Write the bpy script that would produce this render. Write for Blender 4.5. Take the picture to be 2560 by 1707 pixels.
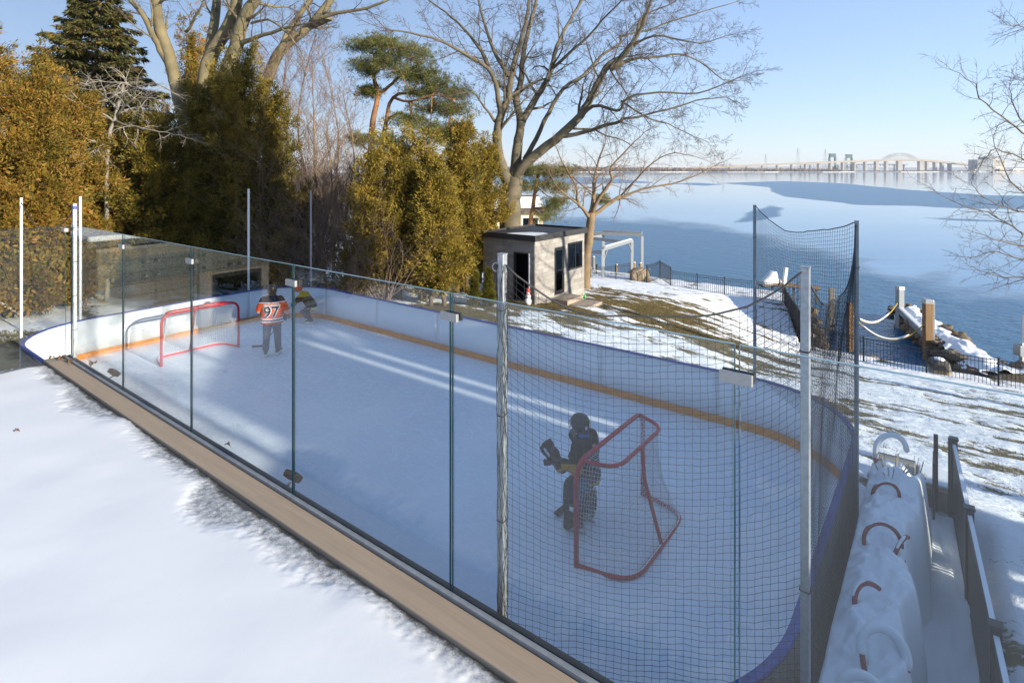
import bpy, bmesh, math, random
import numpy as np
from mathutils import Vector, Matrix, noise

for o in list(bpy.data.objects):
    bpy.data.objects.remove(o)
SC = bpy.context.scene
COL = SC.collection
rad = math.radians

# ------------------------------------------------------------------ camera, sky, sun, exposure
F, HX, HY, CZ = 1422.0, 1280.0, 425.0, 4.6      # focal length and horizon in photo pixels; eye height above the ice
cam_d = bpy.data.cameras.new('camera')
cam = bpy.data.objects.new('camera', cam_d)
COL.objects.link(cam)
cam.location = (0, 0, CZ)
cam.rotation_euler = (rad(90), 0, 0)
cam_d.sensor_width = 36.0
cam_d.lens = F / 2560 * 36.0
cam_d.shift_y = -(853.5 - HY) / 2560
cam_d.clip_start = 0.1
cam_d.clip_end = 12000
SC.camera = cam

SUN_EL = 15.0
UAX = Vector((0.796, -0.605, 0)).normalized()     # along the rink, towards the sun
NAX = Vector((-UAX.y, UAX.x, 0))                  # across the rink, away from the deck
ROTZ = math.atan2(UAX.y, UAX.x)
world = bpy.data.worlds.new('World')
SC.world = world
world.use_nodes = True
wn = world.node_tree
bg = wn.nodes['Background']
sky = wn.nodes.new('ShaderNodeTexSky')
sky.sky_type = 'NISHITA'
sky.sun_disc = False
sky.sun_elevation = rad(SUN_EL)
sky.sun_rotation = math.atan2(-UAX.x, UAX.y)
sky.altitude = 100
sky.air_density = 1.0
sky.dust_density = 0.0
sky.ozone_density = 4.0
bg.inputs['Strength'].default_value = 0.15
gam = wn.nodes.new('ShaderNodeGamma')
gam.inputs['Gamma'].default_value = 0.50
wn.links.new(sky.outputs[0], gam.inputs[0])
tint = wn.nodes.new('ShaderNodeMix')
tint.data_type, tint.blend_type = 'RGBA', 'MULTIPLY'
tint.inputs[0].default_value = 1.0
tint.inputs[7].default_value = (1.20, 1.26, 1.50, 1)
wn.links.new(gam.outputs[0], tint.inputs[6])
wn.links.new(tint.outputs[2], bg.inputs[0])

sun_d = bpy.data.lights.new('sun', 'SUN')
sun_d.energy = 5.0
sun_d.angle = rad(0.53)
sun_d.color = (1.0, 0.91, 0.74)
sun = bpy.data.objects.new('sun', sun_d)
COL.objects.link(sun)
sdir = UAX * math.cos(rad(SUN_EL)) + Vector((0, 0, math.sin(rad(SUN_EL))))
sun.rotation_euler = sdir.to_track_quat('Z', 'Y').to_euler()

SC.view_settings.view_transform = 'Standard'
SC.view_settings.look = 'None'
SC.view_settings.exposure = 0.9
SC.view_settings.gamma = 1.0
SC.view_settings.use_curve_mapping = False
SC.render.engine = 'CYCLES'
SC.cycles.use_denoising = True
SC.cycles.max_bounces = 6
SC.cycles.diffuse_bounces = 3
SC.cycles.glossy_bounces = 3
SC.cycles.transmission_bounces = 3
SC.cycles.transparent_max_bounces = 16
SC.cycles.caustics_reflective = False
SC.cycles.caustics_refractive = False


# ------------------------------------------------------------------ helpers
def R(u, n, z=0.0):
    return UAX * u + NAX * n + Vector((0, 0, z))


def px(sx, sy, z):                # the point of the horizontal plane z seen at a photo pixel
    Y = (CZ - z) * F / (sy - HY)
    return Vector(((sx - HX) / F * Y, Y, z))


def pd(sx, sy, Y):                # the point at distance Y seen at a photo pixel
    return Vector(((sx - HX) / F * Y, Y, CZ - (sy - HY) / F * Y))


def tag(o, label=None, cat=None, group=None, kind=None):
    if label: o['label'] = label
    if cat: o['category'] = cat
    if group: o['group'] = group
    if kind: o['kind'] = kind
    return o


def empty(name, loc=(0, 0, 0), rz=0.0, label=None, cat=None, group=None):
    o = bpy.data.objects.new(name, None)
    o.empty_display_size = 0.2
    COL.objects.link(o)
    o.location = loc
    o.rotation_euler = (0, 0, rz)
    return tag(o, label, cat, group)


def link(name, me, mat=None, parent=None):
    if mat is not None and not me.materials:
        me.materials.append(mat)
    o = bpy.data.objects.new(name, me)
    COL.objects.link(o)
    if parent is not None:
        o.parent = parent
    return o


def copy_tree(o, parent=None):
    c = o.copy()
    COL.objects.link(c)
    c.parent = parent
    for ch in list(o.children):
        copy_tree(ch, c)
    return c


def np_mesh(name, V, Fc, smooth=False):
    V = np.asarray(V, dtype=np.float32).reshape(-1, 3)
    Fc = np.asarray(Fc, dtype=np.int32)
    k = Fc.shape[1]
    me = bpy.data.meshes.new(name)
    me.vertices.add(len(V))
    me.vertices.foreach_set('co', V.ravel())
    me.loops.add(Fc.size)
    me.loops.foreach_set('vertex_index', Fc.ravel())
    me.polygons.add(len(Fc))
    me.polygons.foreach_set('loop_start', np.arange(0, Fc.size, k, dtype=np.int32))
    me.polygons.foreach_set('loop_total', np.full(len(Fc), k, dtype=np.int32))
    if smooth:
        me.polygons.foreach_set('use_smooth', np.ones(len(Fc), dtype=bool))
    me.update(calc_edges=True)
    return me


def ortho(d):
    a = Vector((0, 0, 1)) if abs(d.z) < 0.9 else Vector((1, 0, 0))
    x = d.cross(a).normalized()
    return x, d.cross(x).normalized()


class MB:
    def __init__(s):
        s.v, s.f, s.m = [], [], []

    def add(s, vs, fs, mi=0):
        b = len(s.v)
        s.v += [tuple(v) for v in vs]
        s.f += [tuple(i + b for i in f) for f in fs]
        s.m += [mi] * len(fs)
        return s

    def box2(s, x0, x1, y0, y1, z0, z1, mi=0):
        return s.add([(x0, y0, z0), (x1, y0, z0), (x1, y1, z0), (x0, y1, z0), (x0, y0, z1), (x1, y0, z1), (x1, y1, z1), (x0, y1, z1)],
                     [(0, 3, 2, 1), (4, 5, 6, 7), (0, 1, 5, 4), (1, 2, 6, 5), (2, 3, 7, 6), (3, 0, 4, 7)], mi)

    def box(s, c, d, M=None, mi=0):
        h = [x / 2 for x in d]
        vs = [Vector((i * h[0], j * h[1], k * h[2])) for k in (-1, 1) for (i, j) in ((-1, -1), (1, -1), (1, 1), (-1, 1))]
        if M is not None:
            vs = [M @ v for v in vs]
        c = Vector(c)
        return s.add([v + c for v in vs], [(0, 3, 2, 1), (4, 5, 6, 7), (0, 1, 5, 4), (1, 2, 6, 5), (2, 3, 7, 6), (3, 0, 4, 7)], mi)

    def bar(s, a, b, w, h=None, mi=0, roll=0.0):     # a rectangular bar from a to b
        a, b = Vector(a), Vector(b)
        d = (b - a).normalized()
        x, y = ortho(d)
        if roll:
            x, y = x * math.cos(roll) + y * math.sin(roll), y * math.cos(roll) - x * math.sin(roll)
        x, y = x * w / 2, y * (h or w) / 2
        vs = [p + i * x + j * y for p in (a, b) for (i, j) in ((-1, -1), (1, -1), (1, 1), (-1, 1))]
        return s.add(vs, [(0, 3, 2, 1), (4, 5, 6, 7), (0, 1, 5, 4), (1, 2, 6, 5), (2, 3, 7, 6), (3, 0, 4, 7)], mi)

    def tube(s, pts, r, sides=8, caps=True, mi=0, closed=False, squash=None):
        pts = [Vector(p) for p in pts]
        n = len(pts)
        rr = r if isinstance(r, (list, tuple)) else [r] * n
        d0 = (pts[1] - pts[0]).normalized()
        x, y = ortho(d0)
        vs = []
        for i, p in enumerate(pts):
            if closed:
                d = (pts[(i + 1) % n] - pts[i - 1]).normalized()
            else:
                d = (pts[min(i + 1, n - 1)] - pts[max(i - 1, 0)]).normalized()
            x = (x - d * x.dot(d)).normalized()
            y = d.cross(x)
            q = rr[i]
            qa, qb = q if isinstance(q, (tuple, list)) else (q, q)
            for k in range(sides):
                a = 2 * math.pi * k / sides
                vs.append(p + x * (qa * math.cos(a)) + y * (qb * math.sin(a)))
        fs = []
        for i in range(n if closed else n - 1):
            j = (i + 1) % n
            for k in range(sides):
                k2 = (k + 1) % sides
                fs.append((i * sides + k, i * sides + k2, j * sides + k2, j * sides + k))
        if caps and not closed:
            fs.append(tuple(range(sides - 1, -1, -1)))
            fs.append(tuple((n - 1) * sides + k for k in range(sides)))
        return s.add(vs, fs, mi)

    def loft(s, rings, sides=20, mi=0, power=2.0):   # rings: (cx, cy, z, rx, ry[, rot]) horizontal ellipses
        vs = []
        for rg in rings:
            cx, cy, z, rx, ry = rg[:5]
            tx, ty = (rg[5], rg[6]) if len(rg) > 6 else (0, 0)
            for k in range(sides):
                a = 2 * math.pi * k / sides
                c, q = math.cos(a), math.sin(a)
                c = math.copysign(abs(c) ** (2 / power), c)
                q = math.copysign(abs(q) ** (2 / power), q)
                vs.append((cx + rx * c, cy + ry * q, z + tx * rx * c + ty * ry * q))
        fs = []
        n = len(rings)
        for i in range(n - 1):
            for k in range(sides):
                k2 = (k + 1) % sides
                fs.append((i * sides + k, i * sides + k2, (i + 1) * sides + k2, (i + 1) * sides + k))
        fs.append(tuple(range(sides - 1, -1, -1)))
        fs.append(tuple((n - 1) * sides + k for k in range(sides)))
        return s.add(vs, fs, mi)

    def ball(s, c, r, seg=14, rings=8, M=None, mi=0):
        rx, ry, rz = r if isinstance(r, (tuple, list)) else (r, r, r)
        vs = [Vector((0, 0, rz))]
        for i in range(1, rings):
            t = math.pi * i / rings
            for k in range(seg):
                a = 2 * math.pi * k / seg
                vs.append(Vector((rx * math.sin(t) * math.cos(a), ry * math.sin(t) * math.sin(a), rz * math.cos(t))))
        vs.append(Vector((0, 0, -rz)))
        if M is not None:
            vs = [M @ v for v in vs]
        c = Vector(c)
        vs = [v + c for v in vs]
        fs = []
        for k in range(seg):
            fs.append((0, 1 + k, 1 + (k + 1) % seg))
            fs.append((len(vs) - 1, 1 + (rings - 2) * seg + (k + 1) % seg, 1 + (rings - 2) * seg + k))
        for i in range(rings - 2):
            for k in range(seg):
                k2 = (k + 1) % seg
                fs.append((1 + i * seg + k, 1 + (i + 1) * seg + k, 1 + (i + 1) * seg + k2, 1 + i * seg + k2))
        return s.add(vs, fs, mi)

    def prism(s, poly, z0, z1, mi=0):
        n = len(poly)
        vs = [(p[0], p[1], z0) for p in poly] + [(p[0], p[1], z1) for p in poly]
        fs = [tuple(range(n - 1, -1, -1)), tuple(range(n, 2 * n))]
        fs += [(i, (i + 1) % n, n + (i + 1) % n, n + i) for i in range(n)]
        return s.add(vs, fs, mi)

    def mesh(s, name, smooth=False):
        me = bpy.data.meshes.new(name)
        me.from_pydata(s.v, [], s.f)
        if any(s.m):
            me.polygons.foreach_set('material_index', s.m)
        if smooth:
            me.polygons.foreach_set('use_smooth', [True] * len(me.polygons))
        me.update()
        return me

    def build(s, name, mat, parent=None, smooth=False, bevel=0.0, remesh=0.0, segs=2):
        me = s.mesh(name, smooth)
        for m in (mat if isinstance(mat, (list, tuple)) else [mat]):
            me.materials.append(m)
        o = link(name, me, None, parent)
        if remesh:
            q = o.modifiers.new('remesh', 'REMESH'); q.mode = 'VOXEL'; q.voxel_size = remesh; q.use_smooth_shade = True
            q = o.modifiers.new('smooth', 'SMOOTH'); q.factor = 0.5; q.iterations = 4
        if bevel:
            q = o.modifiers.new('bevel', 'BEVEL'); q.width = bevel; q.segments = segs; q.limit_method = 'ANGLE'
        return o


def segments(P0, P1, R0, R1, sides=3):               # many thin straight pieces at once
    P0, P1 = np.asarray(P0, float), np.asarray(P1, float)
    R0, R1 = np.asarray(R0, float), np.asarray(R1, float)
    d = P1 - P0
    L = np.linalg.norm(d, axis=1, keepdims=True) + 1e-9
    d = d / L
    a = np.where(np.abs(d[:, 2:3]) < 0.9, np.array([[0, 0, 1.0]]), np.array([[1.0, 0, 0]]))
    x = np.cross(d, a)
    x /= np.linalg.norm(x, axis=1, keepdims=True) + 1e-9
    y = np.cross(d, x)
    n = len(P0)
    V = np.empty((n, 2 * sides, 3))
    for k in range(sides):
        t = 2 * math.pi * k / sides
        o = x * math.cos(t) + y * math.sin(t)
        V[:, k] = P0 + o * R0[:, None]
        V[:, sides + k] = P1 + o * R1[:, None]
    base = (np.arange(n) * 2 * sides)[:, None]
    Fq = []
    for k in range(sides):
        k2 = (k + 1) % sides
        Fq.append(base + np.array([[k, k2, sides + k2, sides + k]]))
    return V.reshape(-1, 3), np.concatenate(Fq, 0)


# value noise on arrays
_rs = np.random.RandomState(5)
_TAB = _rs.rand(256, 256)


def vnoise(x, y):
    xi, yi = np.floor(x).astype(int), np.floor(y).astype(int)
    fx, fy = x - xi, y - yi
    fx, fy = fx * fx * (3 - 2 * fx), fy * fy * (3 - 2 * fy)
    g = lambda i, j: _TAB[i & 255, j & 255]
    a = g(xi, yi) * (1 - fx) + g(xi + 1, yi) * fx
    b = g(xi, yi + 1) * (1 - fx) + g(xi + 1, yi + 1) * fx
    return a * (1 - fy) + b * fy


def fbm(x, y, o=4):
    s, a, t = 0, 0.5, 0
    for i in range(o):
        s = s + a * vnoise(x + 17.3 * i, y + 9.1 * i)
        t += a
        x, y, a = x * 2.03, y * 2.03, a * 0.5
    return s / t


def sstep(a, b, x):
    t = np.clip((x - a) / (b - a), 0, 1)
    return t * t * (3 - 2 * t)


# ------------------------------------------------------------------ materials
MATS = {}


class NT:
    def __init__(s, name):
        s.m = bpy.data.materials.new(name)
        s.m.use_nodes = True
        s.t = s.m.node_tree
        s.n = s.t.nodes
        s.b = s.n['Principled BSDF']
        s.out = s.n['Material Output']
        MATS[name] = s.m

    def node(s, typ, **kw):
        q = s.n.new(typ)
        for k, v in kw.items():
            setattr(q, k, v)
        return q

    def link(s, a, b):
        s.t.links.new(a, b)

    def coords(s, kind='Object', scale=None):
        c = s.node('ShaderNodeTexCoord').outputs[kind]
        if scale is not None:
            mp = s.node('ShaderNodeMapping')
            mp.inputs['Scale'].default_value = scale
            s.link(c, mp.inputs['Vector'])
            c = mp.outputs[0]
        return c

    def noise(s, scale, detail=4, vec=None, rough=0.55, dist=0.0):
        q = s.node('ShaderNodeTexNoise')
        q.inputs['Scale'].default_value = scale
        q.inputs['Detail'].default_value = detail
        q.inputs['Roughness'].default_value = rough
        q.inputs['Distortion'].default_value = dist
        if vec is not None:
            s.link(vec, q.inputs['Vector'])
        return q.outputs[0]

    def ramp(s, fac, stops):
        q = s.node('ShaderNodeValToRGB')
        e = q.color_ramp.elements
        e[0].position, e[0].color = stops[0][0], (*stops[0][1], 1)
        e[1].position, e[1].color = stops[1][0], (*stops[1][1], 1)
        for p, c in stops[2:]:
            k = e.new(p)
            k.color = (*c, 1)
        s.link(fac, q.inputs[0])
        return q.outputs[0]

    def mix(s, fac, a, b):
        q = s.node('ShaderNodeMix', data_type='RGBA')
        for sock, v in ((q.inputs[0], fac), (q.inputs[6], a), (q.inputs[7], b)):
            if hasattr(v, 'is_linked') or hasattr(v, 'links'):
                s.link(v, sock)
            elif isinstance(v, (tuple, list)):
                sock.default_value = (*v[:3], 1)
            else:
                sock.default_value = v
        return q.outputs[2]

    def math(s, op, a, b=None):
        q = s.node('ShaderNodeMath', operation=op)
        for sock, v in zip(q.inputs, (a, b)):
            if v is None: continue
            if hasattr(v, 'links'): s.link(v, sock)
            else: sock.default_value = v
        return q.outputs[0]

    def bump(s, h, strength=0.3, dist=0.02, normal=None):
        q = s.node('ShaderNodeBump')
        q.inputs['Strength'].default_value = strength
        q.inputs['Distance'].default_value = dist
        s.link(h, q.inputs['Height'])
        if normal is not None:
            s.link(normal, q.inputs['Normal'])
        return q.outputs[0]

    def set(s, **kw):
        for k, v in kw.items():
            sock = s.b.inputs[{'color': 'Base Color', 'rough': 'Roughness', 'metal': 'Metallic', 'spec': 'Specular IOR Level', 'normal': 'Normal', 'coat': 'Coat Weight'}.get(k, k)]
            if hasattr(v, 'links'): s.link(v, sock)
            elif isinstance(v, (tuple, list)) and len(v) == 3: sock.default_value = (*v, 1)
            else: sock.default_value = v
        return s


def mat_plain(name, col, rough=0.6, metal=0.0, var=0.25, scale=6.0, bump=0.15, bscale=None, stretch=(1, 1, 1), spec=0.5, bdist=0.01):
    t = NT(name)
    v = t.coords('Object', stretch)
    n = t.noise(scale, 5, v)
    lo = tuple(c * (1 - var) for c in col)
    hi = tuple(min(1, c * (1 + var)) for c in col)
    t.set(color=t.ramp(n, [(0.3, lo), (0.7, hi)]), rough=rough, metal=metal, spec=spec)
    if bump:
        t.set(normal=t.bump(t.noise(bscale or scale * 6, 5, v), bump, bdist))
    return t.m


def mat_wood(name, col, var=0.3, rough=0.7, axis=0, scale=3.0, rnd=0.0):
    t = NT(name)
    sc = [14.0, 14.0, 14.0]
    sc[axis] = 0.7
    v = t.coords('Object', tuple(sc))
    n = t.noise(scale, 6, v, 0.65)
    c = t.ramp(n, [(0.25, tuple(x * (1 - var) for x in col)), (0.75, tuple(min(1, x * (1 + var)) for x in col))])
    if rnd:
        oi = t.node('ShaderNodeObjectInfo')
        c2 = t.mix(rnd, c, c)
        hv = t.node('ShaderNodeHueSaturation')
        t.link(t.math('ADD', t.math('MULTIPLY', oi.outputs['Random'], rnd), 1 - rnd / 2), hv.inputs['Value'])
        t.link(c, hv.inputs['Color'])
        c = hv.outputs[0]
    t.set(color=c, rough=rough, normal=t.bump(n, 0.25, 0.006))
    return t.m


def mat_leaf(name, a, b, c, trans=0.35, nscale=0.8):
    t = NT(name)
    g = t.node('ShaderNodeNewGeometry')
    rp = g.outputs['Random Per Island']
    big = t.noise(nscale, 3, t.coords('Object'))
    f = t.math('ADD', t.math('MULTIPLY', rp, 0.45), t.math('MULTIPLY', big, 0.62))
    colr = t.ramp(f, [(0.28, a), (0.52, b), (0.80, c)])
    t.set(color=colr, rough=0.6, spec=0.25)
    tr = t.node('ShaderNodeBsdfTranslucent')
    t.link(colr, tr.inputs[0])
    mx = t.node('ShaderNodeMixShader')
    mx.inputs[0].default_value = trans
    t.link(t.b.outputs[0], mx.inputs[1])
    t.link(tr.outputs[0], mx.inputs[2])
    t.link(mx.outputs[0], t.out.inputs['Surface'])
    return t.m


def mat_bark(name, col, col2, scale=4.0):
    t = NT(name)
    v = t.coords('Object', (1, 1, 0.25))
    n = t.noise(scale * 4, 6, v, 0.65)
    n2 = t.noise(scale * 0.4, 3, t.coords('Object'))
    c = t.mix(t.ramp(n2, [(0.35, (0, 0, 0)), (0.65, (1, 1, 1))]), col, col2)
    c = t.mix(t.math('MULTIPLY', n, 0.55), c, tuple(x * 0.45 for x in col))
    t.set(color=c, rough=0.9, spec=0.15, normal=t.bump(n, 0.6, 0.03))
    return t.m


def mat_glass(name, tint=(0.90, 0.935, 0.95), rough=0.0):
    t = NT(name)
    lw = t.node('ShaderNodeLayerWeight')
    lw.inputs['Blend'].default_value = 0.5
    fr = t.math('ADD', t.math('MULTIPLY', t.math('POWER', lw.outputs['Facing'], 5.0), 0.96), 0.04)
    tp = t.node('ShaderNodeBsdfTransparent')
    tp.inputs[0].default_value = (*tint, 1)
    gl = t.node('ShaderNodeBsdfGlossy')
    gl.inputs['Roughness'].default_value = rough
    gl.inputs['Color'].default_value = (1, 1, 1, 1)
    mx = t.node('ShaderNodeMixShader')
    t.link(fr, mx.inputs[0])
    t.link(tp.outputs[0], mx.inputs[1])
    t.link(gl.outputs[0], mx.inputs[2])
    t.link(mx.outputs[0], t.out.inputs['Surface'])
    return t.m


def mat_snow(name, col=(0.86, 0.88, 0.91), bs=14.0, bstr=0.25):
    t = NT(name)
    v = t.coords('Object')
    n = t.noise(bs, 6, v, 0.6)
    n2 = t.noise(160, 2, v)
    t.set(color=t.ramp(t.noise(1.3, 4, v), [(0.3, tuple(c * 0.95 for c in col)), (0.7, col)]), rough=0.55, spec=0.3)
    t.set(normal=t.bump(n2, 0.12, 0.004, t.bump(n, bstr, 0.02)))
    return t.m


M_snow = mat_snow('snow', (0.86, 0.875, 0.895))
M_steel = mat_plain('galvanised_steel', (0.40, 0.42, 0.44), 0.45, 0.6, 0.18, 30, 0.05)
M_greysteel = mat_plain('grey_painted_steel', (0.27, 0.285, 0.30), 0.5, 0.2, 0.15, 12, 0.05)
M_brushed = mat_plain('brushed_steel', (0.36, 0.36, 0.36), 0.45, 0.5, 0.08, 40, 0.03)
M_black = mat_plain('black_metal', (0.018, 0.019, 0.021), 0.45, 0.3, 0.3, 20, 0.05)
M_charcoal = mat_plain('charcoal_trim', (0.03, 0.031, 0.034), 0.55, 0.0, 0.25, 8, 0.1)
M_white = mat_plain('white_paint', (0.78, 0.78, 0.77), 0.5, 0.0, 0.06, 5, 0.05)
M_bluecap = mat_plain('blue_plastic', (0.035, 0.065, 0.30), 0.45, 0.0, 0.18, 8, 0.05)
M_kick = mat_plain('orange_yellow_plastic', (0.70, 0.245, 0.028), 0.5, 0.0, 0.15, 9, 0.05)
M_board = mat_plain('white_rink_plastic', (0.80, 0.82, 0.84), 0.38, 0.0, 0.03, 2.0, 0.03)
t = NT('white_rink_plastic_scuffed')
v = t.coords('Object')
scf = t.ramp(t.noise(5.0, 6, t.coords('Object', (1.2, 1.2, 5.0)), 0.7, 0.6), [(0.62, (0, 0, 0)), (0.72, (1, 1, 1))])
pk = t.ramp(t.noise(16.0, 3, t.coords('Object', (0.5, 0.5, 2.2)), 0.6), [(0.70, (0, 0, 0)), (0.74, (1, 1, 1))])
c = t.mix(t.math('MULTIPLY', scf, 0.30), t.ramp(t.noise(0.9, 5, v), [(0.3, (0.74, 0.76, 0.78)), (0.7, (0.82, 0.83, 0.845))]), (0.58, 0.61, 0.65))
c = t.mix(t.math('MULTIPLY', pk, 0.45), c, (0.16, 0.17, 0.19))
t.set(color=c, rough=0.36, normal=t.bump(t.noise(1.5, 3, v), 0.08, 0.02))
M_board = t.m
M_rope = mat_plain('dark_rope', (0.045, 0.045, 0.05), 0.8, 0.0, 0.3, 60, 0.1)
M_net = mat_plain('black_net_twine', (0.016, 0.017, 0.02), 0.7, 0.0, 0.2, 60, 0.0)
M_whitenet = mat_plain('white_net_twine', (0.75, 0.76, 0.77), 0.7, 0.0, 0.1, 60, 0.0)
M_red = mat_plain('red_goal_paint', (0.50, 0.025, 0.035), 0.38, 0.0, 0.15, 12, 0.04)
M_glass = mat_glass('rink_glass')
M_winglass = mat_glass('window_glass', (0.25, 0.30, 0.33))
M_gedge = NT('green_glass_edge').set(color=(0.015, 0.10, 0.10), rough=0.12, spec=0.8).m
M_beam = mat_wood('tan_composite_board', (0.37, 0.285, 0.205), 0.14, 0.62, 0, 2.0)
M_oldwood = mat_wood('weathered_grey_wood', (0.22, 0.20, 0.175), 0.35, 0.85, 2, 2.0, 0.4)
M_oldwoodx = mat_wood('weathered_grey_plank', (0.25, 0.22, 0.19), 0.35, 0.85, 0, 2.0, 0.4)
M_pile = mat_wood('orange_brown_pile', (0.27, 0.16, 0.08), 0.4, 0.85, 2, 2.0, 0.3)
M_dark = NT('dark_interior').set(color=(0.012, 0.012, 0.013), rough=0.9).m
# ------------------------------------------------------------------ terrain
def shore_n(u):
    u = np.asarray(u, float)
    return np.interp(u, [-140, -60, -36, -27, -9.2, -8.6, -5.6, -5.2, 60], [64, 60, 56, 41.8, 41.8, 41.5, 30.2, 29.6, 29.0])


def ground_z(u, n):
    u, n = np.asarray(u, float), np.asarray(n, float)
    N = shore_n(u)
    Nz = np.interp(u, [-140, -30, -12, -5, 60], [50, 41, 39, 29, 28.5])
    t = np.clip((n - 10.7) / (Nz - 10.7), 0, 1)
    p = np.interp(u, [-12, -4], [1.3, 1.05])
    z = -0.30 - 3.4 * t ** p
    z = z - 0.15 * sstep(-0.8, 1.0, u) * sstep(14, 8, n) - 0.30 * sstep(-1.1, -0.7, u) * sstep(0.62, 0.30, u) * sstep(10.6, 10.2, n)
    z = z - 2.6 * sstep(0.0, 0.9, n - N)
    return z


def gz(p):
    u, n = p.dot(UAX), p.dot(NAX)
    return float(ground_z(u, n))


def on_ground(p, dz=0.0):
    return Vector((p.x, p.y, gz(p) + dz))


def grid_axis(parts):
    a = []
    for x0, x1, st in parts:
        a.append(np.arange(x0, x1 - 1e-6, st))
    a.append(np.array([parts[-1][1]]))
    return np.concatenate(a)


def grass_amount(u, n):
    g = np.zeros_like(u)
    for (cu, cn, su, sn, w) in ((-14.3, 15.3, 2.4, 2.0, 1.0), (-13.2, 19.5, 3.2, 2.0, 1.0), (-11.2, 24.3, 4.2, 2.6, 1.05), (-7.5, 22.0, 3.8, 2.0, 0.8),
                                (-4.5, 20.3, 2.5, 1.6, 0.55), (-2.6, 15.3, 3.0, 2.0, 0.62), (1.8, 15.0, 3.0, 1.6, 0.5), (2.5, 19.0, 3.0, 1.2, 0.35),
                                (-20, 15.5, 3.5, 2.5, 0.9), (-19.5, 8, 2.6, 7.0, 1.0), (-13.5, 29, 3.5, 1.2, 0.7), (-10.5, 27.5, 2.5, 0.8, 0.5), (3.5, 11.5, 2.2, 2.5, 0.42)):
        g = np.maximum(g, w * np.exp(-((u - cu) / su) ** 2 - ((n - cn) / sn) ** 2))
    nz = fbm(u * 0.55 + n * 0.1, n * 1.7, 5)
    nz2 = fbm(u * 1.8 + 40, n * 4.2, 4)
    return g * 0.80 + (nz - 0.5) * 1.25 + (nz2 - 0.5) * 1.0


ua = grid_axis([(-140, -60, 4), (-60, -26, 1.0), (-26, -17, 0.35), (-17, 8, 0.10), (8, 16, 0.4), (16, 60, 3)])
na = grid_axis([(-40, 0, 4), (0, 10, 0.6), (10, 32, 0.10), (32, 46, 0.22), (46, 70, 1.0)])
UU, NN = np.meshgrid(ua, na, indexing='ij')
ZZ = ground_z(UU, NN)
ga = grass_amount(UU, NN)
snowy = sstep(0.30, 0.12, ga)
ZZ = ZZ + 0.035 * snowy + (fbm(UU * 0.8, NN * 0.8, 3) - 0.5) * 0.10 + (fbm(UU * 3.1, NN * 4.6, 3) - 0.5) * 0.05 * sstep(60, 30, NN)
V = np.stack([UU, NN, ZZ], -1).reshape(-1, 3)
nu, nn = len(ua), len(na)
ii = (np.arange(nu - 1)[:, None] * nn + np.arange(nn - 1)[None, :]).ravel()
Fq = np.stack([ii, ii + nn, ii + nn + 1, ii + 1], -1)
me = np_mesh('lawn', V, Fq, True)
at = me.attributes.new('grass', 'FLOAT', 'POINT')
at.data.foreach_set('value', ga.ravel().astype(np.float32))
t = NT('snowy_lawn')
v = t.coords('Object')
an = t.node('ShaderNodeAttribute', attribute_name='grass')
fine = t.noise(9.0, 6, t.coords('Object', (0.6, 1.5, 1)), 0.7)
fine2 = t.noise(42.0, 3, v, 0.7)
mk = t.math('ADD', an.outputs['Fac'], t.math('ADD', t.math('MULTIPLY', t.math('SUBTRACT', fine, 0.5), 0.95), t.math('MULTIPLY', t.math('SUBTRACT', fine2, 0.5), 0.35)))
mask = t.ramp(mk, [(0.24, (0, 0, 0)), (0.33, (1, 1, 1))])
gcol = t.ramp(t.noise(3.0, 6, v, 0.7), [(0.3, (0.095, 0.072, 0.022)), (0.5, (0.185, 0.135, 0.045)), (0.72, (0.29, 0.21, 0.095))])
gcol = t.mix(t.math('MULTIPLY', t.noise(70, 3, v), 0.5), gcol, (0.05, 0.045, 0.015))
t.set(color=t.mix(mask, (0.86, 0.88, 0.91), gcol), rough=0.75, spec=0.2)
foot = t.noise(5.5, 5, t.coords('Object', (0.8, 1.3, 1)), 0.6)
t.set(normal=t.bump(t.noise(60, 4, v), 0.3, 0.02, t.bump(foot, 0.55, 0.10)))
lawn = link('lawn', me, t.m)
lawn.rotation_euler = (0, 0, ROTZ)
tag(lawn, 'patchy snow and winter grass sloping from the rink to the lake', None, None, 'structure')

# short winter grass where the snow has gone
rs = np.random.RandomState(11)
uu = rs.uniform(-18, 7, 420000); nv = rs.uniform(10.8, 31, 420000)
keep = grass_amount(uu, nv) + (fbm(uu * 9 * .6, nv * 9 * 1.5, 3) - .5) * .9 > 0.33
uu, nv = uu[keep][:80000], nv[keep][:80000]
zz = ground_z(uu, nv)
zz = zz + (fbm(uu * 0.8, nv * 0.8, 3) - 0.5) * 0.10 + (fbm(uu * 3.1, nv * 4.6, 3) - 0.5) * 0.05
k = len(uu)
a = rs.uniform(0, 6.28, k); h = rs.uniform(0.02, 0.055, k); w = rs.uniform(0.006, 0.014, k); ln = rs.uniform(0, 0.05, k); b = rs.uniform(0, 6.28, k)
V = np.empty((k, 3, 3))
V[:, 0] = np.stack([uu - w * np.cos(a), nv - w * np.sin(a), zz - 0.01], -1)
V[:, 1] = np.stack([uu + w * np.cos(a), nv + w * np.sin(a), zz - 0.01], -1)
V[:, 2] = np.stack([uu + ln * np.cos(b), nv + ln * np.sin(b), zz + h], -1)
g = link('grass', np_mesh('grass', V.reshape(-1, 3), np.arange(3 * k).reshape(-1, 3)), mat_leaf('winter_grass', (0.07, 0.07, 0.02), (0.16, 0.12, 0.04), (0.26, 0.19, 0.09), 0.3))
g.rotation_euler = (0, 0, ROTZ)
tag(g, 'short yellowed winter grass showing through the snow', 'grass', None, 'stuff')

# ------------------------------------------------------------------ lake
WZ = -5.2


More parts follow.
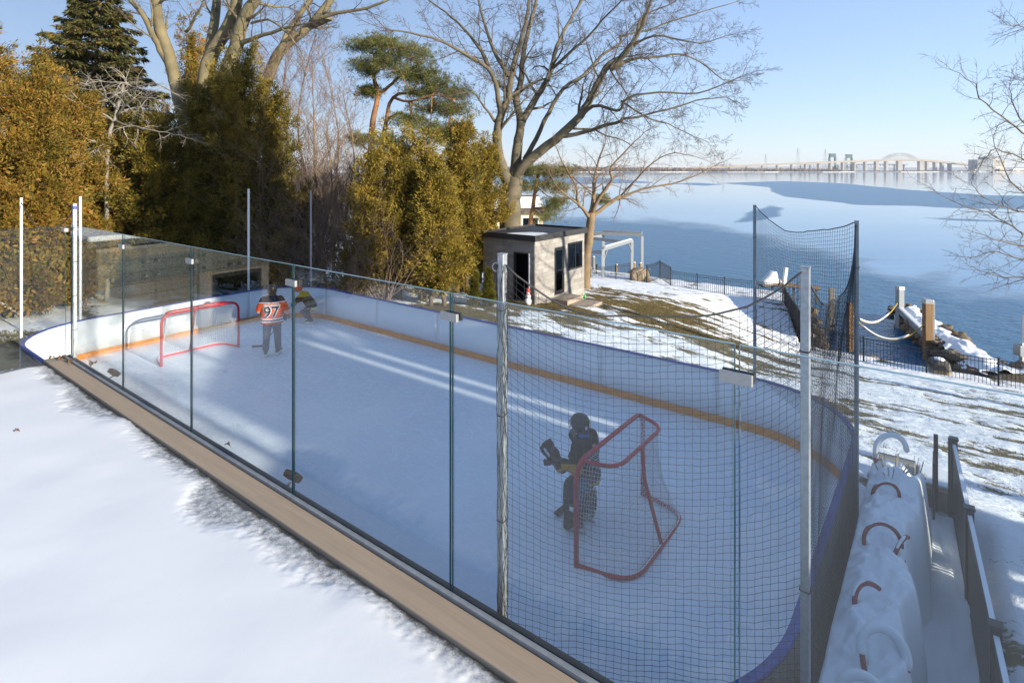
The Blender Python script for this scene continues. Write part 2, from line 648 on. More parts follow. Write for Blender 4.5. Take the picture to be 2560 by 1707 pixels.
def wpoly(pts):       # displayed-photo pixels (2352 wide) to lake points
    q = [px(x * 1.08844, y * 1.08844, WZ) for x, y in pts]
    return [(p.x / p.y, math.log(p.y)) for p in q]


def sdist(S, Q, poly, ks=3.0):
    P = [(a * ks, b) for a, b in poly]
    X, Y = S * ks, Q
    d = np.full(X.shape, 1e9)
    ins = np.zeros(X.shape, bool)
    n = len(P)
    for i in range(n):
        (x0, y0), (x1, y1) = P[i], P[(i + 1) % n]
        ex, ey = x1 - x0, y1 - y0
        t = np.clip(((X - x0) * ex + (Y - y0) * ey) / (ex * ex + ey * ey + 1e-12), 0, 1)
        d = np.minimum(d, (X - x0 - t * ex) ** 2 + (Y - y0 - t * ey) ** 2)
        c = ((y0 > Y) != (y1 > Y)) & (X < ex * (Y - y0) / (ey + 1e-12) + x0)
        ins ^= c
    d = np.sqrt(d)
    return np.where(ins, d, -d)


th = np.radians(np.linspace(-88, 88, 520))
rr = np.exp(np.linspace(math.log(22), math.log(9000), 520))
T, Rr = np.meshgrid(th, rr, indexing='ij')
X, Y = Rr * np.sin(T), Rr * np.cos(T)
S, Q = np.clip(X / np.maximum(Y, 1e-3), -9, 9), np.log(np.maximum(Y, 1.0))
wob = (fbm(S * 9 + 3, Q * 7, 4) - 0.5)
opn = np.zeros_like(S)
for pts, w, nz in ((((1100, 505), (1250, 505), (1400, 507), (1520, 513), (1640, 528), (1740, 545), (1860, 575), (1960, 605), (2060, 632), (2200, 660), (2420, 690), (3600, 760), (3600, 1500), (800, 1500), (800, 505)), 0.24, 0.30),
                   (((1655, 421), (1800, 416), (1930, 421), (2060, 434), (2250, 448), (2500, 452), (2500, 486), (2340, 482), (2240, 479), (2100, 473), (1960, 470), (1880, 461), (1800, 452), (1770, 440), (1765, 430)), 0.02, 0.05),
                   (((1690, 511), (1730, 487), (1770, 473), (1800, 478), (1780, 489), (1790, 496), (1740, 508)), 0.05, 0.06),
                   (((2120, 500), (2230, 504), (2420, 515), (2300, 510), (2180, 506)), 0.025, 0.03),
                   (((1540, 422), (1600, 420), (1660, 424), (1620, 427)), 0.02, 0.03),
                   (((1000, 404), (1380, 408), (1500, 420), (1300, 424), (1000, 421)), 0.05, 0.04)):
    sd = sdist(S, Q, wpoly(pts))
    opn = np.maximum(opn, sstep(-w, w, sd + wob * nz))
V = np.stack([X, Y, np.full_like(X, WZ)], -1).reshape(-1, 3)
n0, n1 = S.shape
ii = (np.arange(n0 - 1)[:, None] * n1 + np.arange(n1 - 1)[None, :]).ravel()
me = np_mesh('lake', V, np.stack([ii, ii + 1, ii + n1 + 1, ii + n1], -1), True)
at = me.attributes.new('open', 'FLOAT', 'POINT')
at.data.foreach_set('value', opn.ravel().astype(np.float32))
t = NT('lake_water_and_ice')
v = t.coords('Object')
an = t.node('ShaderNodeAttribute', attribute_name='open')
msk = t.ramp(t.math('ADD', an.outputs['Fac'], t.math('MULTIPLY', t.math('SUBTRACT', t.noise(0.35, 5, v, 0.6), 0.5), 0.35)), [(0.25, (0, 0, 0)), (0.75, (1, 1, 1))])
wv = t.math('ADD', t.noise(1.1, 4, t.coords('Object', (0.7, 1.3, 1)), 0.6), t.math('MULTIPLY', t.noise(4.5, 3, t.coords('Object', (0.8, 1.2, 1)), 0.6), 0.35))
bmp = t.node('ShaderNodeBump')
t.link(wv, bmp.inputs['Height'])
bmp.inputs['Distance'].default_value = 0.30
t.link(t.math('MULTIPLY', msk, 0.75), bmp.inputs['Strength'])
crk = t.noise(0.06, 6, t.coords('Object', (0.5, 1.6, 1)), 0.65)
icec = t.ramp(crk, [(0.35, (0.10, 0.22, 0.37)), (0.65, (0.18, 0.31, 0.46))])
t.set(color=t.mix(msk, icec, (0.035, 0.135, 0.255)), rough=t.math('ADD', t.math('MULTIPLY', msk, 0.16), 0.07), IOR=1.33, normal=bmp.outputs[0])
lake = link('lake', me, t.m)
tag(lake, 'blue lake with rippled open water and smooth pale ice', None, None, 'structure')

# ------------------------------------------------------------------ rink: ice, boards
RU0, RU1, RN0, RN1, RR, BH = -16.72, -0.98, 3.26, 10.50, 1.75, 0.93


def ring_path(step=0.12):
    c = [(RU0 + RR, RN0 + RR, math.pi), (RU1 - RR, RN0 + RR, 1.5 * math.pi), (RU1 - RR, RN1 - RR, 0.0), (RU0 + RR, RN1 - RR, 0.5 * math.pi)]
    pts, nor = [], []
    for i, (cx, cy, a0) in enumerate(c):
        for j in range(17):
            a = a0 + j / 16 * math.pi / 2
            pts.append((cx + RR * math.cos(a), cy + RR * math.sin(a))); nor.append((math.cos(a), math.sin(a)))
    return pts, nor


rp, rn = ring_path()
cum = [0.0]
for i in range(len(rp)):
    a, b = rp[i], rp[(i + 1) % len(rp)]
    cum.append(cum[-1] + math.hypot(b[0] - a[0], b[1] - a[1]))
PER = cum[-1]


def ring_at(s):
    s = s % PER
    i = int(np.searchsorted(cum, s, side='right')) - 1
    i = min(i, len(rp) - 1)
    f = (s - cum[i]) / max(1e-6, cum[i + 1] - cum[i])
    a, b, na_, nb = rp[i], rp[(i + 1) % len(rp)], rn[i], rn[(i + 1) % len(rp)]
    nx, ny = na_[0] + (nb[0] - na_[0]) * f, na_[1] + (nb[1] - na_[1]) * f
    l = math.hypot(nx, ny)
    return (a[0] + (b[0] - a[0]) * f, a[1] + (b[1] - a[1]) * f), (nx / l, ny / l)


def ring_strip(s0, s1, o0, o1, z0, z1, bulge=0.0):
    k = max(2, int((s1 - s0) / 0.13))
    mb = MB()
    vs = []
    for i in range(k + 1):
        (x, y), (nx, ny) = ring_at(s0 + (s1 - s0) * i / k)
        for o, z in ((o0, z0), (o1, z0), (o1, z1), (o0, z1)):
            vs.append((x + nx * o, y + ny * o, z))
    fs = []
    for i in range(k):
        for j in range(4):
            j2 = (j + 1) % 4
            fs.append((i * 4 + j, (i + 1) * 4 + j, (i + 1) * 4 + j2, i * 4 + j2))
    fs += [(0, 1, 2, 3), (k * 4 + 3, k * 4 + 2, k * 4 + 1, k * 4)]
    return mb.add(vs, fs)


ice = MB()
ice.prism([ring_at(PER * i / 200)[0] for i in range(200)], -0.25, 0.0)
t = NT('rink_ice')
v = t.coords('Object')
def ridge_lines(scale, vec, width, dist):
    nz = t.noise(scale, 2, vec, 0.4, dist)
    d = t.math('ABSOLUTE', t.math('SUBTRACT', nz, 0.5))
    return t.ramp(d, [(0.0, (1, 1, 1)), (width, (0, 0, 0))])


cl = t.noise(0.5, 5, v, 0.6)
c = t.ramp(cl, [(0.3, (0.66, 0.73, 0.81)), (0.7, (0.82, 0.855, 0.89))])
ln1 = ridge_lines(0.9, t.coords('Object', (1.0, 1.7, 1)), 0.010, 1.6)
ln2 = ridge_lines(1.7, t.coords('Object', (1.5, 0.8, 3)), 0.012, 2.2)
ln3 = ridge_lines(3.1, t.coords('Object', (0.8, 1.3, 7)), 0.016, 2.6)
smear = t.ramp(t.noise(2.2, 8, t.coords('Object', (2.2, 5, 1)), 0.75, 1.2), [(0.48, (0, 0, 0)), (0.75, (0.75, 0.75, 0.75))])
sc = t.math('MAXIMUM', t.math('MAXIMUM', t.math('MULTIPLY', ln1, 0.75), t.math('MULTIPLY', ln2, 0.6)), t.math('MAXIMUM', t.math('MULTIPLY', ln3, 0.5), smear))
c = t.mix(t.math('MULTIPLY', sc, 0.50), c, (0.86, 0.89, 0.92))
t.set(color=c, rough=t.ramp(sc, [(0.1, (0.20, 0.20, 0.20)), (0.7, (0.6, 0.6, 0.6))]), IOR=1.31, normal=t.bump(sc, 0.15, 0.003))
io = ice.build('rink_ice', t.m)
io.rotation_euler = (0, 0, ROTZ)
tag(io, 'scuffed white ice sheet of the backyard rink', None, None, 'structure')

boards = empty('rink_boards', (0, 0, 0), ROTZ, 'white rink boards with blue cap and orange kick strip around the ice', 'rink boards')
M_back = mat_wood('brown_grey_backing', (0.20, 0.165, 0.13), 0.3, 0.85, 2, 2.0, 0.35)
NP = 18
for i in range(NP):
    s0, s1 = PER * i / NP + 0.9, PER * (i + 1) / NP + 0.9
    ring_strip(s0 + 0.003, s1 - 0.003, 0.0, 0.025, 0.0, BH).build('board_panel', M_board, boards, True)
    boards.children[-1].data.polygons.foreach_set('use_smooth', [False] * len(boards.children[-1].data.polygons))
    ring_strip(s0 + 0.002, s1 - 0.002, -0.014, -0.001, 0.003, 0.14).build('kick_strip', M_kick, boards)
    ring_strip(s0 + 0.001, s1 - 0.001, -0.012, 0.065, BH + 0.002, BH + 0.028).build('cap_rail', M_bluecap, boards, False, 0.006)
    for q in range(3):
        a, b = s0 + (s1 - s0) * q / 3, s0 + (s1 - s0) * (q + 1) / 3
        ring_strip(a + 0.012, b - 0.012, 0.03, 0.055, -0.28 - 0.1 * ((i * 3 + q) % 3 == 0), BH - 0.03 - 0.02 * ((i + q) % 2)).build('backing_plank', M_back, boards)

# ------------------------------------------------------------------ deck, beam, glass
DU0, DU1 = -12.0, 7.0
DZ = 1.365
t = NT('wet_deck_boards')
v = t.coords('Object', (0.6, 12, 1))
t.set(color=t.ramp(t.noise(4, 5, v), [(0.3, (0.045, 0.043, 0.042)), (0.7, (0.085, 0.080, 0.076))]), rough=0.32, normal=t.bump(t.noise(40, 4, v), 0.2, 0.004))
M_deck = t.m
deck = empty('deck', (0, 0, 0), ROTZ)
tag(deck, 'dark wet deck under the snow beside the rink glass', None, None, 'structure')
k = 0
n = 2.835
while n > 1.5:
    MB().box2(DU0, DU1, n - 0.135, n - 0.004, DZ - 0.04, DZ).build('deck_plank', M_deck, deck, False, 0.004)
    n -= 0.14
MB().box2(DU0, DU1, -8, n, DZ - 0.04, DZ - 0.004).build('deck_underlay', M_deck, deck)
MB().box2(DU0 + 0.05, DU1, -8, 2.80, -0.4, DZ - 0.045).build('deck_base', M_charcoal, deck)

beam = empty('deck_edge_beam', (0, 0, 0), ROTZ, 'long tan composite edge board at the foot of the glass', 'beam')
MB().box2(DU0 - 0.06, DU1, 2.845, 3.075, 1.20, 1.415).build('cap_board', M_beam, beam, False, 0.012, 0, 3)
MB().box2(DU0 - 0.05, DU1, 3.079, 3.10, -0.3, 1.36).build('fascia_board', M_charcoal, beam)

# deck snow: melted in scallops along the beam
ug = np.concatenate([np.arange(DU0, 1.0, 0.016), np.arange(1.0, DU1, 0.1)])
ng = np.concatenate([np.arange(-8, 0, 0.12), np.arange(0, 2.15, 0.035), np.arange(2.15, 2.835, 0.012), [2.838]])
UU, NN = np.meshgrid(ug, ng, indexing='ij')
wd_ = 2.84 - NN                                                # distance from the tan board
wig = (fbm(UU * 9, NN * 9, 4) - 0.5) * 0.15 + (fbm(UU * 2.6, NN * 2.6 + 5, 3) - 0.5) * 0.16
b0_ = vnoise(UU * 1.45 + 3.0, UU * 0.0 + 7.3)
b1_ = vnoise(UU * 0.5 + 9.0, UU * 0.0 + 2.1)
B_ = 0.36 * sstep(0.18, 0.85, b0_) * (0.50 + 0.60 * b1_) + 0.02 * b1_ + wig * (0.15 + 0.75 * sstep(0.2, 0.6, b0_))
B_ = B_ + 0.10 * sstep(-10.8, -12, UU) + 0.07 * sstep(-9, -4, UU)
slush = sstep(-0.14, 0.12, B_ - wd_)
bare = sstep(-0.03, 0.06, B_ * 0.22 - wd_ + (fbm(UU * 14, NN * 14, 2) - 0.5) * 0.05)
T = 0.047 - 0.026 * slush - 0.022 * bare
ridge = 0.024 * sstep(0.5, 0.15, b0_) * np.exp(-((wd_ - 0.20) / 0.15) ** 2) * (0.4 + fbm(UU * 3, NN * 3, 2))
big = (fbm(UU * 0.30 + NN * 0.9, NN * 0.55 - UU * 0.9, 2) - 0.5) * 0.030
icy = (fbm(UU * 30, NN * 30, 3) - 0.5) * 0.014 * slush
Z = DZ + T + ridge + big * sstep(0.05, 0.6, wd_) + icy * (1 - bare)
Z = np.where(bare > 0.97, DZ - 0.01, np.maximum(Z, DZ - 0.01))
Z = Z - 0.05 * sstep(0.25, 0.0, UU - DU0)
thin = 0.30 - slush * 0.20 - bare * 0.16
V = np.stack([UU, NN, Z], -1).reshape(-1, 3)
n0, n1 = UU.shape
ii = (np.arange(n0 - 1)[:, None] * n1 + np.arange(n1 - 1)[None, :]).ravel()
me = np_mesh('deck_snow', V, np.stack([ii, ii + n1, ii + n1 + 1, ii + 1], -1), True)
at = me.attributes.new('thin', 'FLOAT', 'POINT')
at.data.foreach_set('value', (thin).ravel().astype(np.float32))
t = NT('deck_snow')
v = t.coords('Object')
an = t.node('ShaderNodeAttribute', attribute_name='thin')
sp = t.noise(75, 5, v, 0.75)
sp2 = t.noise(22, 4, v, 0.6)
f = t.math('ADD', an.outputs['Fac'], t.math('ADD', t.math('MULTIPLY', t.math('SUBTRACT', sp, 0.5), 0.22), t.math('MULTIPLY', t.math('SUBTRACT', sp2, 0.5), 0.16)))
wcol = t.ramp(f, [(0.0, (0.07, 0.07, 0.074)), (0.07, (0.22, 0.225, 0.235)), (0.13, (0.52, 0.53, 0.55)), (0.23, (0.79, 0.80, 0.82))])
t.set(color=wcol, rough=t.ramp(f, [(0.05, (0.25, 0.25, 0.25)), (0.22, (0.6, 0.6, 0.6))]), spec=0.4)
t.set(normal=t.bump(sp, 0.20, 0.006, t.bump(t.noise(5, 3, v, 0.5), 0.10, 0.02)))
o = link('deck_snow', me, t.m)
o.rotation_euler = (0, 0, ROTZ)
tag(o, 'smooth snow blanket on the deck, melting in scallops along the tan board', 'snow', None, 'stuff')

GN, GZ0, GZ1 = 3.135, 1.40, 3.675


def glass_u(xd):
    k = (xd * 1.08844 - HX) / F
    Y = GN / (NAX.x * k + NAX.y)
    return (UAX.x * k + UAX.y) * Y


barrier = empty('glass_barrier', (0, 0, 0), ROTZ, 'tall frameless glass wall standing on the tan board beside the rink', 'glass wall')
cuts = [glass_u(x) for x in (163, 283, 440, 674, 1037, 1693)]
cuts += [cuts[-1] + 2.12, cuts[-1] + 4.24]
for i in range(len(cuts) - 1):
    a, b = cuts[i] + 0.010, cuts[i + 1] - 0.010
    p = MB().box2(a + 0.005, b - 0.005, GN - 0.008, GN + 0.008, GZ0, GZ1 - 0.005).build('glass_pane', M_glass, barrier)
    MB().box2(a, a + 0.0045, GN - 0.008, GN + 0.008, GZ0, GZ1).build('polished_edge', M_gedge, p)
    MB().box2(b - 0.0045, b, GN - 0.008, GN + 0.008, GZ0, GZ1).build('polished_edge', M_gedge, p)
    MB().box2(a + 0.005, b - 0.005, GN - 0.007, GN + 0.007, GZ1 - 0.0045, GZ1).build('polished_edge', mat_plain('pale_glass_edge', (0.28, 0.42, 0.46), 0.15, 0, .1, 5, 0) if 'pale_glass_edge' not in MATS else MATS['pale_glass_edge'], p)
for i, u in enumerate(cuts[1:-1]):
    c = MB().box2(u - 0.085, u + 0.085, GN - 0.038, GN - 0.011, GZ1 - 0.205, GZ1 - 0.145).build('clamp', M_brushed, barrier, False, 0.004)
    MB().box2(u - 0.083, u + 0.083, GN + 0.011, GN + 0.038, GZ1 - 0.203, GZ1 - 0.147).build('back_plate', M_black, c, False, 0.004)
MB().box2(DU0, DU1, 3.082, GN - 0.011, 1.365, 1.44).build('base_channel', M_greysteel, barrier, False, 0.003)
MB().box2(DU0, DU1, GN + 0.011, 3.195, 1.33, 1.425).build('base_channel', M_charcoal, barrier, False, 0.003)
# the return at the deck's far end
cu = cuts[0] - 0.06
barr2 = empty('glass_end_panel', (0, 0, 0), ROTZ, 'glass panel closing the snowy deck end, left of the tapered tan board', 'glass panel')
p = MB().box2(cu - 0.008, cu + 0.008, 0.9, GN - 0.06, GZ0 - 0.1, GZ1).build('glass_pane', M_glass, barr2)
MB().box2(cu - 0.008, cu + 0.008, GN - 0.0575, GN - 0.053, GZ0 - 0.1, GZ1).build('polished_edge', M_gedge, p)
MB().box2(cu - 0.03, cu + 0.03, 0.9, 2.80, DZ - 0.2, GZ0 - 0.09).build('base_channel', M_greysteel, barr2)
c = MB().box2(cu - 0.07, cu + 0.10, GN - 0.10, GN - 0.045, GZ1 - 0.11, GZ1 - 0.05).build('clamp', M_brushed, barr2, False, 0.004)

# ------------------------------------------------------------------ net poles
def net_pole(u, n, z0, z1, w, label, mat, square=True, ring=True, ties=0, group='net poles around the rink'):
    e = empty('net_pole', R(u, n, z0), ROTZ, label, 'pole', group)
    H = z1 - z0
    if square:
        MB().box2(-w / 2, w / 2, -w / 2, w / 2, 0, H).build('pole_tube', mat, e, False, 0.004)
        MB().box2(-w / 2 - .002, w / 2 + .002, -w / 2 - .002, w / 2 + .002, H, H + 0.006).build('end_cap', M_steel, e)
    else:
        MB().tube([(0, 0, 0), (0, 0, H)], w / 2, 12).build('pole_tube', mat, e, True)
        MB().ball((0, 0, H), (w / 2, w / 2, w / 3), 10, 6).build('end_cap', M_steel, e)
    if ring:
        pts = [(-w / 2 - 0.035 + 0.03 * math.cos(a), 0.0, H - 0.10 + 0.03 * math.sin(a)) for a in [2 * math.pi * k / 16 for k in range(16)]]
        MB().tube(pts, 0.005, 6, closed=True).build('eye_ring', M_steel, e, True)
    for k in range(ties):
        z = H * (0.12 + 0.75 * k / max(1, ties - 1))
        pts = [((w * .55) * math.copysign(1, math.cos(a)) * min(1, abs(math.cos(a)) * 1.5), (w * .55) * math.copysign(1, math.sin(a)) * min(1, abs(math.sin(a)) * 1.5), z + 0.01 * math.sin(a)) for a in [2 * math.pi * k2 / 16 for k2 in range(16)]]
        MB().tube(pts, 0.005, 5, closed=True).build('cord_tie', M_rope, e, True)
    return e


M_polewhite = mat_plain('frosted_white_pole', (0.72, 0.72, 0.72), 0.5, 0.0, 0.12, 25, 0.1)
PA, PB, PC, PD = (-2.55, 3.24), (-0.74, 4.22), (-0.86, 8.15), (-2.70, 10.72)
ZT = 3.97
net_pole(*PA, 0.95, ZT + 0.02, 0.052, 'square steel net pole behind the glass, bunched net on it, near the left clamp', M_steel, True, True, 4)
net_pole(*PB, -0.3, ZT - 0.02, 0.055, 'square steel net pole at the near corner, beside the snowy planter', M_steel, True, False, 3)
net_pole(*PC, -0.4, ZT, 0.045, 'dark slim net pole at the rink end, top ring on its right', M_greysteel, True, False, 3)
net_pole(*PD, -0.4, ZT, 0.045, 'grey slim net pole standing on the lawn behind the far board', M_greysteel, True, False, 2)
for (xd, u, n, z0, z1, lab) in ((163, cuts[0] - 0.03, GN + 0.06, 0.95, 4.02, 'white net pole with blue-taped top where the tan board ends'),):
    e = net_pole(u, n, z0, z1, 0.05, lab, M_polewhite, True, True, 5)
    MB().box2(-0.028, 0.028, -0.028, 0.028, z1 - z0 - 0.09, z1 - z0 - 0.03).build('blue_tape', M_bluecap, e)
net_pole(-16.98, 3.60, -0.35, 3.95, 0.05, 'leftmost white net pole, beyond the near-left rink corner', M_polewhite, True, True, 3)
net_pole(-16.95, 4.72, -0.35, 3.94, 0.05, 'white net pole behind the end board, left of the empty goal', M_polewhite, True, False, 0)
net_pole(-16.95, 8.98, -0.35, 4.02, 0.05, 'white net pole behind the end board, above the orange-shirted player', M_polewhite, True, False, 0)
net_pole(-16.45, 10.80, -0.35, 3.92, 0.045, 'dark net pole at the far rink corner among bare twigs', M_greysteel, True, False, 0)


# ------------------------------------------------------------------ safety nets
def net_piece(name, A, B, zt, sag, zb, parent, cell=0.052, r=0.0017, mat=None, belly=0.06, seed=1, zb2=None):
    A, B = Vector((*A, 0)), Vector((*B, 0))
    L = (B - A).length
    d = (B - A) / L
    o = Vector((d.y, -d.x, 0))
    ns, nt = int(L / cell), int((zt - zb) / cell)
    s = np.linspace(0, 1, ns + 1)
    tt = np.linspace(0, 1, nt + 1)
    Sg, Tg = np.meshgrid(s, tt, indexing='ij')
    top = zt - sag * 4 * Sg * (1 - Sg) * (1 + 0.15 * np.sin(Sg * 7 + seed))
    bot = zb + (0 if zb2 is None else (zb2 - zb) * Sg)
    Zg = bot + (top - bot) * Tg
    Sx = Sg + (0.5 - Sg) * 0.10 * np.sin(np.pi * Tg) * (1 - Tg) * 0.4 + 0.004 * (fbm(Sg * 40 + seed, Tg * 50, 2) - 0.5)
    Zg = Zg + 0.02 * (fbm(Sg * 12 + seed, Tg * 14, 3) - 0.5) + 0.015 * (fbm(Sg * 60 + seed, Tg * 60, 1) - 0.5)
    be = belly * np.sin(np.pi * Sg) * np.sin(np.pi * np.clip(Tg, 0, 1)) + 0.04 * (fbm(Sg * 7 + seed, Tg * 3, 2) - 0.5)
    P = np.stack([A.x + d.x * L * Sx + o.x * be, A.y + d.y * L * Sx + o.y * be, Zg], -1)
    p0 = np.concatenate([P[:-1].reshape(-1, 3), P[:, :-1].reshape(-1, 3)])
    p1 = np.concatenate([P[1:].reshape(-1, 3), P[:, 1:].reshape(-1, 3)])
    rr_ = np.full(len(p0), r)
    V, Fc = segments(p0, p1, rr_, rr_)
    ob = link('net_mesh', np_mesh(name, V, Fc, True), mat or M_net, parent)
    MB().tube([tuple(P[i, -1]) for i in range(0, ns, 2)] + [tuple(P[-1, -1])], 0.007, 6).build('top_rope', M_rope, parent, True)
    return ob


def rel(p):
    return (p[0], p[1])


sn = empty('safety_net', (0, 0, 0), ROTZ, 'black mesh net strung between poles across the near rink corner', 'net', 'safety nets')
net_piece('net', PA, PB, ZT - 0.03, 0.42, 0.98, sn, 0.052, 0.0017, None, 0.10, 1)
# bunched net tied to the first pole
b = MB()
rg = random.Random(4)
for k in range(16):
    a0 = rg.uniform(0, 6.28); pts = []
    for j in range(40):
        a0 += rg.uniform(-0.5, 0.5)
        q = 0.034 + 0.010 * rg.random()
        pts.append((PA[0] + q * math.cos(a0), PA[1] + q * math.sin(a0), 1.0 + (ZT - 1.05) * j / 39))
    b.tube(pts, 0.0022, 3, False)
b.build('bunched_net', M_net, sn)
sn2 = empty('safety_net', (0, 0, 0), ROTZ, 'black mesh net hanging outside the rink end beside the snowy planter', 'net', 'safety nets')
net_piece('net', PB, PC, ZT - 0.03, 0.62, 0.30, sn2, 0.052, 0.0016, None, -0.10, 2)
sn3 = empty('safety_net', (0, 0, 0), ROTZ, 'black mesh net at the far rink corner with the lake behind it', 'net', 'safety nets')
net_piece('net', PC, PD, ZT, 0.30, 0.98, sn3, 0.055, 0.0019, None, -0.05, 3)
rope = empty('net_rope', (0, 0, 0), 0, 'thin dark rope sagging between the two leftmost white poles', 'rope')
A, B = R(cuts[0] - 0.05, GN + 0.06, 3.93), R(-16.98, 3.60, 3.86)
MB().tube([A.lerp(B, k / 16) + Vector((0, 0, -0.5 * 4 * (k / 16) * (1 - k / 16))) for k in range(17)], 0.008, 5).build('rope_strand', M_rope, rope, True)
# ------------------------------------------------------------------ trees
def zoom_pt(frame, x, y, Y):          # frames of the photograph used to trace limbs
    ox, oy, s = {'a': (0, 0, 1.8447), 'b': (700, 0, 1.8447), 'c': (1500, 0, 2.2189), 'd': (0, 0, 1 / 1.08844)}[frame]
    return pd(ox + x / s, oy + y / s, Y)


def rvec(rg):
    while True:
        v = Vector((rg.uniform(-1, 1), rg.uniform(-1, 1), rg.uniform(-1, 1)))
        if 0.05 < v.length < 1:
            return v.normalized()


class Tree:
    def __init__(s, seed, seg=(0.6, 0.45, 0.3, 0.22, 0.16), wob=(0.12, 0.2, 0.28, 0.33, 0.36), up=(0.05, 0.05, 0.04, 0.04, 0.03), kids=(8, 7, 6, 5, 0), ratio=(0.5, 0.5, 0.5, 0.5),
                 ang=(35, 60), rr=0.55, tip=0.35, minr=0.004, maxlev=4, maxz=1e9):
        s.rg = random.Random(seed)
        s.seg, s.wob, s.up, s.kids, s.ratio, s.ang, s.rr, s.tip, s.minr, s.maxlev = seg, wob, up, kids, ratio, ang, rr, tip, minr, maxlev
        s.thick, s.p0, s.p1, s.r0, s.r1 = MB(), [], [], [], []
        s.tips = []

    def emit(s, pts, rads):
        if max(rads) > 0.045:
            s.thick.tube(pts, rads, 9 if max(rads) > 0.2 else (7 if max(rads) > 0.1 else 5), True)
        else:
            for i in range(len(pts) - 1):
                s.p0.append(tuple(pts[i])); s.p1.append(tuple(pts[i + 1])); s.r0.append(rads[i]); s.r1.append(rads[i + 1])

    def limb(s, pts, r0, r1, lev=0, kids=None, start=0.2, sub=3, jit=0.03, length=None):
        """a traced limb, smoothed, with smaller branches grown along it"""
        P = [Vector(p) for p in pts]
        Q = []
        for i in range(len(P) - 1):
            a, b, c, d = P[max(i - 1, 0)], P[i], P[i + 1], P[min(i + 2, len(P) - 1)]
            for k in range(sub):
                t = k / sub
                Q.append(0.5 * ((2 * b) + (c - a) * t + (2 * a - 5 * b + 4 * c - d) * t * t + (3 * b - a - 3 * c + d) * t ** 3) + rvec(s.rg) * jit)
        Q.append(P[-1])
        n = len(Q)
        rads = [r0 + (r1 - r0) * (i / (n - 1)) ** 0.8 for i in range(n)]
        s.emit(Q, rads)
        s.sprout(Q, rads, lev, kids, start, length)

    def sprout(s, Q, rads, lev, kids=None, start=0.25, length=None):
        rg = s.rg
        if lev >= s.maxlev:
            s.tips.append(Q[-1]); return
        L = length or sum((Q[i + 1] - Q[i]).length for i in range(len(Q) - 1))
        k = s.kids[lev] if kids is None else kids
        az = rg.uniform(0, 6.28)
        for j in range(k):
            t = start + (1 - start) * (j + rg.random()) / max(1, k)
            f = t * (len(Q) - 1)
            i = min(int(f), len(Q) - 2)
            p = Q[i].lerp(Q[i + 1], f - i)
            d = (Q[i + 1] - Q[i]).normalized()
            x, y = ortho(d)
            az += 2.4 + rg.uniform(-0.5, 0.5)
            a = rad(rg.uniform(*s.ang))
            nd = d * math.cos(a) + (x * math.cos(az) + y * math.sin(az)) * math.sin(a)
            r = max(s.minr, (rads[i] + (rads[i + 1] - rads[i]) * (f - i)) * s.rr * rg.uniform(0.7, 1.1))
            l = L * s.ratio[min(lev, len(s.ratio) - 1)] * (1.15 - 0.6 * t) * rg.uniform(0.6, 1.15)
            s.grow(p, nd, l, r, lev + 1)
        if lev > 0:
            d = (Q[-1] - Q[-2]).normalized()
            for _ in range(2 if lev < s.maxlev else 0):
                s.grow(Q[-1], (d + rvec(rg) * 0.5).normalized(), L * 0.32 * rg.uniform(0.7, 1.2), max(s.minr, rads[-1] * 0.85), lev + 1)

    def grow(s, p, d, L, r, lev):
        rg = s.rg
        n = max(2, min(9, int(L / s.seg[min(lev, len(s.seg) - 1)])))
        pts, rads = [p], [r]
        w, u = s.wob[min(lev, len(s.wob) - 1)], s.up[min(lev, len(s.up) - 1)]
        for i in range(n):
            d = (d + rvec(rg) * w + Vector((0, 0, u))).normalized()
            p = p + d * (L / n)
            pts.append(p)
            rads.append(max(s.minr * 0.6, r * (1 - (i + 1) / n * (1 - s.tip))))
        s.emit(pts, rads)
        s.sprout(pts, rads, lev, start=0.2)

    def build(s, name, label, base, bark, twig, cat='tree', group=None, part='trunk', part2='crown'):
        e = empty(name, base, 0, label, cat, group)
        if s.thick.v:
            o = s.thick.build(part, bark, e, True)
            o.location = -Vector(base)
        if s.p0:
            V, Fc = segments(s.p0, s.p1, s.r0, s.r1, 3)
            o = link(part2, np_mesh(part2, V - np.array(base), Fc, True), twig, e)
        return e


def cards(P, D, Nrm, L, W, kite=True):        # many small leaf faces: position, direction, side vector
    D = D / (np.linalg.norm(D, axis=1, keepdims=True) + 1e-9)
    S = np.cross(D, Nrm)
    S /= np.linalg.norm(S, axis=1, keepdims=True) + 1e-9
    n = len(P)
    V = np.empty((n, 4, 3))
    V[:, 0] = P
    V[:, 1] = P + D * (L * 0.55)[:, None] + S * (W * 0.5)[:, None]
    V[:, 2] = P + D * L[:, None]
    V[:, 3] = P + D * (L * 0.45)[:, None] - S * (W * 0.5)[:, None]
    return V.reshape(-1, 3), np.arange(4 * n).reshape(-1, 4)


def unit(rs, n):
    v = rs.normal(size=(n, 3))
    return v / np.linalg.norm(v, axis=1, keepdims=True)


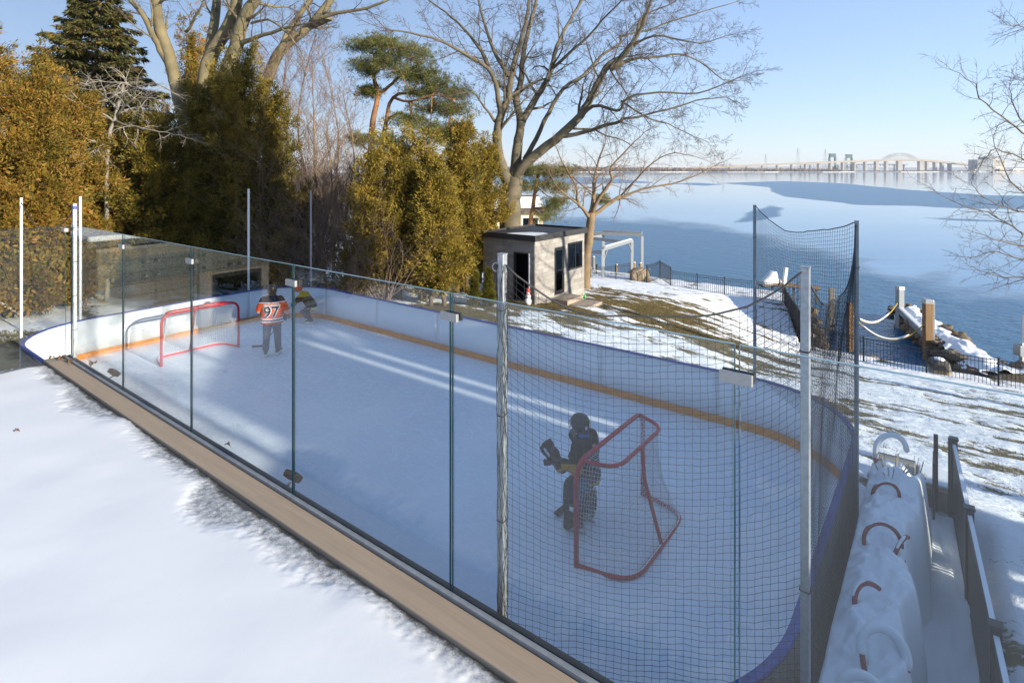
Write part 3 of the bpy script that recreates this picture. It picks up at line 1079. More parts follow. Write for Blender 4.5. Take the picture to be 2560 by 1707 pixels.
BARK_GREY = mat_bark('grey_olive_bark', (0.20, 0.17, 0.115), (0.12, 0.105, 0.075))
BARK_MAPLE = mat_bark('pale_olive_bark', (0.26, 0.215, 0.125), (0.15, 0.13, 0.08))
BARK_PINE = mat_bark('orange_pine_bark', (0.42, 0.20, 0.09), (0.24, 0.14, 0.08))
BARK_BROWN = mat_bark('brown_bark', (0.20, 0.14, 0.09), (0.12, 0.085, 0.06))
BARK_TAN = mat_bark('tan_bark', (0.30, 0.215, 0.13), (0.19, 0.14, 0.09))
BARK_DEAD = mat_bark('silver_dead_wood', (0.30, 0.27, 0.23), (0.20, 0.17, 0.14))
TWIG_GREY = mat_plain('grey_twigs', (0.105, 0.083, 0.065), 0.85, 0, 0.3, 1.0, 0)
TWIG_WARM = mat_plain('warm_twigs', (0.22, 0.15, 0.105), 0.85, 0, 0.3, 1.0, 0)
TWIG_DEAD = mat_plain('silver_twigs', (0.36, 0.32, 0.27), 0.85, 0, 0.3, 1.0, 0)
LEAF_GOLD = mat_leaf('bronze_cedar', (0.080, 0.077, 0.015), (0.25, 0.180, 0.030), (0.40, 0.195, 0.044), 0.34)
LEAF_OLIVE = mat_leaf('olive_cedar', (0.085, 0.085, 0.016), (0.27, 0.205, 0.034), (0.42, 0.275, 0.055), 0.34)
LEAF_DEEP = mat_leaf('deep_cedar', (0.040, 0.046, 0.012), (0.15, 0.125, 0.018), (0.30, 0.20, 0.030), 0.28)  # darker leaf tones, putting the middle cedars' shade into the colour
LEAF_SPRUCE = mat_leaf('spruce_needles', (0.035, 0.052, 0.018), (0.10, 0.105, 0.033), (0.24, 0.155, 0.05), 0.25)
LEAF_PINE = mat_leaf('pine_needles', (0.06, 0.085, 0.022), (0.15, 0.165, 0.045), (0.25, 0.21, 0.07), 0.3)
LEAF_YEW = mat_leaf('young_cedar', (0.045, 0.060, 0.010), (0.12, 0.115, 0.015), (0.20, 0.15, 0.02), 0.25)


def cedar(base, H, Rm, label, leaf, seed, n=1500, k=28, group='cedar hedge', name='cedar_tree', z0=0.3, lean=(0, 0), size=1.0, tp=0.75, trunks=1):
    rs = np.random.RandomState(seed)
    base = Vector(base)
    e = empty(name, base, 0, label, 'tree', group)
    # upswept plumes over an uneven cone, each plume a string of clumps
    nb = max(30, n // 13)
    tb_ = rs.rand(nb) ** 1.15
    ab = rs.rand(nb) * 2 * np.pi
    profb = np.minimum(1.0, (tb_ + 0.10) * 4.5) * (1 - tb_) ** tp * 1.05 + 0.02
    lump = 0.55 + 0.85 * fbm(ab * 1.6 + seed, tb_ * H * 0.85 + seed, 4)
    rb = Rm * profb * lump * (1 - 0.35 * rs.rand(nb) ** 2)
    which = rs.randint(0, nb, n)
    f = rs.rand(n)
    lb = (0.35 + 0.55 * rs.rand(nb)) * min(0.45 + 0.35 * Rm, 0.85 * Rm) * size
    upw = 0.55 + 0.9 * tb_
    az = ab[which]; t = tb_[which]
    rr_ = rb[which] * 0.82 + (f * lb[which] - 0.35 * lb[which]) * 0.75
    wdt = min(0.17, 0.25 * Rm) * size * np.sin(np.pi * np.clip(f * 0.85 + 0.12, 0, 1))
    C = np.stack([rr_ * np.cos(az) + lean[0] * t, rr_ * np.sin(az) + lean[1] * t, z0 + t * (H - z0) * 0.97 + f * lb[which] * upw[which]], -1)
    C += rs.normal(size=(n, 3)) * wdt[:, None]
    out = np.stack([np.cos(az), np.sin(az), 0.55 + 0.8 * t], -1)
    out += rs.normal(size=(n, 3)) * 0.35
    out /= np.linalg.norm(out, axis=1, keepdims=True)
    # each clump is a flattened fan of sprays
    Cn = np.repeat(C, k, 0); On = np.repeat(out, k, 0)
    side = np.cross(out, np.array([0, 0, 1.0])); side /= np.linalg.norm(side, axis=1, keepdims=True) + 1e-9
    tw = rs.rand(n) * np.pi
    upv = np.cross(side, out)
    fan = side * np.cos(tw)[:, None] + upv * np.sin(tw)[:, None]
    Fn = np.repeat(fan, k, 0)
    m = n * k
    sp = rs.uniform(-1, 1, m)
    ln = rs.rand(m)
    sz = np.repeat(0.7 + 0.6 * rs.rand(n), k) * size
    P = Cn + On * (ln * 0.30 * sz)[:, None] + Fn * (sp * 0.20 * sz * (1 - 0.5 * ln))[:, None] + rs.normal(size=(m, 3)) * 0.035
    D = On + Fn * sp[:, None] * 0.9 + rs.normal(size=(m, 3)) * 0.30
    D[:, 2] -= 0.12
    Nr = np.cross(On, Fn) + rs.normal(size=(m, 3)) * 0.45
    V, Fc = cards(P, D, Nr, rs.uniform(0.06, 0.17, m) * size, rs.uniform(0.022, 0.052, m) * size)
    # sparse inner foliage keeps the heart of the tree closed
    q = n * 8
    t2 = rs.rand(q); a2 = rs.rand(q) * 6.283
    r2 = Rm * 0.60 * np.minimum(1, (t2 + 0.10) * 4.5) * (1 - t2) ** tp * np.sqrt(rs.rand(q))
    P2 = np.stack([r2 * np.cos(a2) + lean[0] * t2, r2 * np.sin(a2) + lean[1] * t2, z0 + t2 * (H - z0) * 0.95], -1)
    V2, F2 = cards(P2, unit(rs, q), unit(rs, q), rs.uniform(0.14, 0.26, q) * min(1, size + .2), rs.uniform(0.07, 0.13, q) * min(1, size + .2))
    V = np.concatenate([V, V2]); Fc = np.concatenate([Fc, F2 + 4 * m])
    link('crown', np_mesh('crown', V, Fc), leaf, e)
    tb = MB()
    for j in range(trunks):
        a = 6.28 * j / max(1, trunks) + seed
        o = 0.0 if trunks == 1 else 0.28
        tb.tube([(o * math.cos(a), o * math.sin(a), -0.3), (o * .9 * math.cos(a), o * .9 * math.sin(a), H * 0.12), (lean[0] * .5, lean[1] * .5, H * 0.5), (lean[0] * .9, lean[1] * .9, H * 0.93)], [0.05 + H * 0.011, 0.05 + H * 0.009, 0.05, 0.012], 7)
    rg = random.Random(seed)
    for j in range(26):
        tz = rg.uniform(0.10, 0.8); a = rg.uniform(0, 6.28); l = Rm * min(1, (tz + .1) * 4.5) * (1 - tz) ** tp * 0.8
        p = Vector((lean[0] * tz, lean[1] * tz, z0 + tz * (H - z0) - 0.2))
        tb.tube([p, p + Vector((l * .5 * math.cos(a), l * .5 * math.sin(a), 0.05)), p + Vector((l * math.cos(a), l * math.sin(a), 0.3))], [0.022, 0.015, 0.006], 4, False)
    tb.build('trunk', BARK_BROWN, e, True)
    return e


def g_at(xd, yd_unused, Y):      # ground point under a displayed-photo column at distance Y
    p = pd(xd * 1.08844, 500, Y)
    return on_ground(p)


def top_h(base, yd):             # height so that the top stands at displayed row yd
    return CZ - (yd * 1.08844 - HY) / F * base.y - base.z


def cedar_at(xd, ytop, Y, wpx, label, leaf, seed, **kw):
    b = g_at(xd, 0, Y)
    return cedar(b, top_h(b, ytop), wpx / 2 * 1.08844 / F * Y, label, leaf, seed, **kw)


HEDGE = 'cedars behind the rink'
# left, bronze
cedar_at(-70, 60, 18.5, 330, 'tallest bronze cedar at the left edge of the view', LEAF_GOLD, 21, n=2000, group=HEDGE, size=1.0)
cedar_at(60, 175, 19.0, 300, 'bronze-tipped cedar just right of the left-edge one, before the spruce', LEAF_GOLD, 22, n=1900, group=HEDGE)
cedar_at(165, 235, 20.5, 260, 'orange-brown cedar left of the silvery dead branches', LEAF_GOLD, 23, n=1700, group=HEDGE)
# middle, in shade, which the darker leaf colour also holds
cedar_at(262, 330, 22.5, 240, 'dark olive cedar right below the silvery dead tree', LEAF_DEEP, 24, n=1500, group=HEDGE)
cedar_at(365, 300, 22.0, 260, 'dark cedar below the forked maple trunks, left of the tallest one', LEAF_DEEP, 25, n=1500, group=HEDGE)
cedar_at(452, 235, 23.5, 250, 'shadowed cedar in the middle of the dark clump', LEAF_DEEP, 26, n=1500, group=HEDGE)
cedar_at(545, 165, 24.0, 290, 'tall peaked dark cedar in front of the maple stems', LEAF_OLIVE, 27, n=2100, group=HEDGE)
cedar_at(625, 245, 24.5, 170, 'dark cedar edge beside the bare saplings', LEAF_DEEP, 28, n=1200, group=HEDGE)
cedar_at(690, 470, 25.0, 170, 'low dark cedar half hidden by bare saplings', LEAF_DEEP, 29, n=800, group=HEDGE)
# beyond the deck's end, outside the picture on the left, mirrored in the glass
for k_, (u_, n_, h_, w_, lab_) in enumerate(((-18.5, -4.3, 6.5, 1.7, 'cedar left of the house wing, outside the picture, mirrored in the glass'), (-18.0, -7.2, 7.2, 1.8, 'second cedar past the house wing, outside the picture'), (-17.5, -10.2, 6.8, 1.8, 'third cedar past the house wing, outside the picture'))):
    cedar(R(u_, n_, -.3), h_, w_, lab_, LEAF_DEEP, 36 + k_, n=700, k=18, group='cedars past the house wing')
# right, sunlit olive
RIGHT = 'sunlit cedars left of the shed'
cedar_at(845, 400, 22.6, 150, 'short olive cedar amid brown brush, leftmost of the sunlit row', LEAF_OLIVE, 30, n=1000, group=RIGHT, z0=0.5, trunks=2)
cedar_at(905, 330, 23.0, 190, 'sunlit olive cedar under the orange-trunked pine', LEAF_OLIVE, 31, n=1300, group=RIGHT, z0=0.6, trunks=3)
cedar_at(978, 345, 23.2, 165, 'sunlit cedar in the middle of the row before the shed', LEAF_OLIVE, 32, n=1400, group=RIGHT, z0=0.6, trunks=3)
cedar_at(1062, 305, 26.0, 120, 'tallest sunlit cedar, second from the shed', LEAF_OLIVE, 33, n=1600, group=RIGHT, z0=0.8, trunks=3)
cedar_at(1112, 350, 30.0, 135, 'golden cedar touching the shed roof, in front of the great bare tree', LEAF_OLIVE, 34, n=1300, group=RIGHT, z0=0.8, trunks=2)
cedar_at(1005, 425, 22.0, 130, 'low bushy cedar at the front of the sunlit row', LEAF_OLIVE, 35, n=1000, group=RIGHT, z0=0.5, trunks=2)

# small clipped cedars beside the shed door
for xd, yb, yt, wd, seed, lab in ((1090, 700, 620, 32, 41, 'left one of two small cone cedars beside the shed'), (1123, 698, 614, 29, 42, 'right one of two small cone cedars beside the shed')):
    b = px(xd * 1.08844, yb * 1.08844, -0.75)
    b = on_ground(b)
    cedar(b, (yb - yt) * 1.08844 / F * b.y, wd / 2 * 1.08844 / F * b.y, lab, LEAF_YEW, seed, n=900, k=16, group='small cone cedars', name='cone_cedar', z0=0.02, size=0.36, tp=0.85)

# ------------------------------------------------------------------ spruce
def spruce(base, H, Rm, label, seed, zmin=2.5):
    rs = np.random.RandomState(seed)
    rg = random.Random(seed)
    e = empty('spruce_tree', base, 0, label, 'tree')
    tb = MB()
    tb.tube([(0, 0, -0.3), (0, 0, H * 0.5), (0, 0, H)], [0.28, 0.15, 0.02], 8)
    Ps, Ds = [], []
    z = zmin
    while z < H - 0.2:
        t = z / H
        L = Rm * (1 - t) ** 0.85 + 0.15
        nb = 9 if t < 0.7 else 7
        a0 = rg.uniform(0, 6.28)
        for j in range(nb):
            a = a0 + 6.283 * j / nb + rg.uniform(-0.2, 0.2)
            l = L * rg.uniform(0.72, 1.1)
            zz_ = z + rg.uniform(-0.2, 0.2)
            cx, sx = math.cos(a), math.sin(a)
            pts = []
            for q in range(6):
                f = q / 5
                pts.append(Vector((cx * l * f, sx * l * f, zz_ + l * (0.10 * f - 0.42 * f * f + 0.28 * f ** 3))))
            tb.tube(pts, [0.035, 0.03, 0.025, 0.018, 0.012, 0.006], 4, False)
            m = int(70 * l) + 8
            f = np.sqrt(rs.uniform(0.03, 1, m))
            ctr = np.stack([cx * l * f, sx * l * f, zz_ + l * (0.10 * f - 0.42 * f * f + 0.28 * f ** 3)], -1)
            wid = 0.34 * l * (1.05 - f) + 0.10
            off = rs.uniform(-1, 1, m) * wid
            ctr += np.stack([-sx * off, cx * off, -np.abs(off) * 0.25 - rs.rand(m) * 0.10], -1)
            Ps.append(ctr)
            d = np.stack([cx * 0.7 - sx * np.sign(off) * 0.7 + rs.normal(size=m) * .25, sx * 0.7 + cx * np.sign(off) * 0.7 + rs.normal(size=m) * .25, -0.55 + rs.normal(size=m) * 0.3], -1)
            Ds.append(d)
        z += 0.42 - 0.12 * t
    P, D = np.concatenate(Ps), np.concatenate(Ds)
    m = len(P)
    V, Fc = cards(P, D, np.tile([0, 0, 1.0], (m, 1)) + rs.normal(size=(m, 3)) * 0.6, rs.uniform(0.22, 0.46, m), rs.uniform(0.06, 0.13, m))
    link('crown', np_mesh('crown', V, Fc), LEAF_SPRUCE, e)
    tb.build('trunk', BARK_BROWN, e, True)
    return e


b = g_at(222, 0, 33.0)
spruce(b, top_h(b, -90), 7.0, 'tall dark spruce with layered branches behind the bronze cedars', 51)
b = g_at(440, 0, 36.0)
cedar(b, top_h(b, 60), 2.3, 'rust-brown evergreen seen between the forked maple trunks', LEAF_GOLD, 52, n=900, group=None, name='evergreen_tree', size=1.3)

# ------------------------------------------------------------------ pine with orange trunk
def pine(base, trunks, clumps, label, seed, Y, frame, name='pine_tree'):
    rs = np.random.RandomState(seed)
    rg = random.Random(seed)
    T = Tree(seed, kids=(3, 2, 2, 0), maxlev=2, minr=0.012, rr=0.4)
    ends = []
    for pts, r0, r1 in trunks:
        P = [zoom_pt(frame, x, y, Y + dy) for x, y, dy in pts]
        T.limb(P, r0, r1, 0, 2, 0.5, length=1.6)
        ends += P[1:]
    Ps, Ds = [], []
    for (x, y, rx, ry) in clumps:
        for _ in range(2):
            c = zoom_pt(frame, x + rg.uniform(-.3, .3) * rx, y + rg.uniform(-.3, .3) * ry, Y + rg.uniform(-1.6, 1.6))
            sx = rx / 1.8447 / F * Y; sz = ry / 1.8447 / F * Y
            near = min(ends, key=lambda q: (q - c).length)
            mid = near.lerp(c, 0.5) + Vector((0, 0, -0.15))
            T.emit([near, mid, c], [0.05, 0.035, 0.015])
            m = 80
            tufts = c[:] + rs.normal(size=(m, 3)) * np.array([sx * 0.72, sx * 0.72, sz * 0.62])
            for q in range(0, m, 6):
                T.emit([c.lerp(Vector(tufts[q]), 0.2), Vector(tufts[q])], [0.012, 0.005])
            kk = 24
            C = np.repeat(tufts, kk, 0)
            d = unit(rs, m * kk); d[:, 2] += 0.35
            Ps.append(C + d * 0.03); Ds.append(d)
    P, D = np.concatenate(Ps), np.concatenate(Ds)
    m = len(P)
    V, Fc = cards(P, D, unit(rs, m), rs.uniform(0.14, 0.27, m), rs.uniform(0.014, 0.026, m))
    e = T.build(name, label, base, BARK_PINE, BARK_PINE, part='trunk', part2='branches')
    link('crown', np_mesh('crown', V - np.array(base), Fc), LEAF_PINE, e)
    for c_ in e.children:
        if c_.name.startswith('branches'): c_['kind'] = 'stuff'
    return e


b = g_at(860, 0, 31)
pine(b, [([(400, 1250, 0), (412, 900, 0), (418, 700, 0), (430, 560, 0), (452, 440, 0), (432, 350, .3), (436, 250, .4)], 0.26, 0.08),
         ([(445, 1250, .5), (460, 900, .5), (466, 690, .5), (490, 560, .5), (520, 450, .3), (610, 425, -.3)], 0.20, 0.07),
         ([(452, 440, 0), (500, 400, .4), (560, 350, .8), (640, 300, 1)], 0.12, 0.05),
         ([(490, 560, .5), (560, 520, 1), (610, 600, 1.4), (620, 660, 1.4)], 0.10, 0.05),
         ([(520, 450, .3), (600, 470, -.4), (700, 440, -.8), (800, 460, -1)], 0.09, 0.03)],
     [(390, 215, 65, 32), (470, 200, 60, 28), (540, 225, 70, 32), (620, 265, 70, 38), (395, 310, 50, 35), (480, 290, 60, 32), (570, 330, 75, 36), (665, 345, 75, 38), (740, 395, 80, 38), (815, 440, 60, 34), (640, 430, 70, 34),
      (700, 500, 80, 38), (790, 510, 55, 30), (620, 560, 60, 32), (710, 600, 65, 34), (770, 640, 50, 30), (400, 420, 40, 25), (500, 660, 55, 22), (370, 650, 45, 22), (560, 700, 60, 26)],
     'tall pine with orange trunk and flat green crown', 61, 31, 'b')
# dark little pine behind the shed
b = g_at(1205, 0, 46)
pine(b, [([(1150, 1080, 0), (1165, 960, 0), (1180, 860, 0), (1190, 800, 0)], 0.22, 0.10), ([(1180, 860, 0), (1250, 820, .5), (1330, 800, .5)], 0.08, .03)],
     [(1130, 800, 45, 22), (1190, 780, 50, 22), (1250, 800, 50, 22), (1310, 790, 45, 22), (1120, 860, 40, 24), (1230, 860, 50, 24), (1290, 870, 40, 22), (1250, 950, 40, 28), (1230, 1000, 50, 28), (1280, 930, 35, 20), (1490, 920, 22, 16)],
     'small dark pine behind the shed roof', 62, 46, 'b')

# ------------------------------------------------------------------ great bare tree in the middle
Yo = 31.0
T = Tree(71, seg=(0.7, 0.55, 0.4, 0.28, 0.2), kids=(10, 8, 7, 5, 0), ratio=(0.42, 0.50, 0.52, 0.5), wob=(0.1, 0.22, 0.30, 0.34, 0.36), up=(0.04, 0.05, 0.03, 0.02, 0.02), rr=0.42, minr=0.0068, maxlev=4)
zb = lambda pts: [zoom_pt('b', x, y, Yo + d) for x, y, d in pts]
zc = lambda pts: [zoom_pt('c', x, y, Yo + d) for x, y, d in pts]
base_oak = on_ground(zoom_pt('b', 1062, 1100, Yo))
T.limb([base_oak + Vector((0, 0, -0.4)), base_oak + Vector((0.0, 0, 1.2))] + zb([(1062, 960, 0), (1072, 880, 0), (1085, 820, 0)]), 0.72, 0.46, 0, 0)
T.limb(zb([(1075, 880, 0), (1030, 790, -.2), (1008, 700, -.3), (1004, 620, -.4), (1020, 530, -.4), (1050, 460, -.2), (1062, 380, 0), (1090, 260, .3), (1130, 120, .8), (1150, 0, 1.2), (1165, -120, 1.5)]), 0.36, 0.06, 0, 12, 0.3, length=7)
T.limb(zb([(1018, 540, -.4), (1000, 420, -.8), (960, 320, -1.4), (840, 240, -2.2), (740, 190, -3), (600, 150, -3.6), (490, 135, -4)]), 0.16, 0.03, 1, 16, 0.15, length=4.6)
T.limb(zb([(1055, 350, 0), (1000, 260, .6), (960, 160, 1.2), (930, 60, 1.8), (900, -60, 2.4)]), 0.14, 0.05, 1, 12, 0.1, length=4.5)
T.limb(zb([(1000, 400, -.8), (930, 240, -.5), (850, 140, .2), (790, 80, .8), (700, 10, 1.2), (620, -50, 1.5)]), 0.12, 0.03, 1, 13, 0.1, length=4.5)
T.limb(zb([(992, 560, -.4), (940, 490, -1.2), (885, 425, -2), (800, 440, -2.6)]), 0.09, 0.02, 1, 9, 0.2, length=3)
T.limb(zb([(1080, 830, 0), (1092, 720, .3), (1100, 640, .5), (1110, 570, .6), (1090, 460, .8), (1112, 370, 1), (1120, 260, 1.3), (1150, 120, 1.6), (1185, 0, 2), (1210, -120, 2.2)]), 0.34, 0.06, 0, 12, 0.35, length=7)
T.limb(zb([(1108, 580, .6), (1170, 470, .8), (1222, 390, 1), (1252, 315, 1.2), (1275, 215, 1.5), (1335, 100, 2), (1400, -10, 2.6), (1460, -100, 3)]), 0.22, 0.05, 1, 16, 0.1, length=5.5)
T.limb(zb([(1250, 320, 1.2), (1330, 250, .4), (1420, 170, -.4), (1520, 60, -1.2), (1600, -20, -1.8)]), 0.11, 0.03, 1, 12, 0.1, length=4)
T.limb(zb([(1072, 870, 0), (1115, 775, -.2), (1200, 700, -.5), (1300, 620, -.9), (1385, 535, -1.2), (1440, 440, -1.5), (1500, 320, -1.8), (1560, 270, -2)]) + zc([(60, 390, -2.1), (180, 250, -2.3), (255, 90, -2.6), (300, -40, -2.8)]), 0.33, 0.06, 0, 16, 0.3, length=7.5)
T.limb(zb([(1130, 735, 0), (1180, 640, .4), (1240, 520, .8), (1305, 410, 1.2), (1400, 350, 1.8), (1480, 260, 2.4), (1568, 200, 3)]) + zc([(120, 200, 3.4), (260, 170, 3.8), (420, 110, 4.2), (560, 70, 4.4), (760, 10, 4.6)]), 0.15, 0.025, 1, 20, 0.2, length=5)
T.limb(zb([(1295, 630, -.9), (1400, 612, -1.2), (1480, 585, -1.6), (1568, 562, -2)]) + zc([(130, 660, -2.4), (250, 640, -2.6), (430, 590, -2.8), (580, 550, -3), (700, 540, -3)]), 0.13, 0.02, 1, 18, 0.15, length=4.2)
T.limb(zb([(1385, 540, -1.2), (1440, 490, -1.8), (1500, 495, -2.4), (1568, 510, -2.8)]) + zc([(150, 545, -3.2), (330, 510, -3.6), (540, 520, -4), (680, 470, -4.2), (790, 420, -4.4)]), 0.11, 0.018, 1, 18, 0.15, length=4.2)
T.limb(zc([(60, 390, -2.1), (180, 330, -1.6), (300, 320, -1), (440, 300, -.6), (560, 350, -.2), (680, 440, 0), (760, 450, .2)]), 0.10, 0.018, 1, 16, 0.1, length=4)
T.limb(zc([(180, 250, -2.3), (300, 200, -2.8), (440, 220, -3.2), (560, 240, -3.4), (700, 200, -3.6)]), 0.08, 0.016, 1, 14, 0.1, length=3.6)
T.limb(zc([(120, 560, -2.6), (250, 650, -2), (380, 690, -1.6), (480, 740, -1.4), (600, 790, -1.2)]), 0.06, 0.014, 1, 14, 0.1, length=3.4)
T.limb(zc([(200, 200, -2.4), (240, 90, -1.6), (380, 30, -1), (500, -40, -.6)]), 0.08, 0.02, 1, 12, 0.1, length=3.6)
T.build('bare_tree', 'great bare tree with spreading grey limbs rising behind the shed', base_oak, BARK_GREY, TWIG_GREY)

# ------------------------------------------------------------------ forked maple at upper left
Ym = 27.0
T = Tree(72, seg=(0.7, 0.5, 0.35, 0.25), kids=(7, 6, 5, 4, 0), ratio=(0.35, 0.48, 0.5, 0.5), rr=0.36, minr=0.005, maxlev=4)
za = lambda pts: [zoom_pt('a', x, y, Ym + d) for x, y, d in pts]
zbm = lambda pts: [zoom_pt('b', x, y, Ym + d) for x, y, d in pts]
base_m = on_ground(zoom_pt('a', 985, 1200, Ym))
T.limb([base_m + Vector((0, 0, -.4))] + za([(985, 900, 0), (980, 640, 0)]), 0.75, 0.6, 0, 0)
T.limb(za([(960, 700, 0), (860, 560, 0), (825, 450, -.2), (800, 330, -.3), (762, 200, -.5), (730, 110, -.7), (722, 0, -.9), (715, -120, -1)]), 0.36, 0.20, 0, 5, 0.6, length=6)
T.limb(za([(775, 290, -.3), (740, 230, -.6), (700, 150, -1), (650, 50, -1.4), (590, -10, -1.7)]), 0.17, 0.09, 1, 7, 0.3, length=4)
T.limb(za([(965, 640, 0), (940, 520, .2), (945, 420, .3), (962, 300, .4), (990, 230, .4), (1040, 140, .3), (1085, 40, .2), (1110, -90, .1)]), 0.46, 0.24, 0, 5, 0.6, length=6)
T.limb(za([(962, 290, .4), (980, 160, 1), (1000, 0, 1.6), (1010, -100, 2)]), 0.27, 0.17, 1, 6, 0.4, length=4)
T.limb(za([(1000, 640, 0), (1020, 480, -.2), (1045, 360, -.4), (1082, 240, -.5), (1100, 170, -.6), (1132, 70, -.7), (1190, -20, -.9), (1220, -100, -1)]), 0.42, 0.22, 0, 6, 0.6, length=6)
T.limb(za([(1105, 205, -.6), (1180, 175, -1.2), (1290, 140, -1.8), (1360, 120, -2.2)]), 0.13, 0.05, 1, 9, 0.2, length=3.6)
T.limb(za([(1010, 640, 0), (1120, 540, .4), (1192, 450, .6), (1240, 350, .7), (1292, 240, .8), (1370, 170, .9), (1440, 110, 1), (1505, 30, 1.1), (1550, -60, 1.2)]), 0.36, 0.17, 0, 7, 0.55, length=6)
T.limb(za([(1295, 235, .8), (1342, 120, 1.4), (1425, 15, 2), (1480, -60, 2.4)]), 0.17, 0.10, 1, 7, 0.3, length=4)
T.limb(za([(1440, 120, 1), (1520, 90, .6)]) + zbm([(140, 100, .4), (270, 60, 0), (400, 40, -.4), (500, 0, -.8)]), 0.14, 0.05, 1, 10, 0.2, length=4)
T.limb(za([(860, 150, 0), (900, 80, -.6), (940, 0, -1.2)]), 0.07, 0.04, 2, 6, 0.2, length=3)
T.limb(za([(1160, 110, -.8), (1240, 90, -1.4), (1310, 140, -2), (1360, 200, -2.4)]), 0.07, 0.03, 2, 8, 0.2, length=3)
T.build('bare_maple', 'massive pale maple with several thick forked trunks above the cedars', base_m, BARK_MAPLE, TWIG_GREY)

# ------------------------------------------------------------------ silvery dead tree
Yd = 21.0
T = Tree(73, seg=(0.4, 0.3, 0.22, 0.18), kids=(9, 8, 7, 5, 0), ratio=(0.4, 0.5, 0.55), up=(-0.02, -0.04, -0.05, -0.06), wob=(0.15, 0.3, 0.4, 0.45), rr=0.5, minr=0.0035, maxlev=3, ang=(30, 70))
zd = lambda pts: [zoom_pt('a', x, y, Yd + d) for x, y, d in pts]
bd = on_ground(zoom_pt('a', 495, 1200, Yd))
T.limb([bd + Vector((0, 0, -.3))] + zd([(495, 800, 0), (505, 640, 0), (535, 530, 0), (560, 450, 0), (568, 385, 0)]), 0.085, 0.045, 0, 2, 0.8, length=1)
for L in ([(520, 560, 0), (450, 510, -.3), (380, 490, -.6), (310, 450, -.9), (240, 370, -1.2)], [(545, 500, 0), (470, 430, .4), (400, 390, .8), (330, 380, 1)], [(560, 440, 0), (640, 400, -.4), (720, 390, -.8), (800, 430, -1)],
          [(545, 520, 0), (620, 500, .5), (700, 520, .9), (780, 560, 1.2), (860, 620, 1.4)], [(530, 560, 0), (600, 580, -.6), (700, 600, -1), (800, 620, -1.2), (880, 640, -1.4)], [(505, 660, 0), (440, 690, -.4), (390, 740, -.6)],
          [(560, 460, 0), (600, 400, -.6), (560, 380, -1), (470, 375, -1.2)], [(540, 540, 0), (600, 470, -.5), (680, 450, -.8), (760, 480, -1)]):
    T.limb(zd(L), 0.05, 0.012, 1, 13, 0.1, length=1.7)
T.build('dead_tree', 'silvery leafless tree with tangled level branches before the dark cedars', bd, BARK_DEAD, TWIG_DEAD)

# tall spruces to the right, outside the picture, whose shade falls along the rink
spruce(R(15.0, 10.2, -0.5), 21, 4.6, 'tall spruce behind the gabled house, outside the picture on the right', 53, 9.0)
spruce(R(18.5, 11.9, -0.5), 22, 4.2, 'second spruce beside the gabled house, outside the picture on the right', 54, 11.0)

# bare trees added there so their twigs break up the edge of the shade
for k_, (u_, n_, h_, lab_) in enumerate(((13.0, 4.9, 9.5, 'added bare tree over the lean-to, outside the picture on the right'), (14.0, 6.6, 10.5, 'added bare tree behind the gable, outside the picture on the right'), (22.0, 5.4, 13.0, 'added far bare tree behind the gabled house, outside the picture on the right'))):
    b_ = R(u_, n_, -.5)
    T = Tree(300 + k_, seg=(0.8, 0.5, 0.35, 0.25), kids=(12, 5, 3, 0), ratio=(0.18, 0.45, 0.5), ang=(25, 60), rr=0.5, minr=0.011, maxlev=3)
    T.limb([b_, b_ + Vector((.1, 0, h_ * .4)), b_ + Vector((-.1, .1, h_ * .75)), b_ + Vector((0, 0, h_))], 0.12, 0.03, 0, 12, 0.55)
    T.build('bare_tree', lab_, b_, BARK_GREY, TWIG_GREY)

# ------------------------------------------------------------------ slender bare saplings
SAPL = [(596, 150, 27, 1), (640, 95, 28, 2), (676, 130, 26, 3), (705, 80, 29, 4), (735, 150, 25.5, 5), (765, 120, 28, 6), (800, 210, 26, 7), (745, 300, 24, 8)]
words = ['leftmost slender bare sapling, beside the dark cedar', 'second slender bare sapling from the dark cedar', 'third slender bare sapling from the dark cedar', 'tallest slender bare sapling of the thicket', 'thin bare sapling right of the tallest one',
         'pinkish bare sapling left of the pine', 'rightmost bare sapling, touching the pine crown', 'short pale sapling in front of the thicket']
for (xd, yt, Y, sd), lab in zip(SAPL, words):
    b = g_at(xd, 0, Y)
    H = top_h(b, yt)
    T = Tree(80 + sd, seg=(0.8, 0.5, 0.35, 0.25), kids=(30, 10, 6, 0), ratio=(0.26, 0.42, 0.48), up=(0.05, 0.10, 0.06, 0.04), ang=(25, 45), rr=0.42, minr=0.005, maxlev=3)
    rg = T.rg
    T.limb([b + Vector((0, 0, -.2)), b + Vector((rg.uniform(-.2, .2), rg.uniform(-.2, .2), H * .3)), b + Vector((rg.uniform(-.4, .4), rg.uniform(-.3, .3), H * .65)), b + Vector((rg.uniform(-.5, .5), rg.uniform(-.3, .3), H))], 0.09 + 0.02 * (sd % 3), 0.015, 0, 32, 0.15)
    T.build('bare_sapling', lab, b, BARK_TAN, TWIG_WARM, group='bare saplings right of the cedars')

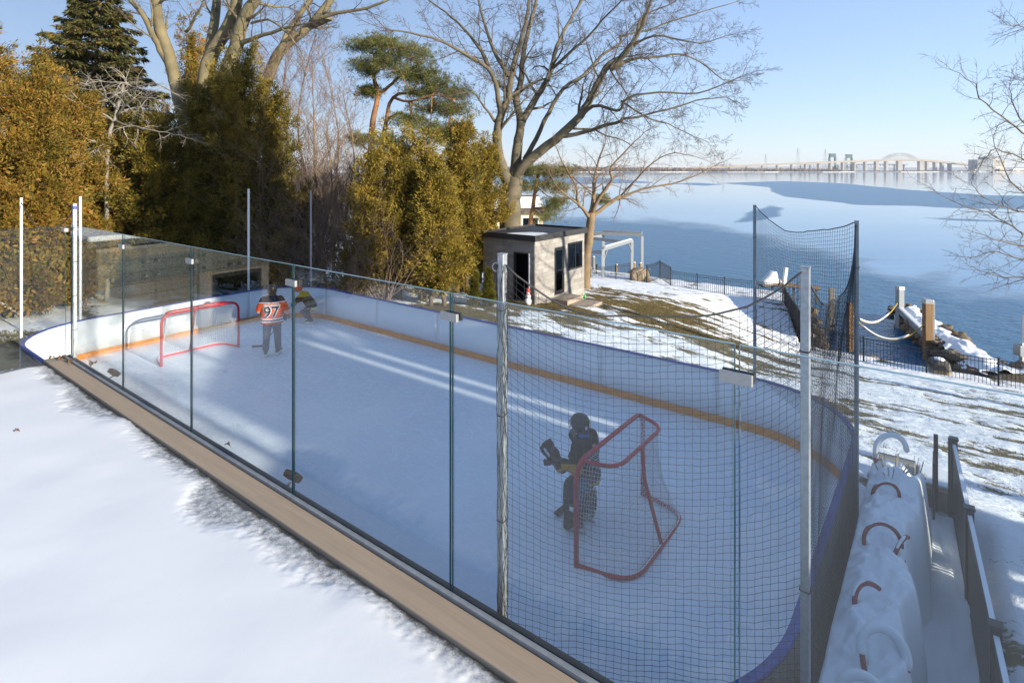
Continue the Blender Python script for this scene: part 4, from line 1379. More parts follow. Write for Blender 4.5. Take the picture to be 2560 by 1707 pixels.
# brushy shrubs
def shrub(b, H, Wd, label, seed, n=16, twig=TWIG_WARM, group='brown brush along the hedge'):
    T = Tree(seed, seg=(0.35, 0.3, 0.22), kids=(9, 6, 3, 0), ratio=(0.42, 0.5, 0.5), up=(0.02, 0.04, 0.03), wob=(0.2, 0.3, 0.35), ang=(25, 55), rr=0.55, minr=0.004, maxlev=3)
    rg = T.rg
    for i in range(n):
        a = rg.uniform(0, 6.28)
        d = Vector((math.cos(a) * Wd, math.sin(a) * Wd, H * rg.uniform(0.8, 1.3))).normalized()
        T.grow(b + Vector((rg.uniform(-.2, .2), rg.uniform(-.2, .2), -0.1)), d, H * rg.uniform(0.7, 1.1), 0.022, 1)
    return T.build('bare_shrub', label, b, BARK_BROWN, twig, 'shrub', group, 'stems', 'twigs')


for xd, Y, H, Wd, sd, lab in ((690, 22.5, 3.4, 1.5, 91, 'brown twiggy shrub behind the rink corner, leftmost'), (745, 23.0, 4.0, 1.8, 92, 'tall brown twiggy shrub behind the far rink corner'), (810, 22.0, 4.4, 2.0, 93, 'dense pinkish brush left of the sunlit cedars'),
                              (880, 21.5, 3.6, 2.0, 94, 'sprawling brush overlapping the short olive cedar'), (780, 20.5, 2.0, 1.3, 95, 'low brush just behind the far board'), (655, 23.5, 5.6, 2.2, 97, 'tall rusty brush between the dark cedars and the saplings'), (715, 24.5, 6.4, 2.4, 98, 'tallest rusty brush in front of the saplings'), (785, 25.0, 5.8, 2.2, 99, 'tall brush left of the pine trunk'), (640, 21.5, 2.6, 1.2, 96, 'low dark brush at the foot of the cedars')):
    shrub(g_at(xd, 0, Y), H, Wd, lab, sd)

# ------------------------------------------------------------------ small bare tree beside the shed
Ys = 31.5
T = Tree(74, seg=(0.4, 0.35, 0.28, 0.2), kids=(8, 7, 6, 4, 0), ratio=(0.42, 0.48, 0.5, 0.5), up=(0.03, 0.05, 0.02, 0.0), wob=(0.15, 0.25, 0.32, 0.36), rr=0.48, minr=0.005, maxlev=4)
zs = lambda pts: [zoom_pt('b', x, y, Ys + d) for x, y, d in pts]
zsc = lambda pts: [zoom_pt('c', x, y, Ys + d) for x, y, d in pts]
bs = on_ground(zoom_pt('b', 1408, 1260, Ys))
T.limb([bs + Vector((0, 0, -.3))] + zs([(1412, 1180, 0), (1424, 1100, 0), (1432, 1030, 0), (1436, 980, 0)]), 0.30, 0.22, 0, 0)
T.limb(zs([(1432, 1010, 0), (1405, 975, -.3), (1372, 930, -.6), (1370, 870, -.9), (1330, 800, -1.2), (1290, 720, -1.5)]), 0.13, 0.03, 1, 14, 0.2, length=3.6)
T.limb(zs([(1436, 980, 0), (1445, 900, .3), (1450, 820, .6), (1470, 740, .9), (1500, 660, 1.2)]), 0.15, 0.03, 1, 14, 0.15, length=3.8)
T.limb(zs([(1436, 990, 0), (1480, 900, -.3), (1530, 830, -.5)]) + zsc([(60, 930, -.7), (150, 830, -.9), (250, 730, -1.1)]), 0.13, 0.02, 1, 14, 0.2, length=3.4)
T.limb(zs([(1440, 1000, 0), (1500, 950, .3), (1568, 905, .6)]) + zsc([(100, 1105, .8), (230, 1050, 1), (400, 1020, 1.2), (540, 970, 1.4), (640, 920, 1.6)]), 0.14, 0.02, 1, 18, 0.2, length=3.4)
T.limb(zsc([(100, 1105, .8), (200, 1000, .2), (300, 900, -.2), (420, 850, -.6), (560, 880, -1)]), 0.07, 0.014, 1, 12, 0.1, length=2.8)
T.limb(zs([(1375, 940, -.6), (1320, 900, -1.2), (1270, 850, -1.8), (1240, 790, -2)]), 0.07, 0.015, 1, 12, 0.1, length=2.6)
T.build('small_bare_tree', 'small tan bare tree with fine twigs beside the shed', bs, BARK_TAN, TWIG_WARM)

# ------------------------------------------------------------------ bare tree at the right edge
Yr = 15.0
T = Tree(75, seg=(0.4, 0.3, 0.22, 0.16), kids=(10, 7, 5, 3, 0), ratio=(0.4, 0.48, 0.5, 0.5), up=(0.03, 0.03, 0.02, 0.0), wob=(0.15, 0.28, 0.34, 0.38), rr=0.48, minr=0.0042, maxlev=3, ang=(30, 65))
zr = lambda pts: [zoom_pt('c', x, y, Yr + d) for x, y, d in pts]
br = on_ground(zoom_pt('c', 2700, 1500, Yr + 1))
T.limb([br + Vector((0, 0, -.3))] + zr([(2700, 1500, 1), (2680, 1100, 1), (2640, 800, .8), (2600, 500, .6), (2580, 200, .4), (2560, -200, 0)]), 0.20, 0.08, 0, 6, 0.3, length=4)
for L in ([(2640, 820, .8), (2480, 800, .2), (2352, 740, 0), (2220, 640, -.2), (2110, 545, -.4), (2080, 470, -.5), (1950, 390, -.7)], [(2620, 700, .8), (2450, 680, .8), (2352, 690, .6), (2290, 560, .4), (2270, 480, .3)],
          [(2660, 1000, 1), (2500, 950, .4), (2330, 880, 0), (2200, 830, -.3), (2130, 880, -.4)], [(2680, 1200, 1), (2480, 1140, .3), (2352, 1080, 0), (2250, 960, -.3), (2180, 760, -.5)],
          [(2690, 1350, 1), (2500, 1330, .3), (2352, 1300, 0), (2250, 1230, -.2), (2150, 1180, -.4), (2000, 1140, -.6), (1860, 1060, -.8)], [(2690, 1400, 1), (2500, 1420, .5), (2352, 1440, .2), (2200, 1400, 0), (2050, 1430, -.3)],
          [(2690, 1250, 1), (2500, 1210, -.3), (2352, 1180, -.6), (2250, 1150, -.8), (2130, 1100, -1), (2060, 1020, -1)], [(2600, 500, .6), (2480, 480, 0), (2380, 440, -.2), (2320, 430, -.3)], [(2580, 200, .4), (2450, 150, 0), (2350, 150, -.2), (2260, 140, -.4)],
          [(2680, 1300, 1), (2480, 1500, 0), (2352, 1540, -.3), (2200, 1530, -.5), (2100, 1500, -.7)], [(2680, 1150, 1), (2500, 1280, -.6), (2380, 1360, -.9), (2230, 1340, -1.2), (2080, 1290, -1.4)]):
    T.limb(zr(L), 0.042, 0.008, 1, 14, 0.35, length=1.9)
T.build('bare_tree', 'bare twiggy tree reaching in over the water at the right edge', br, BARK_BROWN, TWIG_GREY)

# ------------------------------------------------------------------ distant wood on the left shore
rs = np.random.RandomState(9)
n = 5200
xs = rs.uniform(-110, -6, n); ys = rs.uniform(62, 120, n)
keep = ys > 70 + 0.9 * np.maximum(0, xs + 2)
xs, ys = xs[keep], ys[keep]; n = len(xs)
hh = rs.uniform(4, 9, n) * (0.6 + 0.8 * fbm(xs * 0.12, ys * 0.1, 2))
b0 = np.stack([xs, ys, np.full(n, -3.5)], -1)
p0, p1, r0, r1 = [], [], [], []
for lv in range(9):
    a = rs.uniform(0, 6.28, n); f = rs.uniform(0.15, 0.8, n) if lv else np.zeros(n)
    st = b0 + np.stack([np.zeros(n), np.zeros(n), hh * f], -1)
    ln = hh * (rs.uniform(0.25, 0.5, n) if lv else 1.0) * (1 - 0.4 * f)
    d = np.stack([np.cos(a) * (0.55 if lv else 0.05), np.sin(a) * (0.55 if lv else 0.05), np.ones(n)], -1); d /= np.linalg.norm(d, axis=1, keepdims=True)
    p0.append(st); p1.append(st + d * ln[:, None]); r0.append(np.full(n, 0.03 if lv else 0.09)); r1.append(np.full(n, 0.012))
V, Fc = segments(np.concatenate(p0), np.concatenate(p1), np.concatenate(r0), np.concatenate(r1), 3)
o = link('distant_wood', np_mesh('distant_wood', V, Fc), TWIG_GREY)
tag(o, 'far bare wood along the left shore, seen between the trees', 'wood', None, 'stuff')
# ------------------------------------------------------------------ shed
def unit_box(name, mat):
    me = MB().box((0, 0, 0), (1, 1, 1)).mesh(name)
    me.materials.append(mat)
    return me


def piece(name, me, parent, loc, scale=(1, 1, 1), rot=(0, 0, 0)):
    o = bpy.data.objects.new(name, me)
    COL.objects.link(o)
    o.parent = parent
    o.location, o.scale, o.rotation_euler = loc, scale, rot
    return o


def mat_random(name, cols, rough=0.8, bump=0.4, nscale=8.0):
    t = NT(name)
    oi = t.node('ShaderNodeObjectInfo')
    n = len(cols)
    c = t.ramp(oi.outputs['Random'], [(i / max(1, n - 1), cc) for i, cc in enumerate(cols)])
    geo = t.node('ShaderNodeNewGeometry')
    nz = t.noise(nscale, 5, geo.outputs['Position'], 0.65)
    c = t.mix(t.math('MULTIPLY', nz, 0.45), c, tuple(x * 0.5 for x in cols[0]))
    t.set(color=c, rough=rough, spec=0.25, normal=t.bump(t.noise(nscale * 4, 4, geo.outputs['Position']), bump, 0.02))
    return t.m


SH = R(-13.76, 19.69, -1.05)
shed = empty('garden_shed', SH, ROTZ, 'flat-roofed grey stone shed with black trim beside the lawn', 'shed')
SL, SW, SHH = 4.12, 2.82, 2.70
M_tile = mat_random('grey_stone_tile', [(0.27, 0.25, 0.235), (0.34, 0.32, 0.305), (0.30, 0.28, 0.265), (0.40, 0.38, 0.36), (0.24, 0.225, 0.21)], 0.85, 0.5, 5.0)
M_shedcore = mat_plain('shed_mortar', (0.24, 0.22, 0.20), 0.9, 0, 0.2, 6, 0.2)
core = MB()
# walls with a real open doorway on the near side
core.box2(-SW, -1.06, 0, 0.12, -0.4, SHH); core.box2(-0.30, 0, 0, 0.12, -0.4, SHH); core.box2(-1.06, -0.30, 0, 0.12, 2.06, SHH); core.box2(-1.06, -0.30, 0, 0.12, -0.4, 0.04)
core.box2(-0.12, 0, 0.12, SL, -0.6, SHH); core.box2(-SW, -SW + 0.12, 0.12, SL, -0.5, SHH); core.box2(-SW + .12, -0.12, SL - 0.12, SL, -0.6, SHH)
core.build('wall', M_shedcore, shed)
MB().box2(-SW + 0.12, -0.12, 0.12, SL - 0.12, -0.1, 0.04).build('floor', M_dark, shed)
MB().box2(-SW + 0.13, -0.13, 1.4, 1.44, 0.04, SHH - 0.1).build('dark_backing', M_dark, shed)  # near-black sheet and floor stand in for the shade inside the doorway
me_tile = unit_box('stone_tile', M_tile)
rg = random.Random(8)


def tile_wall(L, H, openings, put, z0=-0.35):
    z, k = z0, 0
    while z < H - 0.02:
        h = min(rg.choice((0.15, 0.17, 0.20)), H - z)
        zm = z + h / 2
        spans = [(0.0, L)]
        for (a, b, c, d) in openings:
            if c < zm < d:
                ns_ = []
                for (p, q) in spans:
                    if b <= p or a >= q: ns_.append((p, q))
                    else:
                        if a > p: ns_.append((p, a))
                        if b < q: ns_.append((b, q))
                spans = ns_
        for (p, q) in spans:
            x = p
            first = True
            while x < q - 0.02:
                w = rg.uniform(0.3, 0.62) * (rg.uniform(0.4, 1) if first else 1)
                if q - x - w < 0.14: w = q - x
                w = min(w, q - x)
                put(x + w / 2, zm, w - 0.005, h - 0.005, rg.uniform(0.012, 0.022))
                x += w
                first = False
        z += h
        k += 1


tile_wall(SL, SHH, [(1.50, 2.32, 0.10, 2.20), (2.60, 3.90, 1.02, 2.30)], lambda a, z, w, h, d: piece('stone_tile', me_tile, shed, (d / 2 + 0.001, a, z), (d, w, h)), -0.5)
tile_wall(SW, SHH, [(0.25, 1.10, -0.02, 2.10)], lambda a, z, w, h, d: piece('stone_tile', me_tile, shed, (-a, -d / 2 - 0.001, z), (w, d, h)))
rf = MB().box2(-SW - 0.10, 0.12, -0.12, SL + 0.08, SHH + 0.005, SHH + 0.10).build('roof', M_charcoal, shed)
for a, b, c, d in ((-SW - 0.11, 0.13, -0.15, -0.115), (-SW - 0.11, 0.13, SL + 0.085, SL + 0.12), (0.095, 0.13, -0.113, SL + 0.083), (-SW - 0.11, -SW - 0.075, -0.113, SL + 0.083)):
    MB().box2(a, b, c, d, SHH - 0.06, SHH + 0.19).build('fascia', M_charcoal, rf, False, 0.004)
sp_ = MB()
pts = [(-0.05, 0.05), (-0.10, 1.25), (-0.55, 1.5), (-1.1, 1.35), (-1.5, 0.8), (-1.75, 0.25), (-1.2, 0.02)]
pts2 = []
for i in range(len(pts)):
    a, b = pts[i], pts[(i + 1) % len(pts)]
    for k in range(5):
        f = k / 5
        pts2.append((a[0] + (b[0] - a[0]) * f + rg.uniform(-.03, .03), a[1] + (b[1] - a[1]) * f + rg.uniform(-.03, .03)))
sp_.prism(pts2, SHH + 0.102, SHH + 0.14)
sp_.build('roof_snow', M_snow, rf, False, 0.015)
# doorway frame, glazed door, window
fr = MB()
fr.box2(-1.10, -1.05, -0.035, 0.10, 0.0, 2.10); fr.box2(-0.31, -0.25, -0.035, 0.10, 0.0, 2.10); fr.box2(-1.048, -0.312, -0.035, 0.10, 2.05, 2.10)
MB().box2(-1.10, -1.05, -0.035, 0.10, 0.0, 2.10).build('door_jamb', M_charcoal, shed)
MB().box2(-0.31, -0.25, -0.035, 0.10, 0.0, 2.10).build('door_jamb', M_white, shed)
MB().box2(-1.048, -0.312, -0.035, 0.10, 2.05, 2.10).build('door_head', M_charcoal, shed)
dr = MB().box2(-0.05, 0.030, 1.51, 2.31, 0.10, 2.19).build('glass_door', M_black, shed, False, 0.004)
MB().box2(0.031, 0.036, 1.62, 2.12, 0.28, 2.06).build('pane', M_winglass, dr)
MB().box2(0.036, 0.075, 2.19, 2.215, 1.0, 1.18).build('handle', M_brushed, dr, False, 0.004)
wi = MB()
wi = MB().box2(-0.05, 0.022, 2.61, 3.89, 1.03, 2.29).build('window', M_black, shed)
for y0 in (2.68, 3.29):
    MB().box2(0.024, 0.030, y0, y0 + 0.53, 1.12, 2.21).build('pane', M_winglass, wi)
MB().box2(0.0235, 0.05, 2.61, 3.89, 1.03, 1.10).build('sill', M_charcoal, wi)
MB().box2(0.0235, 0.045, 2.61, 3.89, 2.23, 2.29).build('top_frame', M_black, wi)
for a in (2.61, 3.22, 3.83):
    MB().box2(0.0236, 0.045, a, a + 0.06, 1.101, 2.229).build('mullion', M_black, wi)

M_step = mat_plain('tan_step_stone', (0.33, 0.27, 0.21), 0.9, 0, 0.25, 5, 0.4)
for (x0, x1, y0, y1, z0, z1, lab) in ((0.06, 0.85, 1.25, 2.55, -0.5, 0.02, 'upper stone step against the glazed shed door'), (0.87, 1.75, 1.35, 2.75, -0.7, -0.15, 'lower stone step in front of the glazed shed door')):
    e = empty('stone_step', SH, ROTZ, lab, 'step', 'steps at the shed door')
    MB().box2(x0, x1, y0, y1, z0, z1).build('slab', M_step, e, False, 0.02)

# snowman ornament, green can, by the shed
sp0 = on_ground(R(-13.76, 19.69) + UAX * 0.05 - NAX * 0.55)
e = empty('snowman_ornament', sp0, -0.3, 'small snowman ornament with red hat and scarf at the shed corner', 'ornament')
sn_w = mat_plain('ornament_white', (0.75, 0.74, 0.72), 0.5, 0, 0.08, 9, 0.1)
sn_r = mat_plain('ornament_red', (0.55, 0.06, 0.03), 0.5, 0, 0.15, 9, 0.1)
b = MB(); b.ball((0, 0, 0.20), (0.19, 0.17, 0.20)); b.ball((0, 0, 0.46), (0.14, 0.13, 0.14)); b.ball((0, 0, 0.64), 0.10)
b.build('body', sn_w, e, True, 0, 0.012); e.scale = (.82, .82, .82)
MB().tube([(0.10 * math.cos(a), 0.10 * math.sin(a), 0.555) for a in [6.283 * k / 14 for k in range(14)]], 0.022, 6, closed=True).build('scarf', sn_r, e, True)
MB().loft([(0, 0, .70, .13, .13), (0, 0, .715, .13, .13), (0, 0, .716, .085, .085), (0, 0, .85, .08, .08), (0, 0, .86, .05, .05)]).build('hat', sn_r, e)
for s in (-1, 1):
    MB().tube([(s * .12, 0, .48), (s * .24, -.03, .53), (s * .30, -.03, .60)], 0.012, 5).build('stick_arm', M_oldwood, e)
MB().tube([(0, -.09, .64), (0, -.19, .63)], [0.018, 0.003], 6).build('nose', M_kick, e)
for z in (.40, .48):
    MB().ball((0, -.135, z), .018, 8, 5).build('button', M_black, e)
gcan = on_ground(R(-13.60, 23.6))
e = empty('green_bottle', gcan, 0, 'bright green bottle on the grass at the far shed corner', 'bottle')
MB().loft([(0, 0, 0, .055, .055), (0, 0, .16, .055, .055), (0, 0, .20, .025, .025), (0, 0, .25, .022, .022)], 12).build('body', mat_plain('bright_green_plastic', (0.05, 0.42, 0.06), 0.4, 0, .1, 9, 0), e, True)
MB().tube([(0, 0, .25), (0, 0, .275)], .026, 10).build('cap', M_white, e)

# ------------------------------------------------------------------ fences
me_picket = MB().box((0, 0, 0.5), (0.016, 0.016, 1.0)).mesh('picket'); me_picket.materials.append(M_black)
me_post = MB().box((0, 0, 0.5), (0.055, 0.055, 1.0)).mesh('fence_post'); me_post.materials.append(M_black)
me_cap = MB().box((0, 0, 0.5), (0.07, 0.07, 1.0)).mesh('post_cap'); me_cap.materials.append(M_black)


def fence(pts, H, label, cat='fence', step=0.115, post=2.4, group='black metal fences', follow=True):
    base = Vector(pts[0])
    e = empty('metal_fence', base, 0, label, cat, group)
    for a, b in zip(pts[:-1], pts[1:]):
        a, b = Vector(a) - base, Vector(b) - base
        L = (Vector((b.x, b.y, 0)) - Vector((a.x, a.y, 0))).length
        k = max(1, round(L / post))
        rz = math.atan2(b.y - a.y, b.x - a.x)
        for i in range(k):
            p, q = a.lerp(b, i / k), a.lerp(b, (i + 1) / k)
            o = piece('post', me_post, e, p + Vector((0, 0, -0.2)), (1, 1, H + 0.25), (0, 0, rz))
            piece('post_cap', me_cap, o, (0, 0, 1.0), (1, 1, 0.02))
            for z in (0.12, H - 0.16, H - 0.02):
                MB().bar(p + Vector((0, 0, z)), q + Vector((0, 0, z)), 0.028, 0.022).build('rail', M_black, e)
            m = max(1, int((q - p).length / step))
            for j in range(1, m):
                c = p.lerp(q, j / m)
                piece('picket', me_picket, e, c + Vector((0, 0, 0.05)), (1, 1, H - 0.04), (0, 0, rz))
    o = piece('post', me_post, e, Vector(pts[-1]) - base + Vector((0, 0, -0.2)), (1, 1, H + 0.25))
    return e


fz = -3.72
fence([px(x, y, fz) for x, y in ((1677, 717), (1743, 728), (1811, 738), (1890, 748), (1957, 757))], 1.15, 'black picket fence along the snowy lake edge beyond the lawn', step=0.13)
fence([px(x, y, fz) for x, y in ((2031, 878), (2159, 915), (2316, 948), (2496, 979), (2640, 1003))], 1.2, 'black picket fence below the jetty at the right')
fence([px(x, y, -3.6) for x, y in ((1477, 716), (1540, 706), (1575, 700))], 1.25, 'short black fence between the shed and the boulder', step=0.14)
fence([px(x, y, -3.6) for x, y in ((1617, 711), (1650, 697), (1677, 716))], 1.35, 'black gate panel just right of the boulder', 'gate', step=0.13)

# dark plank wall at the slip
e = empty('plank_wall', R(-7.95, 38.5, -3.9), 0, 'dark vertical plank wall running down to the lake beside the slip', 'wall')
A, B = R(-7.95, 38.5, 0), R(-5.45, 31.0, 0)
o0 = R(-7.95, 38.5, -3.9)
k = 34
rz = math.atan2((B - A).y, (B - A).x)
me_pl = MB().box((0, 0, 0.5), (0.215, 0.05, 1.0)).mesh('plank'); me_pl.materials.append(mat_random('dark_plank', [(0.03, 0.028, 0.026), (0.06, 0.052, 0.045), (0.045, 0.04, 0.036)], 0.85, 0.4, 9))
for i in range(k):
    p = A.lerp(B, (i + 0.5) / k)
    piece('plank', me_pl, e, Vector((p.x - o0.x, p.y - o0.y, -1.2)), (1, 1, 2.35 + rg.uniform(-.05, .08)), (0, 0, rz))
MB().bar(Vector((A.x - o0.x + .06, A.y - o0.y + .05, .85)), Vector((B.x - o0.x + .06, B.y - o0.y + .05, .85)), 0.05, 0.14).build('rail', M_oldwoodx, e)

# pilings
def piling(p, z0, z1, w, label, mat, cap=None, lean=(0, 0), square=True):
    e = empty('mooring_post', (p.x, p.y, z0), rg.uniform(-.3, .3), label, 'post', 'mooring posts')
    if square:
        MB().add(*_lean_box(w, z1 - z0, lean)).build('shaft', mat, e, False, 0.02)
    else:
        MB().tube([(0, 0, 0), (lean[0], lean[1], z1 - z0)], w / 2, 10).build('shaft', mat, e, True)
    if cap:
        MB().box((lean[0], lean[1], z1 - z0 - 0.06), (w + 0.06, w + 0.06, 0.24)).build('cap', cap, e, False, 0.03)
    return e


def _lean_box(w, h, lean):
    q = w / 2
    v = [(-q, -q, 0), (q, -q, 0), (q, q, 0), (-q, q, 0)] + [(x + lean[0], y + lean[1], h) for x, y in ((-q, -q), (q, -q), (q, q), (-q, q))]
    return v, [(0, 3, 2, 1), (4, 5, 6, 7), (0, 1, 5, 4), (1, 2, 6, 5), (2, 3, 7, 6), (3, 0, 4, 7)]


P1, P2 = Vector((24.0, 35.2, 0)), Vector((21.55, 29.5, 0))
Q1, Q2 = Vector((19.1, 34.0, 0)), Vector((18.3, 30.8, 0))
piling(P1, -6.5, -2.66, 0.34, 'grey-capped mooring post at the outer end of the jetty beam', M_greysteel, M_steel)
piling(P2, -6.5, -2.15, 0.36, 'tan wooden mooring post with grey cap on the near jetty side', M_pile, M_steel)
piling(P2 + Vector((0.30, 0.05, 0)), -6.5, -2.20, 0.16, 'grey steel channel fixed beside the tan mooring post', M_greysteel)
piling(Q1, -6.5, -2.45, 0.28, 'pale weathered post seen through the net corner', M_oldwood)
piling(Q2, -6.5, -2.55, 0.26, 'brown mooring post right behind the dark net pole', M_pile)
pp = px(1956, 712, -4.2)
piling(pp, -5.4, -2.9, 0.25, 'pale leaning post beside the snow-covered boat', M_white, None, (0.35, 0.1))
# beam along the jetty and ropes
e = empty('jetty_beam', (P1.x, P1.y, -4.2), 0, 'long grey beam with snow on top between the jetty posts', 'beam')
d = (P2 - P1)
MB().bar((0, 0, 0.10), d + Vector((0, 0, 0.10)), 0.22, 0.28).build('timber', M_greysteel, e)
MB().bar((0.02, 0, 0.29), d + Vector((0.02, 0, 0.29)), 0.24, 0.10).build('snow_cover', M_snow, e, False, 0.03)
M_yrope = mat_plain('yellow_rope', (0.42, 0.29, 0.07), 0.8, 0, 0.2, 30, 0.2)
for (A, B, sag, lab) in ((Q2 + Vector((0, 0, -3.05)), P1 + Vector((-0.1, 0, -3.55)), 0.95, 'upper yellow rope with snow hanging to the outer jetty post'), (Q2 + Vector((0, 0, -3.1)), P2 + Vector((-0.1, 0, -3.35)), 1.15, 'lower yellow rope with snow hanging to the tan jetty post')):
    e = empty('mooring_rope', A, 0, lab, 'rope', 'snowy mooring ropes')
    q = [A.lerp(B, k / 24) - A + Vector((0, 0, -sag * 4 * (k / 24) * (1 - k / 24))) for k in range(25)]
    MB().tube(q, 0.035, 7).build('strand', M_yrope, e, True)
    MB().tube([v + Vector((0, 0, 0.05)) for v in q[4:20]], [0.02] + [0.05] * 14 + [0.02], 6).build('snow_cover', M_snow, e, True)


# rocks
def rock_mesh(seed, name='rock', sub=2, rough=0.35, flat=0.75):
    bm = bmesh.new()
    bmesh.ops.create_icosphere(bm, subdivisions=sub, radius=0.5)
    o = Vector((seed * 3.1, seed * 1.7, seed * 0.9))
    for v in bm.verts:
        n1 = noise.noise(v.co * 2.2 + o)
        n2 = noise.noise(v.co * 5.0 + o)
        v.co *= 1 + rough * n1 + rough * 0.5 * n2
        v.co.z *= flat
        for ax in range(3):
            q = 0.40 + 0.04 * noise.noise(o + Vector((ax, 0, 0)))
            v.co[ax] = max(-q, min(q, v.co[ax]))
    me = bpy.data.meshes.new(name)
    bm.to_mesh(me)
    bm.free()
    return me


M_rock = mat_random('brown_shore_rock', [(0.14, 0.10, 0.065), (0.24, 0.19, 0.13), (0.18, 0.14, 0.10), (0.30, 0.24, 0.17)], 0.9, 0.8, 4.0)
rocks = []
for k in range(6):
    m = rock_mesh(k + 1, flat=0.8)
    m.materials.append(M_rock)
    rocks.append(m)
bl = rock_mesh(20, 'boulder', 3, 0.30, 0.8)
bl.materials.append(mat_plain('tan_boulder', (0.33, 0.25, 0.17), 0.95, 0, 0.35, 3, 0.9, 9, (1, 1, 0.4), 0.3, 0.08))
p = px(1600, 703, -3.65)
o = link('boulder', bl)
o.location = p + Vector((0, 0, 0.35)); o.scale = (1.75, 1.5, 1.55)
tag(o, 'big tan boulder on the snow by the fence corner', 'boulder')

# jetty: snow-topped spit of rocks
JL = [Vector((19.6, 24.6, 0)), Vector((20.6, 26.2, 0)), Vector((21.6, 28.6, 0)), Vector((22.2, 30.6, 0)), Vector((23.2, 33.2, 0)), Vector((24.3, 35.6, 0))]
JR = [Vector((22.6, 24.4, 0)), Vector((22.5, 26.2, 0)), Vector((23.3, 28.8, 0)), Vector((24.3, 31.6, 0)), Vector((25.3, 34.4, 0)), Vector((26.2, 37.0, 0))]
jm = MB()
N1, N2 = 90, 24
vs = []
for i in range(N1 + 1):
    f = i / N1 * (len(JL) - 1); k = min(int(f), len(JL) - 2)
    a, b = JL[k].lerp(JL[k + 1], f - k), JR[k].lerp(JR[k + 1], f - k)
    for j in range(N2 + 1):
        q = a.lerp(b, j / N2)
        ed = min(j, N2 - j) / (N2 / 2)
        vs.append((q.x, q.y, -4.28 + 0.26 * min(1, ed * 1.2) + 0.20 * noise.noise(Vector((q.x * .9, q.y * .9, 0))) + 0.16 * noise.noise(Vector((q.x * 2.6, q.y * 2.6, 4))) - 0.25 * (i == N1)))
fs = [(i * (N2 + 1) + j, i * (N2 + 1) + j + 1, (i + 1) * (N2 + 1) + j + 1, (i + 1) * (N2 + 1) + j) for i in range(N1) for j in range(N2)]
jt = empty('rock_jetty', (JL[0].x, JL[0].y, -4.4), 0, 'snow-topped rock jetty reaching into the lake on the right', 'jetty')
jm.add([(x - JL[0].x, y - JL[0].y, z + 4.4) for x, y, z in vs], fs)
jm.build('snow_top', M_snow, jt, True)
cm = MB()
poly = JL + JR[::-1]
cm.prism([(p.x - JL[0].x, p.y - JL[0].y) for p in [a.lerp(b, .10) for a, b in zip(JL, JR)] + [b.lerp(a, .10) for a, b in zip(JL, JR)][::-1]], -2.2, 0.20)
cm.build('core', mat_plain('dark_wet_rock', (0.05, 0.042, 0.034), 0.8, 0, 0.4, 3, 0.8, 8, (1, 1, 1), .4, .06), jt)
rg = random.Random(14)
for i in range(230):
    f = rg.random() * (len(JL) - 1); k = min(int(f), len(JL) - 2)
    side = rg.random()
    a, b = JL[k].lerp(JL[k + 1], f - k), JR[k].lerp(JR[k + 1], f - k)
    if side < 0.60:
        q = a.lerp(b, rg.uniform(-.10, .16)); z = rg.uniform(-1.1, 0.22)
    else:
        q = b.lerp(a, rg.uniform(-.12, .16)); z = rg.uniform(-0.7, 0.26)
    s = rg.uniform(0.30, 0.75)
    piece('rock', rocks[i % 6], jt, (q.x - JL[0].x, q.y - JL[0].y, z), (s * rg.uniform(.8, 1.3), s, s * rg.uniform(.6, .9)), (rg.uniform(-.4, .4), rg.uniform(-.4, .4), rg.uniform(0, 6)))
for i in range(26):
    q = JL[-1].lerp(JR[-1], rg.uniform(-.1, 1.1)) + Vector((rg.uniform(-.5, .6), rg.uniform(-.3, .9), 0))
    s = rg.uniform(0.3, 0.6)
    piece('rock', rocks[i % 6], jt, (q.x - JL[0].x, q.y - JL[0].y, rg.uniform(-.5, .25)), (s, s, s * .7), (0, 0, rg.uniform(0, 6)))
bank = empty('shore_rocks', R(-5, 30, -4.2), 0, 'scattered snowy brown rocks lining the slip bank', 'rocks')
bo = R(-5, 30, -4.2)
for i in range(70):
    if i < 26:
        q = R(rg.uniform(-5.2, -3.2), 0) ; t_ = rg.random(); q = R(-7.3 + 2.5 * t_ + rg.uniform(-.1, .7), 40.5 - 9.6 * t_, 0)
    else:
        q = R(rg.uniform(-4.9, 8), 29.6 + rg.uniform(0.0, 1.0), 0)
    s = rg.uniform(0.3, 0.75)
    piece('rock', rocks[i % 6], bank, (q.x - bo.x, q.y - bo.y, rg.uniform(-.9, .35)), (s * 1.2, s, s * .7), (0, 0, rg.uniform(0, 6)))

# ------------------------------------------------------------------ boat lift, dock, boat
lift = empty('boat_lift', (6.5, 41, -4.2), 0, 'galvanised boat lift frame with overhead beams behind the shed', 'boat lift')
lo = Vector((6.5, 41, -4.2))
TZ = -1.1
posts = [Vector((6.55, 41.0, 0)), Vector((9.7, 46.0, 0)), Vector((11.2, 49.0, 0)), Vector((8.1, 50.5, 0)), Vector((3.0, 43.5, 0)), Vector((5.2, 51.0, 0))]
for q in posts[:4]:
    MB().bar(Vector((q.x, q.y, -6.2)) - lo, Vector((q.x, q.y, TZ)) - lo, 0.20).build('post', M_steel, lift, False, 0.01)
for a, b, z in ((0, 1, TZ), (2, 3, TZ + 0.25), (0, 4, TZ - 0.25), (1, 5, TZ - 0.2), (2, 5, TZ + 0.1), (3, 4, TZ - 0.1)):
    A, B = posts[a] + Vector((0, 0, z)), posts[b] + Vector((0, 0, z))
    MB().bar(A - lo, B - lo, 0.20, 0.26).build('beam', M_steel if a in (0, 2) and b in (1, 3) else M_greysteel, lift, False, 0.01)
